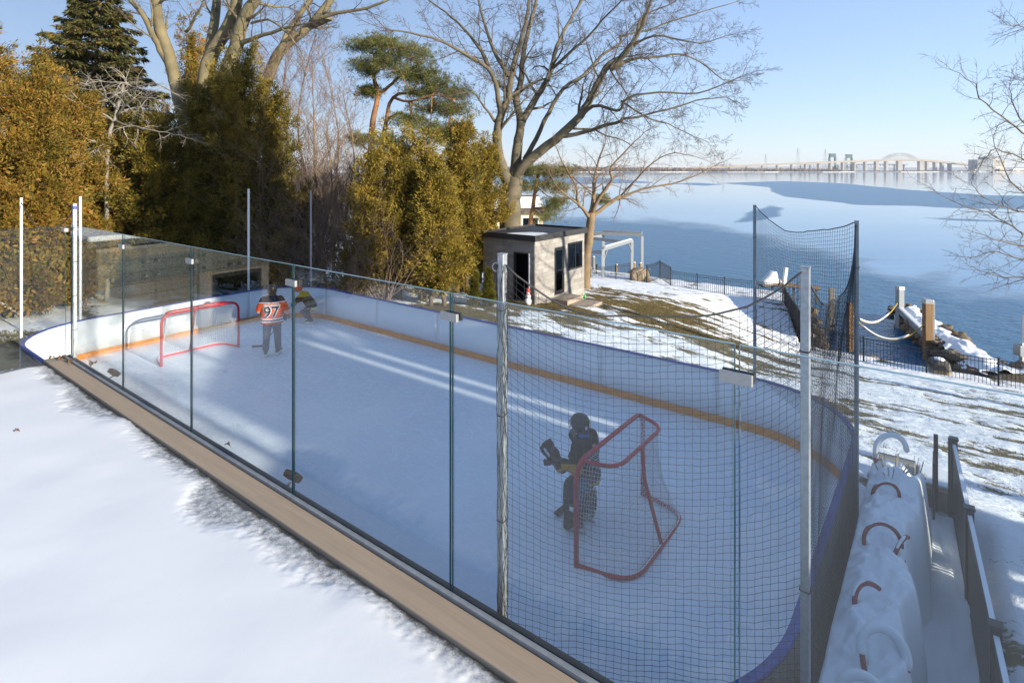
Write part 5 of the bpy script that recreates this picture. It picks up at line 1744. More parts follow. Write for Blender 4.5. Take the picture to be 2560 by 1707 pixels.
for a, b in ((0, 1), (1, 0)):
    A, B = posts[a], posts[b]
    dd = (B - A).normalized()
    MB().bar(A + Vector((0, 0, TZ - 1.0)) - lo, A + dd * 0.8 + Vector((0, 0, TZ - 0.1)) - lo, 0.09).build('brace', M_steel, lift)
MB().bar(posts[0].lerp(posts[1], .05) + Vector((0, 0, TZ + .16)) - lo, posts[0].lerp(posts[1], .95) + Vector((0, 0, TZ + .16)) - lo, 0.2, 0.05).build('snow_cover', M_snow, lift)
dk = empty('dock', (6.0, 53, -4.7), 0, 'low wooden dock with snow beside the boat lift', 'dock')
dd = Vector((0.97, -0.24, 0))
for i in range(12):
    c = Vector((-1.6, 0.6, 0)) + dd * (i * 0.32)
    MB().box(c, (0.30, 2.0, 0.08), Matrix.Rotation(-0.24, 3, 'Z')).build('plank', M_pile, dk)
MB().box(Vector((-1.6, .6, .08)) + dd * 1.76, (3.6, 1.7, 0.09), Matrix.Rotation(-0.24, 3, 'Z')).build('snow_cover', M_snow, dk, False, 0.03)
for i in range(4):
    MB().box(Vector((-1.6 + i * 1.1, -0.35 - i * .27, -0.4)), (0.16, 0.16, 2.2)).build('dock_post', M_oldwood, dk)
wd = empty('timber_walkway', px(1560, 690, -4.1), 0, 'grey timber walkway below the lift posts', 'walkway')
a, b = px(1515, 712, -3.95), px(1610, 672, -4.3)
o0 = px(1560, 690, -4.1)
for i in range(14):
    c = a.lerp(b, i / 13) - o0
    MB().box(c, (0.42, 1.1, 0.07), Matrix.Rotation(math.atan2((b - a).y, (b - a).x), 3, 'Z')).build('plank', M_oldwoodx, wd)
for (sx, sy, h, lab) in ((1484, 690, 1.6, 'short white-tipped dock post nearest the shed'), (1541, 690, 0.95, 'short brown dock post under the lift'), (1494, 700, 0.7, 'stubby dock post left of the front lift leg'), (1586, 684, 0.95, 'stubby tan post near the right lift leg'), (1601, 684, 0.9, 'rightmost stubby tan post at the lift')):
    q = px(sx, sy, -4.2)
    e = empty('dock_post', q, 0, lab, 'post', 'short dock posts')
    MB().tube([(0, 0, -1), (0, 0, h)], 0.12, 9).build('shaft', M_pile if sx > 1500 else M_oldwood, e, True)
    MB().ball((0, 0, h), (0.12, 0.12, 0.05), 9, 5).build('snow_cap', M_snow, e, True)

# snow-covered boat and its wooden stage
bp = px(1925, 716, -4.4)
e = empty('covered_boat', bp, 0.5, 'small boat under white snow cover at the end of the plank wall', 'boat')
b = MB()
b.loft([(0, 0, 0.0, 0.9, 0.22), (0, 0, 0.15, 1.15, 0.40), (0, 0, 0.30, 1.2, 0.46)], 16, 0, 2.4)
b.build('hull', M_oldwoodx, e, True)
b = MB(); b.loft([(0, 0, 0.30, 1.15, 0.48), (0.05, 0, 0.55, 0.9, 0.45), (0.25, 0, 0.85, 0.5, 0.38), (0.35, 0, 1.10, 0.34, 0.30), (0.38, 0, 1.15, 0.2, 0.2)], 16, 0, 2.6)
b.build('snow_cover', M_snow, e, True)
e = empty('wooden_stage', px(1985, 716, -4.3), -0.5, 'tan plank stage under the leaning post', 'stage')
for i in range(9):
    MB().box2(-1.8 + i * 0.4, -1.43 + i * 0.4, -0.7, 0.8, 0, 0.07).build('plank', M_pile, e)
for x in (-1.5, 0, 1.5):
    MB().box2(x - .08, x + .08, -.6, -.44, -1.2, 0).build('leg', M_oldwood, e)

# pet crate and tyre beyond the fence
cp = px(2348, 938, -3.78)
e = empty('pet_crate', cp, -0.35, 'brown and grey plastic pet crate behind the fence', 'crate')
M_cr1 = mat_plain('crate_tan', (0.30, 0.23, 0.15), 0.6, 0, .15, 9, .1); M_cr2 = mat_plain('crate_grey', (0.08, 0.075, 0.07), 0.6, 0, .2, 9, .1)
MB().loft([(0, 0, 0, .30, .40), (0, 0, .30, .34, .44)], 24, 0, 5).build('lower_shell', M_cr1, e)
MB().loft([(0, 0, .302, .35, .45), (0, 0, .34, .35, .45), (0, 0, .36, .33, .43), (0, 0, .58, .29, .39), (0, 0, .66, .20, .30)], 24, 0, 5).build('upper_shell', M_cr2, e)
for i in range(5):
    MB().box2(-0.16 + i * .08, -0.145 + i * .08, -.455, -.44, .08, .56).build('door_bar', M_black, e)
for s in (-1, 1):
    for i in range(4):
        MB().box2(s * .335 - .01, s * .335 + .01, -.25 + i * .15, -.17 + i * .15, .42, .47).build('vent_slot', M_black, e)
MB().ball((0, 0, .67), (.2, .28, .04), 12, 5).build('snow_cover', M_snow, e, True)
tp_ = px(2474, 945, -3.80)
e = empty('tyre', tp_, 0, 'black car tyre lying in the snow beyond the fence', 'tyre')
tm = MB()
prof = [(0.22, .02), (0.20, .08), (0.22, .15), (0.27, .19), (0.33, .19), (0.365, .15), (0.37, .08), (0.365, .03), (0.33, 0), (0.26, 0)]
vs, fs = [], []
for k in range(28):
    a = 6.283 * k / 28
    for r_, z_ in prof: vs.append((r_ * math.cos(a), r_ * math.sin(a), z_ + .02))
m = len(prof)
for k in range(28):
    for j in range(m):
        fs.append((k * m + j, ((k + 1) % 28) * m + j, ((k + 1) % 28) * m + (j + 1) % m, k * m + (j + 1) % m))
tm.add(vs, fs).build('tread', mat_plain('tyre_rubber', (0.018, 0.018, 0.019), 0.75, 0, .2, 20, .4), e, True)
MB().tube([(0.31 * math.cos(a), 0.31 * math.sin(a), .205) for a in [6.283 * k / 20 for k in range(13)]], .03, 6).build('snow_rim', M_snow, e, True)
# steel lift post at the right edge
rp_ = pd(2556, 900, 27.0)
e = empty('lift_post', (rp_.x, rp_.y, -5.2), 0, 'grey steel lift post with a box at the right edge of the lake', 'post')
MB().box2(-.09, .09, -.09, .09, -1, 1.6).build('shaft', M_steel, e, False, .01)
MB().box2(-.28, .28, -.2, .2, 1.0, 1.5).build('motor_box', M_greysteel, e, False, .02)
MB().tube([(0, 0, 1.5), (0, 0, 2.9)], .03, 6).build('rod', M_steel, e)
MB().bar((-.1, 0, .4), (-1.4, -.3, -.9), .06).build('brace', M_black, e)

# ------------------------------------------------------------------ neighbour's house beyond the cedars
nh = Vector((0.2, 60, -3.3))
e = empty('cream_house', nh, 0.25, 'cream house with white windows and snowy roof behind the shed', 'house')
M_cream = mat_wood('cream_siding', (0.55, 0.46, 0.30), 0.08, 0.8, 0, 2)
MB().box2(-5, 3.2, 0, 6, 0, 3.3).build('wall', M_cream, e)
rfm = MB().add([(-5.4, -.4, 3.25), (3.6, -.4, 3.25), (3.6, 6.4, 3.25), (-5.4, 6.4, 3.25), (-5.4, 3, 5.1), (3.6, 3, 5.1), (-5.4, -.4, 3.45), (3.6, -.4, 3.45), (3.6, 6.4, 3.45), (-5.4, 6.4, 3.45)],
               [(6, 7, 5, 4), (8, 9, 4, 5), (0, 1, 7, 6), (2, 3, 9, 8), (1, 2, 8, 5, 7), (3, 0, 6, 4, 9), (0, 3, 2, 1)]).build('roof', mat_plain('brown_shingle', (0.12, 0.095, 0.075), .9, 0, .3, 3, .3), e)
MB().add([(-5.3, 0.3, 3.86), (3.5, 0.3, 3.86), (3.5, 2.4, 4.85), (-5.3, 2.4, 4.85), (-5.3, 0.3, 3.94), (3.5, 0.3, 3.94), (3.5, 2.4, 4.93), (-5.3, 2.4, 4.93)], [(0, 3, 2, 1), (4, 5, 6, 7), (0, 1, 5, 4), (1, 2, 6, 5), (2, 3, 7, 6), (3, 0, 4, 7)]).build('roof_snow', M_snow, rfm)
for x in (-4.2, -2.6, -0.7, 0.3, 1.3, 2.3):
    w_ = MB().box2(x - .42, x + .42, -.06, .02, 1.1, 2.9).build('window', M_white, e)
    MB().box2(x - .33, x + .33, -.075, -.062, 1.2, 2.8).build('pane', M_winglass, w_)
# ------------------------------------------------------------------ hockey goals
def arc_path(pts, r, k=6):
    """round the inner corners of a polyline"""
    P = [Vector(p) for p in pts]
    out = [P[0]]
    for a, b, c in zip(P[:-2], P[1:-1], P[2:]):
        d0, d1 = (a - b).normalized(), (c - b).normalized()
        rr_ = min(r, (a - b).length * .49, (c - b).length * .49)
        s, e = b + d0 * rr_, b + d1 * rr_
        for i in range(k + 1):
            t = i / k
            out.append(s * (1 - t) ** 2 + b * 2 * t * (1 - t) + e * t * t)
    out.append(P[-1])
    return out


def goal(u, n, flip, label):
    e = empty('hockey_goal', R(u, n, 0.0), ROTZ + (math.pi if flip else 0), label, 'hockey goal', 'hockey goals')
    W, H, D, DT = 0.915, 1.22, 0.66, 0.40
    r = 0.030
    MB().tube(arc_path([(0, -W, 0), (0, -W, H - r), (0, W, H - r), (0, W, 0)], 0.24, 8), r, 10).build('goal_posts', M_red, e, True)
    base = arc_path([(0, -W, r), (-D, -W * .86, r), (-D, W * .86, r), (0, W, r)], 0.30, 8)
    MB().tube(base, r * .95, 8).build('base_frame', M_red, e, True)
    shelf = arc_path([(0, -W + .12, H - r - .01), (-DT, -W * .72, H - .06), (-DT, W * .72, H - .06), (0, W - .12, H - r - .01)], 0.24, 8)
    MB().tube(shelf, r * .8, 8).build('top_shelf', M_red, e, True)
    MB().tube([(-DT, 0, H - .06), (-DT - .04, 0, .75), (-D, 0, r)], r * .8, 8).build('centre_brace', M_red, e, True)

    def resample(path, m):
        L = [0]
        for a, b in zip(path[:-1], path[1:]): L.append(L[-1] + (b - a).length)
        o = []
        for i in range(m + 1):
            s = L[-1] * i / m
            k = min(max(int(np.searchsorted(L, s)) - 1, 0), len(path) - 2)
            o.append(path[k].lerp(path[k + 1], (s - L[k]) / max(1e-6, L[k + 1] - L[k])))
        return np.array([tuple(v) for v in o])
    m, q = 56, 24
    A, B = resample(shelf, m), resample(base, m)
    P = np.array([A * (1 - t) + B * t + np.array([0.10 * math.sin(math.pi * t) * (1 if 0.2 < 1 else 0), 0, 0]) * np.minimum(1, -A[:, :1] * 4) for t in np.linspace(0, 1, q + 1)])
    P += (np.random.RandomState(4).rand(*P.shape) - .5) * 0.012
    C0 = resample([Vector((0, -W + .10, H - r)), Vector((0, W - .10, H - r))], 34)
    C1 = np.stack([np.full(35, -DT), np.linspace(-W * .70, W * .70, 35), np.full(35, H - .06)], -1)
    Tp = np.array([C0 * (1 - t) + C1 * t - np.array([0, 0, .04 * math.sin(math.pi * t)]) for t in np.linspace(0, 1, 9)])
    p0, p1 = [], []
    for G in (P, Tp):
        p0 += [G[:-1].reshape(-1, 3), G[:, :-1].reshape(-1, 3)]
        p1 += [G[1:].reshape(-1, 3), G[:, 1:].reshape(-1, 3)]
    p0, p1 = np.concatenate(p0), np.concatenate(p1)
    rr_ = np.full(len(p0), 0.0032)
    V, Fc = segments(p0, p1, rr_, rr_)
    link('goal_net', np_mesh('goal_net', V, Fc, True), M_whitenet, e)
    # net laced round the base pipe
    MB().tube([v + Vector((0.0, 0, r * .8)) for v in base], 0.010, 5).build('net_lacing', M_whitenet, e, True)
    return e


goal(-14.60, 6.55, False, 'empty red hockey goal in front of the end board')
goal(-3.40, 6.62, True, 'red hockey goal behind the goalie, seen through the net')

# snow scraped up around the near goal
rs = np.random.RandomState(6)
us = np.arange(-3.6, -1.0, 0.03); ns_ = np.arange(4.2, 9.8, 0.03)
UU, NN = np.meshgrid(us, ns_, indexing='ij')
hgt = np.maximum(0, fbm(UU * 1.1 + NN * .8, NN * 1.0 - UU * 2.2, 4) - 0.50) * 0.20 * sstep(-3.6, -2.8, UU) * sstep(-1.0, -1.2, UU) * sstep(4.2, 5.2, NN) * sstep(9.8, 8.8, NN)
V = np.stack([UU, NN, hgt - 0.004], -1).reshape(-1, 3)
n0, n1 = UU.shape
ii = (np.arange(n0 - 1)[:, None] * n1 + np.arange(n1 - 1)[None, :]).ravel()
o = link('scraped_snow', np_mesh('scraped_snow', V, np.stack([ii, ii + n1, ii + n1 + 1, ii + 1], -1), True), M_snow)
o.rotation_euler = (0, 0, ROTZ)
tag(o, 'ridges of scraped snow on the ice around the near goal', 'snow', None, 'stuff')


# ------------------------------------------------------------------ people
def limb(mb, pts, rads, sides=12):
    mb.tube(pts, rads, sides)
    for p, r_ in zip(pts, rads):
        rr_ = r_ if not isinstance(r_, tuple) else min(r_)
        mb.ball(p, rr_ * 0.99, 12, 8)


def hand(mb, w, d, up, s=1.0, curl=0.9, side=1):
    """palm, four curled fingers of different length, thumb from the palm's side"""
    w, d, up = Vector(w), Vector(d).normalized(), Vector(up)
    up = (up - d * up.dot(d)).normalized()
    x = d.cross(up) * side
    c = w + d * 0.05 * s
    M = Matrix((x, d, up)).transposed()
    mb.ball(c, (0.046 * s, 0.055 * s, 0.022 * s), 12, 8, M)
    for i, ln in enumerate((0.070, 0.080, 0.075, 0.060)):
        b = c + x * (0.033 - i * 0.022) * s + d * 0.042 * s
        p1 = b + (d * math.cos(curl * .4) - up * math.sin(curl * .4)) * ln * .42 * s
        p2 = p1 + (d * math.cos(curl * 1.2) - up * math.sin(curl * 1.2)) * ln * .34 * s
        p3 = p2 + (d * math.cos(curl * 2.0) - up * math.sin(curl * 2.0)) * ln * .26 * s
        limb(mb, [b, p1, p2, p3], [0.0125 * s, 0.0120 * s, 0.0115 * s, 0.010 * s], 8)
    b = c + x * 0.040 * s - d * 0.02 * s
    limb(mb, [b, b + (x * .7 + d * .6 - up * .3).normalized() * 0.035 * s, b + (x * .35 + d * .8 - up * .6).normalized() * 0.066 * s], [0.015 * s, 0.0135 * s, 0.011 * s], 8)


def mat_bands(name, base, zb, yoke=None, sleeve_x=None, sleeve=None, rough=0.8, extra=None):
    """cloth dyed in bands: zb = [(z0, z1, colour)] on the trunk, sleeve bands outside sleeve_x"""
    t = NT(name)
    v = t.coords('Object')
    s = t.node('ShaderNodeSeparateXYZ')
    t.link(v, s.inputs[0])
    zz_ = s.outputs['Z']
    ax = t.math('ABSOLUTE', s.outputs['X'])

    def band(c, z0, z1, col, gate=None):
        g = t.math('MULTIPLY', t.math('GREATER_THAN', zz_, z0), t.math('LESS_THAN', zz_, z1))
        if gate is not None: g = t.math('MULTIPLY', g, gate)
        return t.mix(g, c, col)
    n = t.noise(7, 5, v)
    c = t.ramp(n, [(0.3, tuple(x * .82 for x in base)), (0.7, base)])
    inn = outg = None
    if sleeve_x:
        outg = t.math('GREATER_THAN', ax, sleeve_x)
        inn = t.math('LESS_THAN', ax, sleeve_x)
    for z0, z1, col in zb: c = band(c, z0, z1, col, inn)
    for z0, z1, col in (sleeve or []): c = band(c, z0, z1, col, outg)
    for z0, z1, col in (yoke or []): c = band(c, z0, z1, col)
    t.set(color=c, rough=rough, spec=0.2, normal=t.bump(t.noise(16, 4, v), 0.5, 0.02))
    return t.m


SKIN = mat_plain('skin', (0.55, 0.34, 0.25), 0.55, 0, 0.06, 9, 0.05)
HAIR = mat_plain('dark_hair', (0.05, 0.03, 0.02), 0.7, 0, 0.3, 30, 0.2)
NAVY, WHITE_, ORANGE, GOLD = (0.012, 0.020, 0.055), (0.78, 0.78, 0.78), (0.74, 0.095, 0.020), (0.55, 0.34, 0.03)


def head(e, c, s=1.0, yaw=0.0, body=None):
    """head on the body mesh and a face: eyes at half height, nose, mouth, ears, hair"""
    M = Matrix.Rotation(yaw, 3, 'Z')
    c = Vector(c)
    f = MB()
    for sx in (-1, 1):
        f.ball(c + M @ Vector((sx * .032, .088, .005)) * s, 0.012 * s, 8, 6)
    f.build('eyes', M_dark, e, True)
    f = MB(); f.tube([c + M @ Vector(p) * s for p in ((-.026, .088, -.058), (0, .094, -.060), (.026, .088, -.058))], 0.006 * s, 6)
    f.build('mouth', mat_plain('lips', (0.42, 0.16, 0.13), .5, 0, .05, 9, 0) if 'lips' not in MATS else MATS['lips'], e, True)
    h = MB(); h.ball(c + M @ Vector((0, -.02, .035)) * s, (0.083 * s, 0.093 * s, 0.092 * s), 16, 10, M)
    h.build('hair', HAIR, e, True)
    if body is not None:
        body.ball(c, (0.076 * s, 0.094 * s, 0.115 * s), 16, 12, M)
        body.tube([c + M @ Vector(p) * s for p in ((0, .085, .02), (0, .112, -.020), (0, .095, -.028))], [0.008 * s, 0.014 * s, 0.010 * s], 8)
        for sx in (-1, 1):
            body.ball(c + M @ Vector((sx * .078, -.005, -.005)) * s, (0.010 * s, 0.020 * s, 0.030 * s), 8, 6, M)


def skate(e, ankle, yaw, s=1.0, zsole=0.075):
    a = Vector(ankle)
    M = Matrix.Rotation(yaw, 4, 'Z')
    b = MB()
    z = zsole * s
    P = lambda x, y, zz: tuple((M @ Vector((x * s, y * s, 0))) + Vector((a.x, a.y, zz)))
    b.tube([P(0, -.01, a.z + .07 * s), P(0, -.02, a.z), P(0, 0, z + .06 * s)], [.056 * s, .052 * s, .055 * s], 10)
    b.tube([P(0, -.09, z + .035 * s), P(0, 0, z + .045 * s), P(0, .10, z + .035 * s), P(0, .18, z + .025 * s)], [(.040 * s, .035 * s), (.046 * s, .045 * s), (.046 * s, .036 * s), (.030 * s, .022 * s)], 10)
    o = b.build('skate_boot', mat_plain('skate_black', (0.02, 0.02, 0.022), 0.45, 0, .3, 12, .1) if 'skate_black' not in MATS else MATS['skate_black'], e, True, 0, 0.010 * s)
    h = MB()
    M3 = Matrix.Rotation(yaw, 3, 'Z')
    for y in (-.055, .10):
        h.box(P(0, y, z * .62), (.024 * s, .06 * s, z * .62), M3)
    h.box(P(0, .025, z * .45), (.016 * s, .25 * s, z * .22), M3)
    h.build('blade_holder', M_white, o)
    MB().box(P(0, .03, z * .165), (.005 * s, .29 * s, z * .33), M3).build('blade', M_brushed, o)


def text_on(e, name, txt, size, rx, ry, zc, mat, off=0.012, back=True, cx=0.0, bold=0.0):
    cu = bpy.data.curves.new(name, 'FONT')
    cu.body, cu.size, cu.align_x, cu.align_y, cu.offset = txt, size, 'CENTER', 'CENTER', bold
    tmp = bpy.data.objects.new('tmp_text', cu)
    COL.objects.link(tmp)
    dg = bpy.context.evaluated_depsgraph_get()
    me = bpy.data.meshes.new_from_object(tmp.evaluated_get(dg))
    bpy.data.objects.remove(tmp)
    bm = bmesh.new(); bm.from_mesh(me)
    bmesh.ops.subdivide_edges(bm, edges=[q for q in bm.edges if q.calc_length() > .03], cuts=2)
    ex = bmesh.ops.extrude_face_region(bm, geom=bm.faces[:])
    for v in bm.verts: v.co.z = 0.0
    for g in ex['geom']:
        if isinstance(g, bmesh.types.BMVert): g.co.z = 0.004
    for v in bm.verts:
        x, y, d = v.co.x + cx, v.co.y, v.co.z
        q = ry * math.sqrt(max(0.05, 1 - (x / rx) ** 2)) + off + d
        v.co = Vector((x, -q, zc + y)) if back else Vector((-x, q, zc + y))
    bmesh.ops.recalc_face_normals(bm, faces=bm.faces[:])
    bm.to_mesh(me); bm.free()
    me.materials.clear()
    return link(name, me, mat, e)


# player with the orange jersey, from behind
pp = px(680, 889, 0.0)
e = empty('person', pp, 0.30, 'player in an orange jersey and dark helmet, back turned, standing right of the empty goal', 'person')
b = MB()
HC = (0.0, 0.045, 1.625)
limb(b, [(0, 0, .90), (0, 0, 1.12), (0, -.01, 1.36)], [(.15, .10), (.15, .10), (.16, .10)])
limb(b, [(0, 0, 1.38), (0, .02, 1.52)], [.07, .058])
for s in (-1, 1):
    limb(b, [(s * .17, 0, 1.40), (s * .30, -.02 if s > 0 else .06, 1.14), (.33, .16, .99) if s > 0 else (-.17, .28, 1.02)], [.055, .045, .035])
    limb(b, [(s * .10, 0, .88), (s * .125, .03, .52), (s * .14, -.01 + .03 * s, .17)], [.085, .062, .045])
head(e, HC, 1.0, 0.1, b)
b.build('body', SKIN, e, True, 0, 0.013)
j = MB()
j.loft([(0, 0, .80, .245, .165), (0, 0, .84, .262, .180), (0, 0, .98, .252, .172), (0, 0, 1.14, .246, .168), (0, -.01, 1.28, .250, .165), (0, -.01, 1.38, .232, .145), (0, 0, 1.45, .165, .115), (0, .01, 1.50, .095, .085)], 28)
limb(j, [(.185, -.005, 1.395), (.262, -.02, 1.27), (.315, -.02, 1.14), (.335, .06, 1.05), (.335, .13, 1.00)], [.092, .090, .086, .078, .066])
limb(j, [(-.185, -.005, 1.395), (-.255, .02, 1.27), (-.30, .06, 1.14), (-.25, .17, 1.06), (-.19, .25, 1.02)], [.092, .090, .086, .078, .066])
m = mat_bands('orange_jersey', ORANGE, [(.862, .892, WHITE_), (.898, .920, NAVY), (.926, .956, WHITE_)], [(1.335, 1.352, WHITE_), (1.352, 1.6, NAVY)], .285, [(1.02, 1.045, WHITE_), (1.075, 1.10, WHITE_)])
jo = j.build('jersey', m, e, True, 0, 0.013)
NUMM = mat_plain('number_navy', NAVY, .7, 0, .1, 9, 0); NUMW = mat_plain('number_white', (0.75, 0.75, 0.75), .7, 0, .05, 9, 0)
text_on(jo, 'number_outline', '97', .36, .252, .170, 1.11, NUMW, 0.006, bold=0.022)
text_on(jo, 'number', '97', .36, .252, .170, 1.11, NUMM, 0.013, bold=0.006)
text_on(jo, 'name_lettering', 'McDAVID', .085, .252, .165, 1.285, NUMW, 0.010, bold=0.002)
p = MB()
p.ball((0, 0, .88), (.18, .135, .13), 16, 10)
for s in (-1, 1):
    limb(p, [(s * .095, 0, .86), (s * .112, .02, .70), (s * .125, .03, .52), (s * .135, .01, .34), (s * .14, -.01 + .03 * s, .20)], [.115, .105, .088, .082, .080])
p.build('trousers', mat_plain('grey_blue_cloth', (0.085, 0.105, 0.145), .85, 0, .2, 6, .5, 14, (1, 1, 1), .2, .03), e, True, 0, 0.013)
h = MB()
hc = Vector(HC)
h.loft([(0, .030, 1.520, .092, .098), (0, .030, 1.58, .108, .124), (0, .032, 1.64, .114, .138), (0, .034, 1.70, .110, .132), (0, .036, 1.745, .084, .100), (0, .036, 1.765, .045, .055)], 24)
ho = h.build('helmet', mat_plain('black_helmet', (0.022, 0.024, 0.028), .35, 0, .2, 12, .05), e, True)
MB().tube([(.112 * math.cos(a), .032 + .136 * math.sin(a), 1.655) for a in [math.pi * k / 18 + math.pi for k in range(19)]], .006, 6).build('shell_seam', M_charcoal, ho, True)
for s in (-1, 1):
    MB().tube([(s * .095, .06, 1.56), (s * .07, .09, 1.50), (0, .10, 1.485)], .006, 5).build('chin_strap', M_black, ho, True)
GL = mat_plain('blue_black_glove', (0.02, 0.035, 0.13), .6, 0, .3, 12, .2)
for s, w, d in ((1, (.335, .15, .985), (-.25, .5, -.55)), (-1, (-.18, .27, 1.01), (.3, .55, -.5))):
    g = MB()
    d = Vector(d).normalized(); w = Vector(w)
    limb(g, [w - d * .06, w + d * .03], [.062, .055])
    hand(g, w + d * .02, d, (0, 1, .6), 1.35, 1.1, s)
    g.build('glove', GL, e, True, 0, 0.009)
for s in (-1, 1):
    skate(e, (s * .14, -.01 + .03 * s, .15), -.35 * s if s > 0 else .1, 1.05)
RM = Matrix.Rotation(0.30, 3, 'Z')
st = empty('hockey_stick', pp, 0.30, 'hockey stick with yellow tape held by the orange-jersey player', 'hockey stick')
MB().tube([(.36, .17, 1.02), (.31, .22, .93), (-.28, .66, .10)], [(.014, .010)] * 3, 6).build('shaft', M_charcoal, st, True)
MB().add([(-.26, .64, .09), (-.29, .67, .05), (-.55, .76, .015), (-.56, .755, .07), (-.26, .652, .10), (-.29, .682, .06), (-.55, .772, .025), (-.56, .767, .08)], [(0, 1, 2, 3), (7, 6, 5, 4), (0, 4, 5, 1), (1, 5, 6, 2), (2, 6, 7, 3), (3, 7, 4, 0)]).build('blade', M_black, st)
MB().tube([(-.20, .60, .21), (-.28, .66, .10)], [(.017, .013)] * 2, 6).build('tape', mat_plain('yellow_tape', (0.55, 0.60, 0.06), .6, 0, .1, 9, 0), st, True)

# small crouching skater in the far corner
pp = px(770, 806, 0.0)
e = empty('person', pp, 1.30, 'small crouching skater in black and yellow with an orange helmet, in the far corner', 'person')
S = 0.80
b = MB()
HC = (0.02, .36, .98)
limb(b, [(0, -.12, .52), (0, .02, .68), (0, .16, .84)], [(.12, .09), (.12, .09), (.125, .085)])
limb(b, [(0, .18, .86), (0, .29, .93)], [.055, .048])
for s in (-1, 1):
    limb(b, [(s * .13, .16, .84), (s * .25, .24, .68), (s * .12, .42, .60)], [.045, .037, .030])
    limb(b, [(s * .08, -.11, .50), (s * .12, .12, .33), (s * .13, -.06 + .12 * s, .13)], [.072, .052, .038])
head(e, HC, .85, 0, b)
b.build('body', SKIN, e, True, 0, 0.012)
j = MB()
limb(j, [(0, -.15, .48), (0, -.08, .58), (0, .03, .70), (0, .14, .82), (0, .19, .87)], [(.185, .14), (.185, .14), (.185, .13), (.175, .12), (.10, .08)], 20)
for s in (-1, 1):
    limb(j, [(s * .13, .15, .83), (s * .21, .20, .74), (s * .25, .25, .67), (s * .15, .39, .61)], [.078, .074, .068, .055])
j.build('jersey', mat_bands('black_yellow_jersey', (0.018, 0.020, 0.028), [(.36, .43, GOLD), (.43, .46, WHITE_), (.46, .49, GOLD)], [(.80, .99, GOLD)], .24, [(.6, .66, GOLD)]), e, True, 0, 0.012)
p = MB(); p.ball((0, -.12, .48), (.15, .13, .11), 14, 8)
for s in (-1, 1):
    limb(p, [(s * .08, -.11, .48), (s * .12, .12, .34), (s * .13, -.05 + .12 * s, .16)], [.098, .075, .066])
p.build('trousers', mat_plain('dark_grey_cloth', (0.04, 0.045, 0.055), .85, 0, .2, 6, .4), e, True, 0, 0.012)
hm = MB(); c = Vector(HC)
Mh = Matrix.Rotation(-.25, 3, 'X')
hm.ball(c + Vector((0, -.008, .025)), (.105, .125, .110), 18, 12, Mh)
ho = hm.build('helmet', mat_plain('orange_helmet', (0.75, 0.10, 0.03), .4, 0, .1, 9, .05), e, True)
for k in range(5):
    MB().tube([c + Vector((-.07 + .035 * k, .10, .01)), c + Vector((-.065 + .0325 * k, .135, -.05)), c + Vector((-.05 + .025 * k, .11, -.11))], .003, 5).build('cage_bar', M_steel, ho, True)
for s, w, d in ((1, (.13, .41, .60), (-.5, .5, -.4)), (-1, (-.13, .41, .60), (.5, .5, -.4))):
    g = MB(); d = Vector(d).normalized(); w = Vector(w)
    limb(g, [w - d * .04, w + d * .02], [.05, .046])
    hand(g, w + d * .015, d, (0, .5, 1), 1.1, 1.1, s)
    g.build('glove', M_black, e, True, 0, 0.009)
for s in (-1, 1):
    skate(e, (s * .13, -.05 + .12 * s, .13), -.15 * s, .85)
st = empty('hockey_stick', pp, 1.30, 'short hockey stick held low by the small crouching skater', 'hockey stick')
MB().tube([(.14, .38, .66), (.05, .47, .56), (-.30, .90, .08)], [(.012, .009)] * 3, 6).build('shaft', M_charcoal, st, True)
MB().add([(-.28, .88, .075), (-.31, .91, .03), (-.50, .93, .012), (-.51, .93, .06), (-.28, .892, .085), (-.31, .922, .04), (-.50, .942, .022), (-.51, .942, .07)], [(0, 1, 2, 3), (7, 6, 5, 4), (0, 4, 5, 1), (1, 5, 6, 2), (2, 6, 7, 3), (3, 7, 4, 0)]).build('blade', M_black, st)

# goalie in front of the near goal
gp = R(-3.70, 6.42, 0.0)
TH = 0.95
e = gk = empty('person', gp, TH, 'goalie in dark padding with raised catching glove before the near goal', 'person')
b = MB()
HC = (0.0, .07, 1.415)
limb(b, [(0, -.05, .76), (0, -.02, .96), (0, .0, 1.17)], [(.15, .11), (.15, .11), (.16, .11)])
limb(b, [(0, .01, 1.20), (0, .04, 1.32)], [.066, .056])
ARM = {-1: [(-.19, .0, 1.19), (-.30, -.03, .94), (-.40, .17, 1.00)], 1: [(.19, .0, 1.19), (.30, .02, .94), (.27, .24, .92)]}
for s in (-1, 1):
    limb(b, ARM[s], [.055, .045, .036])
    limb(b, [(s * .10, -.05, .74), (s * .15, .07, .44), (s * .17, .02, .14)], [.085, .062, .046])
head(e, HC, .95, 0, b)
b.build('body', SKIN, e, True, 0, 0.013)
j = MB()
j.loft([(0, -.06, .66, .205, .165), (0, -.05, .76, .215, .17), (0, -.03, .92, .215, .165), (0, -.01, 1.08, .235, .16), (0, .0, 1.19, .215, .14), (0, .02, 1.26, .13, .105)], 26)
for s in (-1, 1):
    a = [Vector(v) for v in ARM[s]]
    limb(j, [a[0], a[0].lerp(a[1], .5), a[1], a[1].lerp(a[2], .75)], [.098, .100, .098, .078])
j.build('jersey', mat_bands('dark_goalie_jersey', (0.035, 0.022, 0.018), [(.68, .71, GOLD)], None, .225, [(.86, 1.02, (0.50, 0.27, 0.045))]), e, True, 0, 0.013)
p = MB()
p.ball((0, -.05, .72), (.205, .17, .12), 16, 10)
for s in (-1, 1):
    limb(p, [(s * .105, -.05, .72), (s * .13, .02, .58), (s * .15, .06, .48)], [.130, .120, .10])
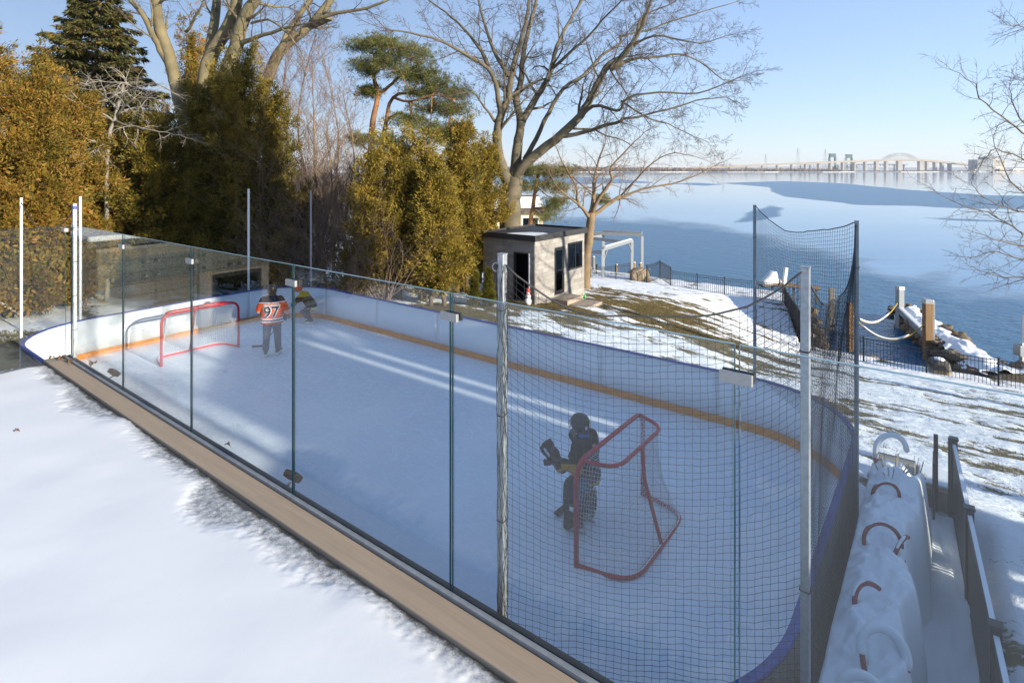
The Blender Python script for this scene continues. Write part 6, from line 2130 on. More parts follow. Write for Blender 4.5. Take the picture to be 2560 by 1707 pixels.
p.build('goalie_pants', mat_plain('blue_goalie_cloth', (0.035, 0.10, 0.17), .85, 0, .2, 6, .4), e, True, 0, 0.013)
PADM = mat_plain('charcoal_pad', (0.040, 0.036, 0.030), .65, 0, .25, 9, .2)
for s in (-1, 1):
    g = MB()
    g.loft([(s * .18, .14, .05, .115, .05), (s * .18, .12, .10, .125, .08), (s * .175, .11, .25, .12, .08), (s * .165, .13, .44, .125, .085), (s * .155, .14, .62, .118, .07), (s * .15, .14, .69, .10, .05)], 18, 0, 3.2)
    # side wings wrap the calf
    g.loft([(s * .255, .04, .12, .035, .10), (s * .245, .04, .40, .035, .10)], 12, 0, 3)
    g.loft([(s * .10, .04, .12, .03, .09), (s * .10, .04, .38, .03, .09)], 12, 0, 3)
    po = g.build('leg_pad', PADM, e, True, 0, 0.012)
    MB().box((s * .283, .05, .36), (.014, .06, .06)).build('white_patch', M_white, po)
    for z in (.18, .30, .42):
        MB().tube([(s * .27, -.02, z), (s * .17, -.085, z), (s * .09, -.02, z)], .012, 5).build('pad_strap', M_black, po, True)
    skate(e, (s * .17, .02, .14), -.25 * s, 1.0)
h = MB()
c = Vector(HC)
h.loft([(0, .055, 1.295, .085, .100), (0, .062, 1.34, .108, .128), (0, .07, 1.41, .116, .142), (0, .07, 1.47, .114, .136), (0, .065, 1.52, .088, .104), (0, .06, 1.545, .045, .055)], 24)
ho = h.build('goalie_mask', mat_plain('dark_mask', (0.028, 0.030, 0.034), .3, 0, .2, 10, .03), e, True)
for k in range(6):
    MB().tube([(-.07 + .028 * k, .185, 1.47), (-.075 + .03 * k, .222, 1.41), (-.065 + .026 * k, .195, 1.33)], .004, 5).build('cage_bar', M_steel, ho, True)
for z in (1.37, 1.43):
    MB().tube([(-.08, .175, z), (0, .225, z), (.08, .175, z)], .004, 5).build('cage_bar', M_steel, ho, True)
MB().ball((.03, -.066, 1.405), (.030, .012, .034), 10, 6).build('white_back_logo', M_white, ho, True)
MB().box((-.06, -.058, 1.40), (.03, .014, .04)).build('strap_clip', M_white, ho)
MB().tube([(-.10, .03, 1.28), (0, -.05, 1.26), (.10, .03, 1.28)], .03, 8).build('blue_collar', mat_plain('blue_strap', (0.04, 0.16, 0.42), .7, 0, .1, 9, 0), ho, True)
# catching glove: mitt with fingers, thumb and laced pocket
g = MB()
w = Vector((-.41, .19, 1.01)); d = Vector((-.25, .30, .55)).normalized()
limb(g, [w - d * .10, w], [.078, .080])
hand(g, w, d, (.6, .8, -.3), 2.3, .55, 1)
g.ball(w + d * .12, (.085, .05, .11), 14, 10)
go = g.build('catching_glove', mat_plain('black_leather', (0.022, 0.021, 0.022), .5, 0, .25, 12, .15), e, True, 0, 0.012)
pk = []
for k in range(15):
    a = math.pi * 1.5 * k / 14 - .5
    pk.append(w + d * (.20 + .10 * math.sin(a)) + Vector((-.03, .06, 0)) + Vector((.05, .08, 0)) * math.cos(a))
MB().tube(pk, .016, 7).build('pocket_rim', M_whitenet, go, True)
MB().tube([w - d * .11, w - d * .06], .085, 12).build('wrist_band', mat_plain('gold_cuff', (0.50, 0.27, 0.045), .7, 0, .1, 9, 0), go, True)
# blocker and stick
g = MB()
w = Vector((.27, .26, .90)); d = Vector((-.15, .55, -.55)).normalized()
limb(g, [w - d * .06, w + d * .02], [.07, .06])
hand(g, w, d, (.3, .8, .5), 1.4, 1.2, -1)
g.box(w + Vector((.05, .06, .06)), (.19, .05, .33), Matrix.Rotation(.3, 3, 'Z') @ Matrix.Rotation(-.5, 3, 'X'))
g.build('blocker', MATS['black_leather'], e, True, 0, 0.011)
st = empty('goalie_stick', gp, TH, 'wide goalie stick resting on the ice before the goalie', 'hockey stick')
MB().tube([(.33, .16, 1.25), (.28, .30, .86), (.27, .34, .55)], [(.013, .010)] * 3, 6).build('shaft', M_oldwood, st, True)
MB().bar((.27, .34, .55), (.24, .40, .08), .085, .025).build('paddle', M_white, st, False, .006)
MB().bar((.24, .40, .055), (-.06, .43, .045), .09, .025).build('blade', M_black, st, False, .006)

gk.scale = st.scale = (.93, .93, .93)
# ------------------------------------------------------------------ small things along the glass
for xd, sc_, lab in ((229, 1.0, 'grey rink floodlight at the glass foot near the tapered board end'), (634, 1.0, 'black ribbed rink floodlight at the glass foot, middle of the board')):
    u = glass_u(xd)
    e = empty('floodlight', R(u, 3.30, 1.40), ROTZ + .15, lab, 'floodlight', 'rink floodlights')
    Mt = Matrix.Rotation(.75, 3, 'X')
    MB().box((0, .03, .03), (.17, .05, .12), Mt).build('housing', M_black, e, False, .006)
    for k in range(11):
        MB().box(Mt @ Vector((-.075 + .015 * k, -.03, 0)) + Vector((0, .03, .03)), (.004, .022, .115), Mt).build('cooling_fin', M_black, e)
    MB().box(Mt @ Vector((0, .027, 0)) + Vector((0, .03, .03)), (.15, .004, .10), Mt).build('lens', M_winglass, e)
    MB().bar((0, -.115, -.06), (0, .01, -.03), .03, .01).build('bracket', M_steel, e)
rg = random.Random(77)
M_leaf_dry = mat_plain('dry_leaf', (0.16, 0.065, 0.025), .75, 0, .35, 18, .4)


def dry_leaf(p, s, label):
    e_ = empty('dry_leaf', p, rg.uniform(0, 6), label, 'leaf', 'dry leaves')
    vs, fs = [], []
    for i in range(7):
        f = i / 6
        w_ = .45 * math.sin(math.pi * min(1, f * .96 + .02)) * (1 + .35 * math.sin(f * 17))
        for q in (-1, -.5, 0, .5, 1):
            vs.append((s * (f - .5), s * w_ * q * .8, s * (.12 + .55 * w_ * abs(q) ** 1.5 + .25 * math.sin(f * 3.1))))
    for i in range(6):
        for q in range(4): fs.append((i * 5 + q, i * 5 + q + 1, (i + 1) * 5 + q + 1, (i + 1) * 5 + q))
    o_ = MB().add(vs, fs).build('blade', M_leaf_dry, e_, True)
    q_ = o_.modifiers.new('thick', 'SOLIDIFY'); q_.thickness = .0015
    MB().tube([(-.5 * s, 0, .12 * s), (-.85 * s, .05 * s, .05 * s)], .002, 4).build('stalk', M_leaf_dry, e_)


for u, n, z, s, lab in ((-11.75, 3.02, 1.418, .13, 'curled brown leaf on the far tip of the tan board'), (-11.45, 3.06, 1.42, .12, 'upright brown leaf beside the white pole foot'), (-11.95, 2.93, 1.418, .10, 'flat brown leaf at the end of the tan board'), (-10.95, 3.22, 1.43, .16, 'large curled leaf on the glass channel'), (-10.05, 3.22, 1.43, .09, 'small leaf on the glass channel near the grey floodlight'), (-6.55, 3.22, 1.43, .07, 'small tan leaf left of the black floodlight')):
    dry_leaf(R(u, n, z), s, lab)
dry_leaf(px(42, 1080, 1.41), .06, 'lone dark leaf lying on the deck snow at the left')
# ------------------------------------------------------------------ planter with snow-covered hooped canes, walkway, railing
PU0, PU1, PN0, PN1 = -0.76, -0.31, 3.35, 9.45
e = empty('snowy_planter', R(0, 0, -0.45), ROTZ, 'long raised planter heaped with snow beside the rink end', 'planter')
for k in range(4):
    MB().box2(PU0, PU1, PN0, PN1, 0.0 + k * .28, .272 + k * .28).build('timber', M_oldwoodx, e, False, .008)
us = np.arange(PU0 - .02, PU1 + .20, 0.016); ns_ = np.arange(PN0, PN1 + .25, 0.02)
UU, NN = np.meshgrid(us, ns_, indexing='ij')
lump_ = (fbm(UU * 2.6 + 4, NN * 2.0, 4) - .5) * .34 + (fbm(UU * 9, NN * 8, 3) - .5) * .16
ed = np.clip((UU - us[0]) / .16, 0, 1)
spill = .055 + .12 * sstep(.42, .75, fbm(NN * .9 + 2, UU * 0 + 1, 3)) + .05 * (fbm(NN * 4, UU * 0 + 6, 2) - .5)   # how far the snow slumps over the right edge
rt = sstep(spill + .10, spill - .10, UU - PU1)
endf = sstep(PN1 + .25, PN1 - .55, NN)
hgt = 1.16 + lump_ * np.clip(ed, .2, 1) + .06 * np.minimum(ed, 1)
hgt = -.05 + (hgt + .05) * np.minimum(rt, endf) * np.where(ed < .05, .9, 1)
keep_ = (rt > .02)
V = np.stack([np.where(UU > PU1 + spill + .11, PU1 + spill + .11, UU), NN, hgt], -1).reshape(-1, 3)
n0, n1 = UU.shape
ii = (np.arange(n0 - 1)[:, None] * n1 + np.arange(n1 - 1)[None, :]).ravel()
link('snow_heap', np_mesh('snow_heap', V, np.stack([ii, ii + n1, ii + n1 + 1, ii + 1], -1), True), M_snow, e)
M_cane = mat_plain('dark_red_cane', (0.23, 0.035, 0.035), .35, 0, .25, 14, .05)


def cane(u, n, z, r_, h, yaw, tilt, snow, label, sweep=math.pi, name='hooped_cane'):
    e_ = empty(name, R(u, n, z), ROTZ + yaw, label, 'hooped cane', 'hooped canes in the planter')
    e_.rotation_euler = (tilt, 0, ROTZ + yaw)
    pts = [(-r_, 0, -.25)] + [(-r_, 0, h * k / 3) for k in range(0, 3)]
    pts += [(-r_ * math.cos(sweep * k / 14), 0, h + r_ * 1.05 * math.sin(sweep * k / 14)) for k in range(15)]
    MB().tube(pts, .021, 8).build('tube', M_cane, e_, True)
    if snow > 0:
        q = [Vector(p) + Vector((0, 0, .012)) for p in pts[3:]]
        MB().tube(q, [(.028 * snow, .028 * snow)] * len(q), 8).build('snow_cover', M_snow, e_, True)
    else:
        q = [Vector(p) + Vector((0, 0, .017)) for p in pts[7:15]]
        MB().tube(q, [.008] + [.014] * (len(q) - 2) + [.008], 6).build('snow_cover', M_snow, e_, True)


cane(-.56, 9.02, .62, .20, .26, .62, 0, 1.25, 'farthest hooped cane, fully snow-covered, standing at the planter end')
cane(-.55, 8.05, .72, .150, .02, .55, 0, 0, 'dark red hooped cane second from the far planter end')
cane(-.50, 6.95, .72, .175, .05, .45, -.2, 0, 'dark red hooped cane in the middle, leaning to its right', 3.3)
cane(-.36, 7.05, .66, .17, .02, 1.25, .2, 0, 'thin red cane crossing behind the middle hoop', 2.2)
cane(-.48, 5.85, .74, .19, .02, .95, -.5, 0, 'fallen red cane lying aslant in the planter snow', 2.4)
cane(-.36, 5.25, .78, .16, .05, .45, -.5, 1.3, 'snow-buried cane curling over the planter edge', 3.6)
cane(-.46, 4.70, .76, .14, .08, .40, -.2, 1.3, 'nearest hooped cane, white with snow, at the lower edge')
# snow-laden dead plants at the far end
e = empty('snowy_plant', R(-.55, 8.65, .55), ROTZ, 'frosted dead plant buried in snow under the farthest hoop', 'plant')
rg = random.Random(5)
b = MB()
for k in range(9):
    b.ball((rg.uniform(-.17, .17), rg.uniform(-.3, .2), rg.uniform(.0, .14)), (rg.uniform(.06, .10), rg.uniform(.07, .12), rg.uniform(.07, .13)), 10, 7)
b.build('snow_lumps', M_snow, e, True, 0, .02)
for k in range(14):
    a = rg.uniform(0, 6.28)
    MB().tube([(0, 0, 0), (.12 * math.cos(a), .15 * math.sin(a), .2), (.2 * math.cos(a), .26 * math.sin(a), .30 + .1 * rg.random())], .006, 4).build('stalk', TWIG_DEAD, e)

WU0, WU1 = -.31, .24
wk = empty('walkway', R(0, 0, -0.42), ROTZ)
tag(wk, 'narrow snow-covered walkway between planter and railing', None, None, 'structure')
for k in range(8):
    MB().box2(WU0, WU1 + .06, 2.0 + k * 1.03, 2.0 + k * 1.03 + 1.02, -.12, 0).build('slab', M_step, wk)
us = np.linspace(WU0 + .005, WU1 + .03, 24); ns_ = np.arange(2.0, 10.22, .03)
UU, NN = np.meshgrid(us, ns_, indexing='ij')
tread = sstep(.25, .5, (UU - WU0) / (WU1 - WU0)) * sstep(1.0, .75, (UU - WU0) / (WU1 - WU0))
hgt = .09 + (fbm(UU * 6, NN * 1.6, 4) - .5) * .11 - .030 * tread * (fbm(UU * 18, NN * 1.2, 3))
V = np.stack([UU, NN, hgt], -1).reshape(-1, 3)
n0, n1 = UU.shape
ii = (np.arange(n0 - 1)[:, None] * n1 + np.arange(n1 - 1)[None, :]).ravel()
link('trodden_snow', np_mesh('trodden_snow', V, np.stack([ii, ii + n1, ii + n1 + 1, ii + 1], -1), True), M_snow, wk)

me_slat = MB().box((0, 0, 0.5), (0.030, 0.034, 1.0)).mesh('slat'); me_slat.materials.append(M_black)
rl = empty('metal_railing', R(.11, 10.38, -0.5), ROTZ + .0587, 'dark slatted metal railing along the right of the walkway', 'railing')
for k in range(5):
    y = -2.02 * k
    o = piece('post', me_post, rl, (0, y, 0), (1.5, 1.5, 1.22))
    piece('post_cap', me_cap, o, (0, 0, 1.0), (1.0, 1.0, .02))
    if k < 4:
        for z in (.16, 1.12):
            MB().box2(-.025, .025, y - 1.98, y - .045, z, z + .035).build('rail', M_black, rl, False, .004)
        MB().box2(-.02, .02, y - 1.98, y - .045, 1.156, 1.168).build('snow_strip', M_snow, rl)
        for q in range(1, 30):
            piece('slat', me_slat, rl, (0, y - 2.02 * q / 30, .165), (1, 1, .955))
gt = empty('railing_gate', R(-.10, 10.46, -0.5), ROTZ, 'short dark gate leaf at the far end of the walkway railing', 'gate')
for x in (0.0, .17):
    piece('post', me_post, gt, (x, 0, 0), (1.0, 1.0, 1.2))
for q in range(5):
    piece('slat', me_slat, gt, (-.02, -.06 - .09 * q, .1), (1, 1, .85))
for z in (.1, .93):
    MB().box2(-.035, -.005, -.46, -.02, z, z + .03).build('rail', M_black, gt)

# tan ornamental grass and the low stone box beyond the planter
gp_ = on_ground(R(-.42, 10.35))
e = empty('ornamental_grass', gp_, 0, 'tuft of tan dry ornamental grass past the planter end', 'grass tuft')
rs = np.random.RandomState(8)
k = 900
a = rs.uniform(0, 6.28, k); l = rs.uniform(.3, .75, k); sp = rs.uniform(.0, .4, k)
P = np.stack([rs.normal(size=k) * .06, rs.normal(size=k) * .06, np.zeros(k)], -1)
D = np.stack([np.cos(a) * sp, np.sin(a) * sp, np.ones(k)], -1)
V, Fc = cards(P, D, unit(rs, k), l, np.full(k, .010))
link('blades', np_mesh('blades', V, Fc), mat_leaf('dry_tan_grass', (0.30, 0.19, 0.10), (0.42, 0.28, 0.16), (0.55, 0.40, 0.26), .3), e)
cn = MB()
for k in range(10):
    q = rg.uniform(0, 6.28); cn.tube([(0, 0, 0), (.1 * math.cos(q), .1 * math.sin(q), .45), (.18 * math.cos(q), .18 * math.sin(q), .8)], .004, 4)
cn.build('stalks', TWIG_WARM, e)
e = empty('stone_box', on_ground(R(-.10, 10.75)), ROTZ, 'low grey stone box with snow beyond the walkway end', 'planter box')
MB().box2(-.30, .32, -.3, .45, -.2, .22).build('box', M_step, e, False, .02)
MB().box2(-.22, .24, -.22, .37, .221, .27).build('snow_cover', M_snow, e, False, .02)

# ------------------------------------------------------------------ house wing at the deck's far end (seen mirrored in the glass)
hw = empty('house_wing', R(-15.6, 0, -0.4), ROTZ, 'low stone-clad house wing left of the deck, mirrored in the rink glass', 'house')
M_hstone = mat_random('wing_stone_plank', [(0.19, 0.165, 0.135), (0.26, 0.23, 0.185), (0.22, 0.19, 0.16), (0.30, 0.265, 0.22)], .85, .4, 4)
MB().box2(-2.2, 0, -2.6, 1.6, 0, 3.25).build('wall', M_shedcore, hw)
me_hp = unit_box('wall_plank', M_hstone)
for r_ in range(11):
    n = 1.6
    while n > -2.55:
        w = rg.uniform(.7, 1.3)
        n2 = max(n - w, -2.6)
        zc = .15 + r_ * .28
        mid = (n + n2) / 2
        if not (-2.4 < mid < -.9 and zc < 2.2):
            piece('wall_plank', me_hp, hw, (.02, mid, zc), (.04, n - n2 - .012, .268))
        n = n2
MB().box2(-.1, .10, -.95, -.62, 0, 3.1).build('column', M_hstone, hw, False, .01)
dr = MB().box2(-.02, .05, -2.35, -.97, 0.1, 2.2).build('glass_door', M_black, hw)
MB().box2(.051, .058, -2.25, -1.07, .2, 2.1).build('pane', M_winglass, dr)
rr_ = MB().box2(-2.4, .35, -2.8, 1.9, 3.252, 3.36).build('roof', M_charcoal, hw)
MB().box2(-2.35, .30, -2.75, 1.85, 3.362, 3.50).build('roof_snow', M_snow, rr_, False, .05)
for k, (n0_, n1_) in enumerate(((1.5, .55), (.53, -.55), (-.60, -1.55), (-1.57, -2.5))):
    g_ = MB().box2(.28, .295, n1_, n0_, 2.35, 2.95).build('balcony_pane', M_glass, hw)
    for nn_ in (n0_ - .12, n1_ + .12):
        for z in (2.46, 2.80):
            MB().tube([(.04, nn_, z), (.31, nn_, z)], .022, 8).build('standoff', M_brushed, g_)

# ------------------------------------------------------------------ gabled house to the right, out of the picture, its profile shaped to shade the rink
gh = empty('gabled_house', R(9.5, 0, -0.5), ROTZ, 'gabled house to the right of the rink, outside the picture, shaped to shade the ice', 'house')
M_hw = mat_wood('grey_siding', (0.34, 0.34, 0.33), .08, .8, 0, 2)
n0_, n1_, nr, ze, zr_ = 5.62, 8.70, 7.7, 6.05, 6.85
ze2 = 6.5
# low lean-to added on the deck side to step the shade edge
MB().box2(0, 9, 3.75, 5.12, 0, 4.75).build('lean_to_wall', M_hw, gh)
MB().box2(0, 9, 5.27, n0_ - .01, 0, 4.75).build('lean_to_wall', M_hw, gh)  # gap before this wall lets a streak of sun onto the ice
MB().box2(0, 9, 5.121, 5.269, 4.3, 4.75).build('lintel', M_hw, gh)
MB().add([(-.3, 3.40, 4.76), (9.2, 3.40, 4.76), (9.2, n0_ - .01, 5.25), (-.3, n0_ - .01, 5.25), (-.3, 3.40, 4.92), (9.2, 3.40, 4.92), (9.2, n0_ - .01, 5.41), (-.3, n0_ - .01, 5.41)],
         [(0, 3, 2, 1), (4, 5, 6, 7), (0, 1, 5, 4), (1, 2, 6, 5), (2, 3, 7, 6), (3, 0, 4, 7)]).build('lean_to_roof', M_charcoal, gh)
MB().add([(0, n0_, 0), (11, n0_, 0), (11, n1_, 0), (0, n1_, 0), (0, n0_, ze), (11, n0_, ze), (11, n1_, ze2), (0, n1_, ze2), (0, nr, zr_), (11, nr, zr_)],
         [(0, 1, 5, 4), (2, 3, 7, 6), (0, 4, 8, 7, 3), (1, 2, 6, 9, 5), (0, 3, 2, 1)]).build('wall', M_hw, gh)
for (na_, za_) in ((n0_ - .2, ze - .05), (n1_ + .02, ze2 + .04)):
    MB().add([(-.4, na_, za_), (11.4, na_, za_), (11.4, nr, zr_ + .05), (-.4, nr, zr_ + .05), (-.4, na_, za_ + .2), (11.4, na_, za_ + .2), (11.4, nr, zr_ + .25), (-.4, nr, zr_ + .25)],
             [(0, 3, 2, 1), (4, 5, 6, 7), (0, 1, 5, 4), (1, 2, 6, 5), (2, 3, 7, 6), (3, 0, 4, 7)]).build('roof', M_charcoal, gh)
MB().box2(1.0, 1.7, n1_ + .17, n1_ + .52, 0, 7.4).build('shade_slab', M_hstone, gh)  # unseen slab added with gaps either side for the sun streaks
ga_ = empty('shade_loft', R(10.0, 0, -0.5), ROTZ, 'open carport on posts beside the gabled house, added unseen to shade the ice', 'shade_loft')  # added block, open below so low sun still reaches the lawn
MB().box2(0, 8, 9.37, 10.7, 3.6, 6.1).build('loft_wall', M_hw, ga_)
for x_ in (.1, 7.9):
    for n_ in (9.5, 10.55):
        MB().box2(x_ - .08, x_ + .08, n_ - .08, n_ + .08, 0, 3.598).build('post', M_oldwood, ga_)
MB().box2(-.15, 8.2, 9.37, 10.8, 6.102, 6.4).build('roof', M_charcoal, ga_)
for n in (6.6, 7.8):
    w_ = MB().box2(-.06, .02, n - .5, n + .5, 1.2, 2.7).build('window', M_white, gh)
    MB().box2(-.075, -.062, n - .42, n + .42, 1.28, 2.62).build('pane', M_winglass, w_)
# ------------------------------------------------------------------ far shore: bridge, pylons, buildings
DF = 2600.0
sx_m = DF / F
def fx(zx): return (1650 + zx / 2.5846 - HX) * sx_m           # strip of the photo across the bridge
def fzv(zy): return CZ - (340 + zy / 2.5846 - HY) * sx_m
M_concrete = mat_plain('far_concrete', (0.38, 0.32, 0.26), 0.9, 0, 0.12, 0.02, 0)
M_pier = mat_plain('far_pier_concrete', (0.36, 0.335, 0.32), 0.9, 0, 0.12, 0.02, 0)
M_whitest = mat_plain('far_white_steel', (0.40, 0.41, 0.40), 0.6, 0, 0.1, 0.05, 0)
M_farsteel = mat_plain('far_grey_steel', (0.22, 0.25, 0.28), 0.7, 0, 0.1, 0.05, 0)
M_teal = mat_plain('far_teal_steel', (0.045, 0.10, 0.115), 0.7, 0, 0.2, 0.05, 0)
br_ = empty('road_bridge', (0, DF, WZ), 0, 'long concrete road bridge with a white arch across the lake', 'bridge')
br0 = Vector((0, DF, WZ))
deckpts = [(-700, 226), (-300, 222), (150, 205), (330, 196), (700, 180), (1000, 168), (1180, 161), (1400, 154), (1560, 150), (1700, 153), (1820, 163), (1910, 173), (2060, 190)]
mb = MB()
vs = []
for zx, zy in deckpts:
    x, z = fx(zx), fzv(zy)
    th = 8.0
    for dy, dz in ((-11, 0), (11, 0), (11, -th), (-11, -th)):
        vs.append((x, dy, z + dz - WZ))
fs = []
for i in range(len(deckpts) - 1):
    for j in range(4):
        fs.append((i * 4 + j, (i + 1) * 4 + j, (i + 1) * 4 + (j + 1) % 4, i * 4 + (j + 1) % 4))
mb.add(vs, fs).build('road_deck', M_concrete, br_)


def deck_z(zx):
    return fzv(float(np.interp(zx, [p[0] for p in deckpts], [p[1] for p in deckpts])))


for zx, w in ((330, 5), (450, 5), (560, 5), (660, 5), (757, 6), (850, 6), (940, 8), (1025, 7), (1100, 8), (1180, 9), (1255, 9), (1325, 10), (1397, 14), (1460, 11), (1545, 22), (1685, 24), (1722, 9), (1775, 9), (1820, 9), (1870, 8)):
    x = fx(zx); w = w * sx_m / 2.5846 * 1.25
    MB().box2(x - w / 2, x + w / 2, -9, 9, -3, deck_z(zx) - 5.5 - WZ).build('pier', M_pier, br_)
# arch over the main span
a0, a1 = fx(1445), fx(1658)
arch = []
for k in range(25):
    f = k / 24
    arch.append((a0 + (a1 - a0) * f, 0, fzv(150) - WZ + (fzv(110) - fzv(150)) * (1 - (2 * f - 1) ** 2)))
for dy in (-9, 9):
    MB().tube([(x, dy, z) for x, _, z in arch], 1.3, 6).build('arch_rib', M_whitest, br_)
    MB().tube([(x, dy, max(fzv(152) - WZ, z - 8 - 4 * (1 - abs(2 * i / 24 - 1)))) for i, (x, _, z) in enumerate(arch)], 1.0, 6).build('arch_lower_rib', M_whitest, br_)
    for i in range(2, 23, 1):
        x, _, z = arch[i]
        x2, _, z2 = arch[i + 1]
        zz_ = max(fzv(152) - WZ, z2 - 8 - 4 * (1 - abs(2 * (i + 1) / 24 - 1)))
        MB().tube([(x, dy, z), (x2, dy, zz_)], 0.55, 4).build('arch_web', M_whitest, br_)
        MB().tube([(x, dy, z), (x, dy, deck_z(1550) - WZ - 1)], 0.35, 4).build('hanger', M_whitest, br_)
# lift bridge towers
for zx0, zx1, y0, y1, lab in ((1150, 1188, 117, 236, 'left dark lift-bridge tower behind the road bridge'), (1260, 1297, 122, 236, 'right dark lift-bridge tower behind the road bridge')):
    xa, xb = fx(zx0), fx(zx1)
    e = empty('lift_tower', ((xa + xb) / 2, DF + 70, WZ), 0, lab, 'tower', 'lift-bridge towers')
    w = (xb - xa) / 2; zt, zb_ = fzv(y0) - WZ + 1.5, 0
    MB().box2(-w, w, -7, 7, zt - 15, zt).build('tower_house', M_teal, e)
    for s in (-1, 1):
        MB().box2(s * w - 3, s * w + 3, -5, 5, zb_, zt - 15.1).build('tower_leg', M_teal, e)
    MB().box2(-w - 1, w + 1, -8, 8, zt + .1, zt + 2).build('tower_roof', M_teal, e)
    for z in (20, 34):
        MB().box2(-w + 3.1, w - 3.1, -2, 2, z, z + 3).build('cross_beam', M_teal, e)
# smaller trestle behind
e = empty('rail_trestle', (0, DF + 60, WZ), 0, 'low dark steel trestle behind the bridge piers', 'trestle')
MB().box2(fx(930), fx(1660), -3, 3, fzv(186) - WZ, fzv(181) - WZ).build('girder', M_farsteel, e)
for i in range(36):
    x = fx(930 + i * 20)
    MB().bar((x, -3.5, fzv(186) - WZ), (fx(940 + i * 20), -3.5, fzv(197) - WZ), 1.6).build('truss_web', M_farsteel, e)
for i in range(12):
    x = fx(950 + i * 62)
    MB().box2(x - 2, x + 2, -2, 2, -2, fzv(187) - WZ).build('trestle_leg', M_farsteel, e)
# pylons
for zx, y0, y1, lab in ((538, 103, 190, 'leftmost lattice power pylon left of the towers'), (840, 118, 182, 'short lattice pylon between the leftmost and the tallest'), (1068, 76, 180, 'tallest lattice pylon just left of the lift towers'), (1262, 84, 170, 'lattice pylon above the right lift tower'), (165, 118, 200, 'faint pylon above the low left shore'), (1800, 147, 180, 'small pylon right of the arch')):
    x, zt = fx(zx), fzv(y0) - WZ
    e = empty('power_pylon', (x, DF + 250, WZ), 0, lab, 'pylon', 'power pylons on the far shore')
    zt *= (DF + 250) / DF
    W = zt * 0.10
    for s in (-1, 1):
        for q in (-1, 1):
            MB().tube([(s * W, q * W, 0), (s * W * .25, q * W * .25, zt * .75), (0, 0, zt)], 0.38, 4).build('leg', M_farsteel, e)
    for k in range(7):
        z0_, z1_ = zt * k / 8, zt * (k + 1) / 8
        w0, w1 = W * (1 - k / 8 * .95), W * (1 - (k + 1) / 8 * .95)
        MB().tube([(-w0, -w0, z0_), (w1, -w1, z1_)], 0.22, 4).build('lattice', M_farsteel, e)
        MB().tube([(w0, -w0, z0_), (-w1, -w1, z1_)], 0.22, 4).build('lattice', M_farsteel, e)
    for zf in (.72, .82, .92):
        MB().box2(-zt * .11, zt * .11, -.5, .5, zt * zf, zt * zf + .7).build('cross_arm', M_farsteel, e)
e = empty('white_mast', (fx(1076), DF - 150, WZ), 0, 'thin white mast standing before the bridge', 'mast')
MB().tube([(0, 0, -1), (0, 0, (fzv(130) - WZ) * .95)], [1.6, .7], 6).build('shaft', M_white, e)
MB().ball((0, 0, (fzv(130) - WZ) * .95), 1.4, 8, 5).build('tip', M_white, e)
# buildings
M_bgrey = mat_plain('far_grey_wall', (0.27, 0.29, 0.32), 0.9, 0, 0.1, 0.05, 0)
M_bcream = mat_plain('far_cream_wall', (0.60, 0.54, 0.45), 0.9, 0, 0.08, 0.05, 0)
M_bdark = mat_plain('far_window', (0.10, 0.12, 0.15), 0.5, 0, 0.1, 0.05, 0)
e = empty('office_block', (fx(1995), DF - 100, WZ), 0, 'grey and cream office block at the right end of the bridge', 'building')
bx = fx(1995)
MB().box2(fx(1912) - bx, fx(1980) - bx, -20, 30, 0, fzv(156) - WZ).build('grey_wing', M_bgrey, e)
MB().box2(fx(1976) - bx, fx(2006) - bx, -21, 31, 0, fzv(140) - WZ).build('stair_tower', M_bgrey, e)
MB().box2(fx(2006.5) - bx, fx(2081) - bx, -22, 30, 0, fzv(160) - WZ).build('cream_wing', M_bcream, e)
MB().box2(fx(2015) - bx, fx(2060) - bx, -5, 20, fzv(159.8) - WZ, fzv(151) - WZ).build('roof_plant', M_bcream, e)
for r_ in range(4):
    z = fzv(168 + r_ * 9) - WZ
    MB().box2(fx(2011) - bx, fx(2077) - bx, -22.6, -22.1, z - 1.5, z + 1.5).build('window_band', M_bdark, e)
    MB().box2(fx(1915) - bx, fx(1973) - bx, -20.6, -20.1, z - 1.4, z + 1.4).build('window_band', M_bdark, e)
for (a, b, y0, mat, lab) in ((1835, 1990, 214, M_bgrey, 'long low grey waterfront shed left of the office block'), (1962, 1990, 208, M_bcream, 'small cream building in front of the office block'), (2070, 2140, 212, M_bcream, 'low cream building right of the office block'), (2160, 2260, 206, M_bgrey, 'low grey works at the right end of the far shore'),
                             (1700, 1735, 222, M_bgrey, 'tiny grey boathouse below the arch'), (1290, 1310, 214, mat_plain('far_orange', (0.55, 0.16, 0.06), .8, 0, .1, 1, 0), 'orange hull moored behind the bridge piers'), (1195, 1245, 205, MATS['far_orange'], 'long orange hull left of the right tower')):
    e = empty('waterfront_building' if 'hull' not in lab else 'moored_ship', ((fx(a) + fx(b)) / 2, DF - 160 if 'hull' not in lab else DF + 120, WZ), 0, lab, 'building' if 'hull' not in lab else 'ship')
    w = (fx(b) - fx(a)) / 2; h = fzv(y0) - WZ
    MB().box2(-w, w, -8, 8, -1, h * .85).build('wall' if 'hull' not in lab else 'hull', mat, e)
    MB().box2(-w * 1.02, w * 1.02, -8.5, 8.5, h * .85 + .1, h).build('roof' if 'hull' not in lab else 'upper_deck', M_white if 'cream' in lab or 'hull' in lab else M_farsteel, e)
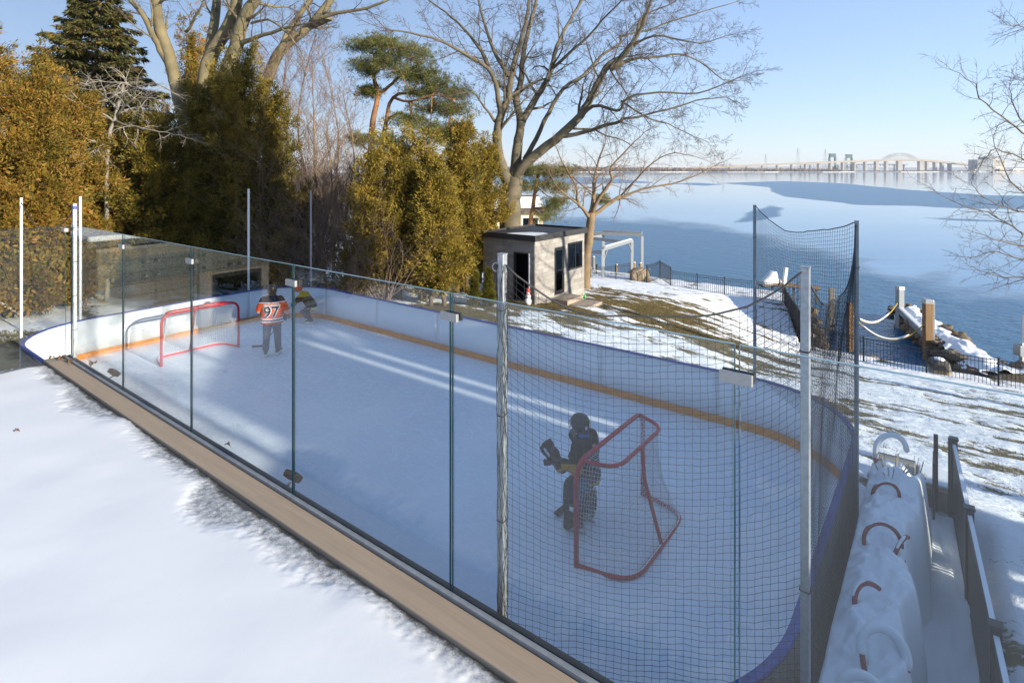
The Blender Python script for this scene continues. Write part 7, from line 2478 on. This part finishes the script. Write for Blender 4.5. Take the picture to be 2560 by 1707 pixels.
# moored boats, far
BW = ['%s of the tiny white boats moored below the arch, counted from the left' % w for w in ('first', 'second', 'third', 'fourth', 'fifth', 'sixth', 'seventh', 'eighth', 'last')]
rg = random.Random(3)
for i in range(9):
    zx = 1660 + i * 22 + rg.uniform(-6, 6)
    e = empty('moored_boat', (fx(zx), DF - 260 - 12 * (i % 3), WZ), 0, BW[i], 'boat', 'far marina boats')
    MB().loft([(0, 0, 0, 5, 1.8), (0, 0, 2.2, 7, 2.6)], 10).build('hull', M_white, e)
    MB().box2(-2, 3, -1.5, 1.5, 2.25, 4).build('cabin', M_bgrey if i % 2 else M_white, e)
# low land and its scrub
ln = MB()
pts = []
for zx in range(-2600, 2900, 100):
    pts.append((fx(zx), DF - 230 + 40 * math.sin(zx * .013) - (60 if 450 < zx < 1000 else 0)))
poly = pts + [(6000, DF + 2500), (-6000, DF + 2500)]
ln.prism(poly, WZ - 1, WZ + 1.6)
o = ln.build('far_shore', mat_snow('far_snow'))
tag(o, 'low snowy far shore under the bridge', None, None, 'structure')
rs = np.random.RandomState(33)
n = 5200
zx = np.concatenate([rs.uniform(-1500, 1050, int(n * .8)), rs.uniform(1050, 2500, n - int(n * .8))])
hmul = np.interp(zx, [-1500, -600, 0, 250, 700, 1000, 1100, 1500, 2500], [1.7, 1.5, 1.2, 1.0, 1.0, 0.85, 0.4, 0.5, 0.6])
x = fx(zx); y = DF - 180 + rs.uniform(0, 120, n)
h = rs.uniform(9, 19, n) * hmul
a = rs.uniform(0, 6.28, n * 5)
X = np.repeat(x, 5) + rs.normal(size=n * 5) * 3; Yv = np.repeat(y, 5) + rs.normal(size=n * 5) * 3
Hh = np.repeat(h, 5) * rs.uniform(.5, 1, n * 5)
w = Hh * 0.16 + .6
V = np.empty((n * 5, 4, 3))
V[:, 0] = np.stack([X, Yv, np.full(n * 5, WZ + 1.0)], -1)
V[:, 1] = np.stack([X + np.cos(a) * w, Yv + np.sin(a) * w, WZ + 1 + Hh * .55], -1)
V[:, 2] = np.stack([X + rs.normal(size=n * 5), Yv, WZ + 1 + Hh], -1)
V[:, 3] = np.stack([X - np.cos(a) * w, Yv - np.sin(a) * w, WZ + 1 + Hh * .5], -1)
o = link('far_scrub', np_mesh('far_scrub', V.reshape(-1, 3), np.arange(n * 20).reshape(-1, 4)), mat_leaf('far_scrub', (0.17, 0.12, 0.085), (0.24, 0.17, 0.12), (0.32, 0.24, 0.18), 0.3, 0.02))
tag(o, 'brown leafless scrub along the far shore below the bridge', 'scrub', None, 'stuff')
# faint far hills
hl = MB()
hp = [(-6000, 0)]
vs = []
for k in range(81):
    xx = -7000 + 14000 * k / 80
    hgt = 30 + 26 * fbm(np.array([xx * .0016]), np.array([2.0]), 3)[0]
    vs += [(xx, 6200, WZ), (xx, 6400, WZ + hgt)]
hl.add(vs, [(2 * k, 2 * k + 2, 2 * k + 3, 2 * k + 1) for k in range(80)])
o = hl.build('far_hills', mat_plain('far_hill', (0.30, 0.33, 0.38), 0.9, 0, 0.1, 0.01, 0))
tag(o, 'low hazy land beyond the bridge', None, None, 'structure')

# ------------------------------------------------------------------ the winter air over the lake
hz = MB()
hz.box2(-5200, 5200, -260, 6900, WZ - 3.0, 130)
t = NT('winter_haze')
pv = t.node('ShaderNodeVolumePrincipled')
pv.inputs['Color'].default_value = (0.86, 0.91, 1.0, 1)
pv.inputs['Density'].default_value = 0.00008
t.link(pv.outputs[0], t.out.inputs['Volume'])
t.n.remove(t.b)
o = hz.build('haze', t.m)
tag(o, 'thin pale winter haze over the lake', 'haze', None, 'stuff')
